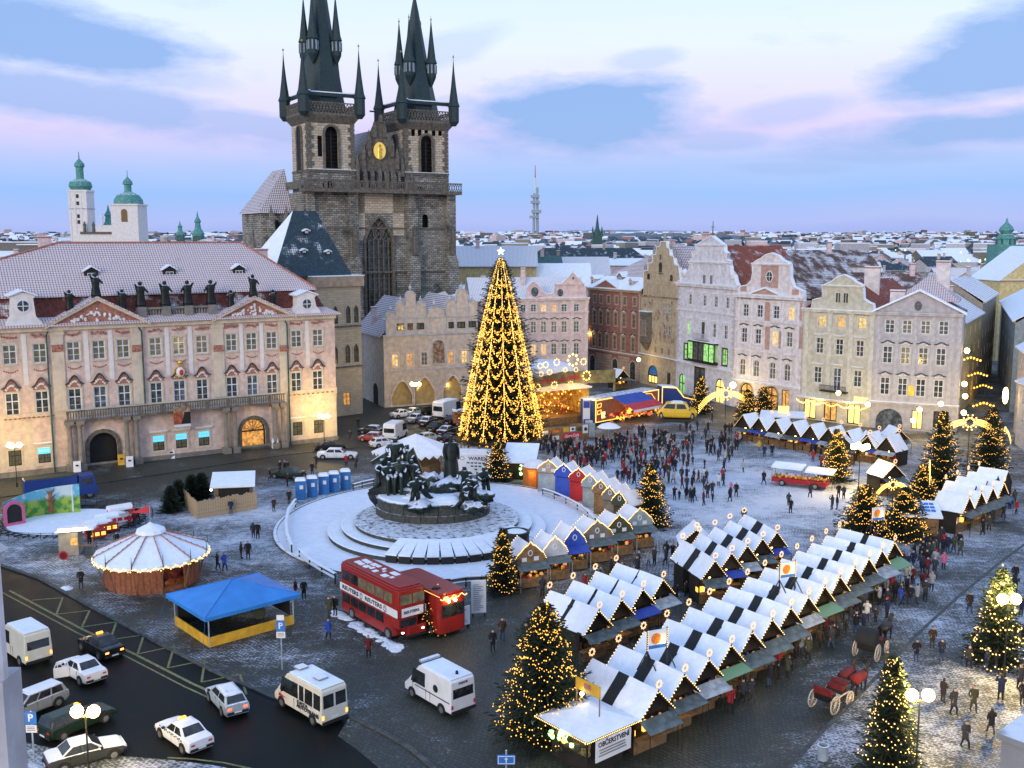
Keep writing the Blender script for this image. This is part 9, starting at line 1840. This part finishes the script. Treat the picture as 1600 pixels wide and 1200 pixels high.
b=MB();b.prism([(-1.0,.75),(-.75,.55),(.7,.55),(.9,.75),(.9,1.0),(.5,1.0),(.4,.75),(-.4,.75),(-.5,1.15),(-1.1,1.25)],-.62,.62);b.build('body','black_iron',t);[MB().box(x-.3,x+.3,-.6,.6,1.12,1.26).build('seat','carriage_red',t)for x in(-.75,)];MB().box(-1.15,-1.03,-.62,.62,1.15,1.62).build('backrest','carriage_red',t);MB().box(.5,1.0,-.55,.55,1.02,1.25).build('seat','carriage_red',t);MB().box(1.0,1.1,-.55,.55,1.2,1.55).build('backrest','coat_maroon',t);b=MB();b.box(-.4,.4,-.6,.6,.76,.80);b.box(-1.2,1.2,-.66,-.62,.8,.9);b.build('trim','trim_cream',t);[bigwheel(t,x,y,r)for x,r in((-.85,.58),(1.1,.45))for y in(-.78,.78)];MB().tube((1.3,0,.6),(3.8,0,.9),.04,n=5).build('shaft','wood',t);MB().box(1.25,1.75,-.5,.5,1.2,1.32).build('driver_seat','black_iron',t)
n_=Vector((-d.y,d.x,0));horse('dark horse under a red blanket, nearer of the pair',pr+d*3.6-n_*.42,ag,blanket='carriage_red');horse('dark horse under a dull red blanket, farther of the pair',pr+d*3.7+n_*.46,ag+.05)
pr,pf=G(1352,1030),G(1402,985);d=(pf-pr).normalized();ag=math.atan2(d.y,d.x);t=thing('hooded_carriage','dark hooded carriage with pale wheels ahead of the open one','carriage',pr+d*1.0,ag);b=MB();b.prism([(-1.0,.7),(-.75,.55),(1.0,.55),(1.1,1.0),(-.3,1.0),(-1.0,1.2)],-.65,.65);b.build('body','black_iron',t);b=MB();b.prism([(-1.2,1.2)]+[(-.5+.85*math.cos(PI-PI*.55*k/6),1.25+.95*math.sin(PI-PI*.55*k/6))for k in range(7)]+[(-.3,2.05),(-.3,1.2)],-.68,.68);b.build('hood','tar_black',t);[bigwheel(t,x,y,r)for x,r in((-.8,.6),(1.1,.45))for y in(-.8,.8)];MB().box(.3,1.0,-.6,.6,1.0,1.2).build('seat','coat_maroon',t);horse('black horse before the dark hooded carriage',pr+d*4.2,ag,blanket='horse_black')
g=G(1285,1190);t=thing('litter_bin','round grey litter bin on the snowy walk, lower right','bin',(g.x,g.y,.12));b=MB();b.lathe([(.28,0),(.31,.05),(.30,.85),(.33,.9),(.27,.92),(.25,.6)],16);b.build('drum','zinc',t);MB().lathe([(.26,.7),(.02,.72)],12).build('opening','rubber',t)
g=D(-4,1035,14.0);gz=D(8,870,14.0).z;t=thing('stone_pier','pale ornamented stone corner pier cut by the left edge','pier',(g.x,g.y,0));b=MB();zt=D(0,870,14).z;zb=D(0,1060,14).z
b.lathe([(.13,zb),(.13,zt-.1)],12);b.build('shaft','stone_pale' if 'stone_pale' in MT else 'plaster_palepink',t);b=MB();b.lathe([(.14,zt-.1),(.2,zt-.02),(.17,zt+.02),(.24,zt+.1),(.2,zt+.14),(.12,zt+.2),(.12,zt+.8)],12);[b.ball((.17*math.cos(a_),.17*math.sin(a_),zt+.02),.05,5,4)for a_ in[i*PI/4 for i in range(8)]];b.build('capital','plaster_palepink',t);b=MB();b.box(-.7,.13,-.15,.4,0,zb-.001);b.build('base','plaster_grey',t)
g=D(1600,1180,9.0);t=thing('tower_parapet','corner of a pale stone parapet with a painted-on rim glow at the bottom right','parapet',(g.x,g.y,0),R(40));b=MB();b.box(-.12,1.5,-.08,.16,24,g.z+.14);b.box(-.16,1.5,-.12,.2,g.z+.142,g.z+.2);b.build('wall','stone_grey',t);MB().box(.02,1.3,-.14,-.13,g.z-.02,g.z+.06).build('rim_glow','shop_yellow',t)  # light along the rim is painted on as an emissive strip
# ------------------------------------------------------------------ people
rr=random.Random(21)
DK=['black']*7+['dark grey']*5+['navy blue']*3+['dark brown']*3+['olive']*2+['maroon']*2+['red']*1+['pale grey']*2+['bright blue','white','black','black','dark grey']
def blocked(x,y,gap=.55):
    for a_,b_,r in FOOT:
        if(x-a_)**2+(y-b_)**2<r*r:return True
    for a_,b_ in PSEEN:
        if(x-a_)**2+(y-b_)**2<gap*gap:return True
    return math.hypot((x-CX),(y-CY)/1.07)<17.6
SG=[(403,842,20,'black',0,'in black, right one of the pair left of the terrace'),(396,841,200,'dark grey',1,'in dark grey, left one of the pair left of the terrace'),(388,874,10,'black',0,'standing in black right of the carousel'),(377,873,100,'dark brown',1,'in brown beside the black-coated one right of the carousel'),(351,892,60,'bright blue',2,'in bright blue jacket walking right of the carousel'),(340,890,90,'dark grey',3,'in grey walking just left of the blue jacket'),(475,936,30,'black',0,'standing alone in black between blue tent and red bus'),(462,934,-60,'maroon',2,'in maroon at the right corner of the blue tent'),(513,1000,40,'bright blue',3,'in bright blue walking in front of the red bus'),(576,1028,0,'maroon',0,'in dark maroon standing before the red bus'),(515,965,-20,'olive',2,'in olive walking past the left side of the red bus'),(524,962,-20,'black',1,'in black beside the olive coat at the red bus'),
      (127,920,10,'black',5,'broad figure in black left of the carousel near the round sign'),(361,803,0,'navy blue',0,'in navy before the plank fence'),(183,857,10,'black',5,'in black beside the toy train'),(203,826,30,'red',1,'in red at the head of the toy train'),(211,823,0,'maroon',2,'in maroon at the head of the toy train'),(216,815,0,'black',0,'in black, tallest at the head of the toy train'),(140,850,0,'dark brown',0,'in brown at the ticket booth'),(488,742,0,'black',0,'in black left above the blue toilets'),(541,728,0,'red',1,'in red near the white limousine'),(556,733,0,'dark grey',0,'in grey near the white limousine'),(547,690,0,'black',2,'walking in black behind the limousine'),(560,668,0,'dark grey',3,'in grey walking towards the arcades'),(449,760,90,'maroon',1,'in maroon left of the toilets'),(452,788,0,'black',2,'in black at the front left of the toilets'),(428,800,40,'dark brown',1,'in brown at the left railing'),
      (1193,758,20,'black',4,'striding in black across the open snow'),(1270,722,0,'red',0,'in a red coat standing alone on the snow before the huts'),(1235,802,0,'black',0,'in black on the snow, nearer of two'),(1232,790,160,'dark grey',1,'in grey just behind the black coat on the snow'),(1162,818,-30,'dark grey',5,'in grey at the far edge of the double row'),(1161,738,90,'pale grey',0,'in pale grey on the open snow by the crowd'),(1186,705,0,'yellow',1,'in yellow near the huts before the houses'),(1194,714,0,'navy blue',0,'in navy right of the yellow coat'),(1206,713,0,'black',0,'in black, second right of the yellow coat'),(1155,692,0,'white',1,'in white by the left end of the far huts'),(1310,778,0,'black',0,'in black, left of the pair before the hut cluster'),(1318,780,20,'dark grey',0,'in grey, right of the pair before the hut cluster'),(1266,778,200,'dark brown',2,'in brown at the red barrow'),
      (1082,786,180,'black',0,'in black, left one of the pair on the empty snow'),(1078,784,170,'dark grey',1,'in grey, left one of the pair on the empty snow'),(1150,776,0,'black',2,'walking in black right of the pair'),(1142,768,0,'pink',6,'child in pink in the small group on the snow'),(1129,752,0,'red',1,'in red in the small group on the snow'),
      (1572,1188,30,'orange',5,'in orange jacket at the lower right corner'),(1563,1098,170,'navy blue',7,'in navy raising a camera beside the bell-shaped fir'),(1597,1105,0,'black',5,'in black at the right edge under the bell-shaped fir'),(1507,1172,10,'dark grey',4,'in dark grey walking up the snowy pavement'),(1520,1115,0,'olive',2,'blurred in olive on the snowy pavement'),(1456,1015,0,'dark brown',0,'in brown coat left on the snowy pavement'),(1431,1036,0,'black',5,'in black coat leftmost on the snowy pavement'),(1470,1035,0,'navy blue',1,'in navy short figure on the snowy pavement'),(1513,1045,0,'dark grey',3,'in dark grey left of the bell-shaped fir'),(1384,1055,20,'olive',5,'in olive coat by the horses'),(1514,960,0,'dark brown',2,'in brown far up the snowy pavement'),(1585,915,0,'black',0,'in black high at the right edge'),(1555,935,0,'dark grey',2,'in dark grey near the top lamp on the pavement'),(1489,1120,20,'dark grey',2,'in dark grey beside the lower right lamp'),(1548,1150,180,'black',4,'in black close above the orange jacket'),
      (1474,890,0,'pink',1,'in pink coat alone on the cobbles, upper right'),(1441,873,0,'black',2,'in black by the farthest huts'),(1450,875,30,'dark grey',5,'in grey by the farthest huts'),(1500,868,0,'olive',2,'in olive on the lane right of the farthest huts'),(1215,1045,0,'red',0,'in red at the right-hand stalls of the long row'),(1290,990,0,'dark brown',1,'in brown between the long row and the carriage'),(1262,1030,0,'olive',2,'in olive behind the open carriage'),(822,1010,0,'black',5,'in black left of the short double row'),(770,1018,20,'black',0,'in black right of the parked white van'),(785,1000,0,'dark brown',2,'in brown near the slim fir'),(838,1155,0,'white',1,'in white coat beside the large fir'),(1002,1125,0,'bright blue',0,'in blue at the stalls next to the kiosk')]
for(px,py,rz,co,pm,lb)in SG:
    q=G(px,py);z=.12 if inpoly(q.x,q.y,[(p.x,p.y)for p in[G(*u)for u in RW]])else 0
    person(q,R(rz),co,'person '+lb,None,pm,rr.choice(['trouser_dark','trouser_dark','trouser_jeans','trouser_grey']),rnd=rr,z=z)
CR_=[('in the crowd before the lit stage',[(838,690),(930,700),(1000,680),(1058,690),(1062,735),(1000,765),(925,745),(870,722),(838,705)],220),('in the crowd left of the far huts',[(1062,668),(1150,672),(1168,715),(1140,745),(1065,735)],56),('in the crowd above the coloured stalls',[(985,760),(1120,745),(1150,790),(1045,800),(1025,840),(1040,785)],34),('between the two double rows of huts',[(960,985),(1060,930),(1180,870),(1215,850),(1130,905),(985,975)],20),('fronting the long hut row',[(1010,1140),(1110,1090),(1230,1010),(1350,935),(1430,870),(1470,890),(1400,960),(1250,1050),(1120,1130)],56),
       ('in the gap before the gabled stalls',[(835,935),(900,915),(1000,880),(1060,865),(1040,885),(960,915),(880,935)],18),('by the far house-side huts',[(1100,655),(1190,680),(1300,715),(1290,735),(1170,700)],16),('around the right-hand fir huts',[(1290,790),(1420,870),(1500,830),(1590,770),(1595,800),(1500,860),(1400,900)],26),('on the snowy pavement at the right',[(1440,1060),(1540,960),(1600,900),(1600,1150),(1500,1160)],12),('in front of the palace',[(340,735),(500,712),(640,700),(560,745),(420,770)],6),('by the farthest market corner',[(1380,860),(1475,905),(1440,945),(1330,990)],14)]
RWP=[(p.x,p.y)for p in[G(*u)for u in RW]];todo=[]
for(where,P_,n)in CR_:
    Q=[G(*p)for p in P_];Q2=[(q.x,q.y)for q in Q];x0,x1=min(q[0]for q in Q2),max(q[0]for q in Q2);y0,y1=min(q[1]for q in Q2),max(q[1]for q in Q2);k=0;tr=0
    while k<n and tr<6000:
        tr+=1;x,y=rr.uniform(x0,x1),rr.uniform(y0,y1)
        if not inpoly(x,y,Q2)or blocked(x,y):continue
        for rep in range(1 if rr.random()<.6 else 2):
            if k>=n:break
            xx,yy=x+rep*.6,y+rr.uniform(-.1,.2)*rep;u=(xx-x0)/(x1-x0);PSEEN.append((xx,yy))
            todo.append((yy,xx,where,'left side' if u<.33 else 'middle' if u<.67 else 'right side'));k+=1
todo.sort();crowd=MB();cm=['coat_black','coat_dark_grey','coat_navy_blue','coat_dark_brown','coat_red','coat_pale_grey','trouser_dark','skin','hair'];crowd_v,crowd_f,crowd_m=[],[],[]
NI=300-len(SG)
for idx,(y,x,where,part)in enumerate(todo):
    co=rr.choice(DK);i=rr.randrange(9);me,ps,kd=PMESH[i];z=.12 if inpoly(x,y,RWP)else 0;rz=rr.uniform(0,6.28)
    if idx<NI:
        hat=rr.choice([None,None,'coat_black','coat_black','coat_red','coat_pale_grey','coat_dark_brown','coat_dark_grey']);tr_=rr.choice(['trouser_dark','trouser_dark','trouser_jeans','trouser_grey'])
        hw={'coat_red':', red hat','coat_pale_grey':', pale hat'}.get(hat,'');hw+=', jeans' if tr_=='trouser_jeans' and not hw else ''
        lb='%s in %s%s, %s, %s'%('child' if kd=='c' else 'person',co,hw,where,part)
        person(Vector((x,y,0)),rz,co,lb,'people '+lb.split(' in ',1)[1],i,tr_,hat=hat,rnd=rr,z=z)
    else:
        Mx=Matrix.Translation((x,y,z))@Matrix.Rotation(rz,4,'Z')@Matrix.Scale(1.08,4);o_=len(crowd_v);cs_=rr.choice((0,0,0,1,1,2,3,3,4,5))
        crowd_v+=[tuple(Mx@v.co)for v in me.vertices];mp_={0:cs_,1:6,2:7,3:8,4:8}
        for p in me.polygons:crowd_f.append(tuple(v+o_ for v in p.vertices));crowd_m.append(mp_[p.material_index])
if crowd_v:crowd.v,crowd.f,crowd.mi=crowd_v,crowd_f,crowd_m;crowd.build('crowd',cm,kind='stuff',smooth=True,uv=False)
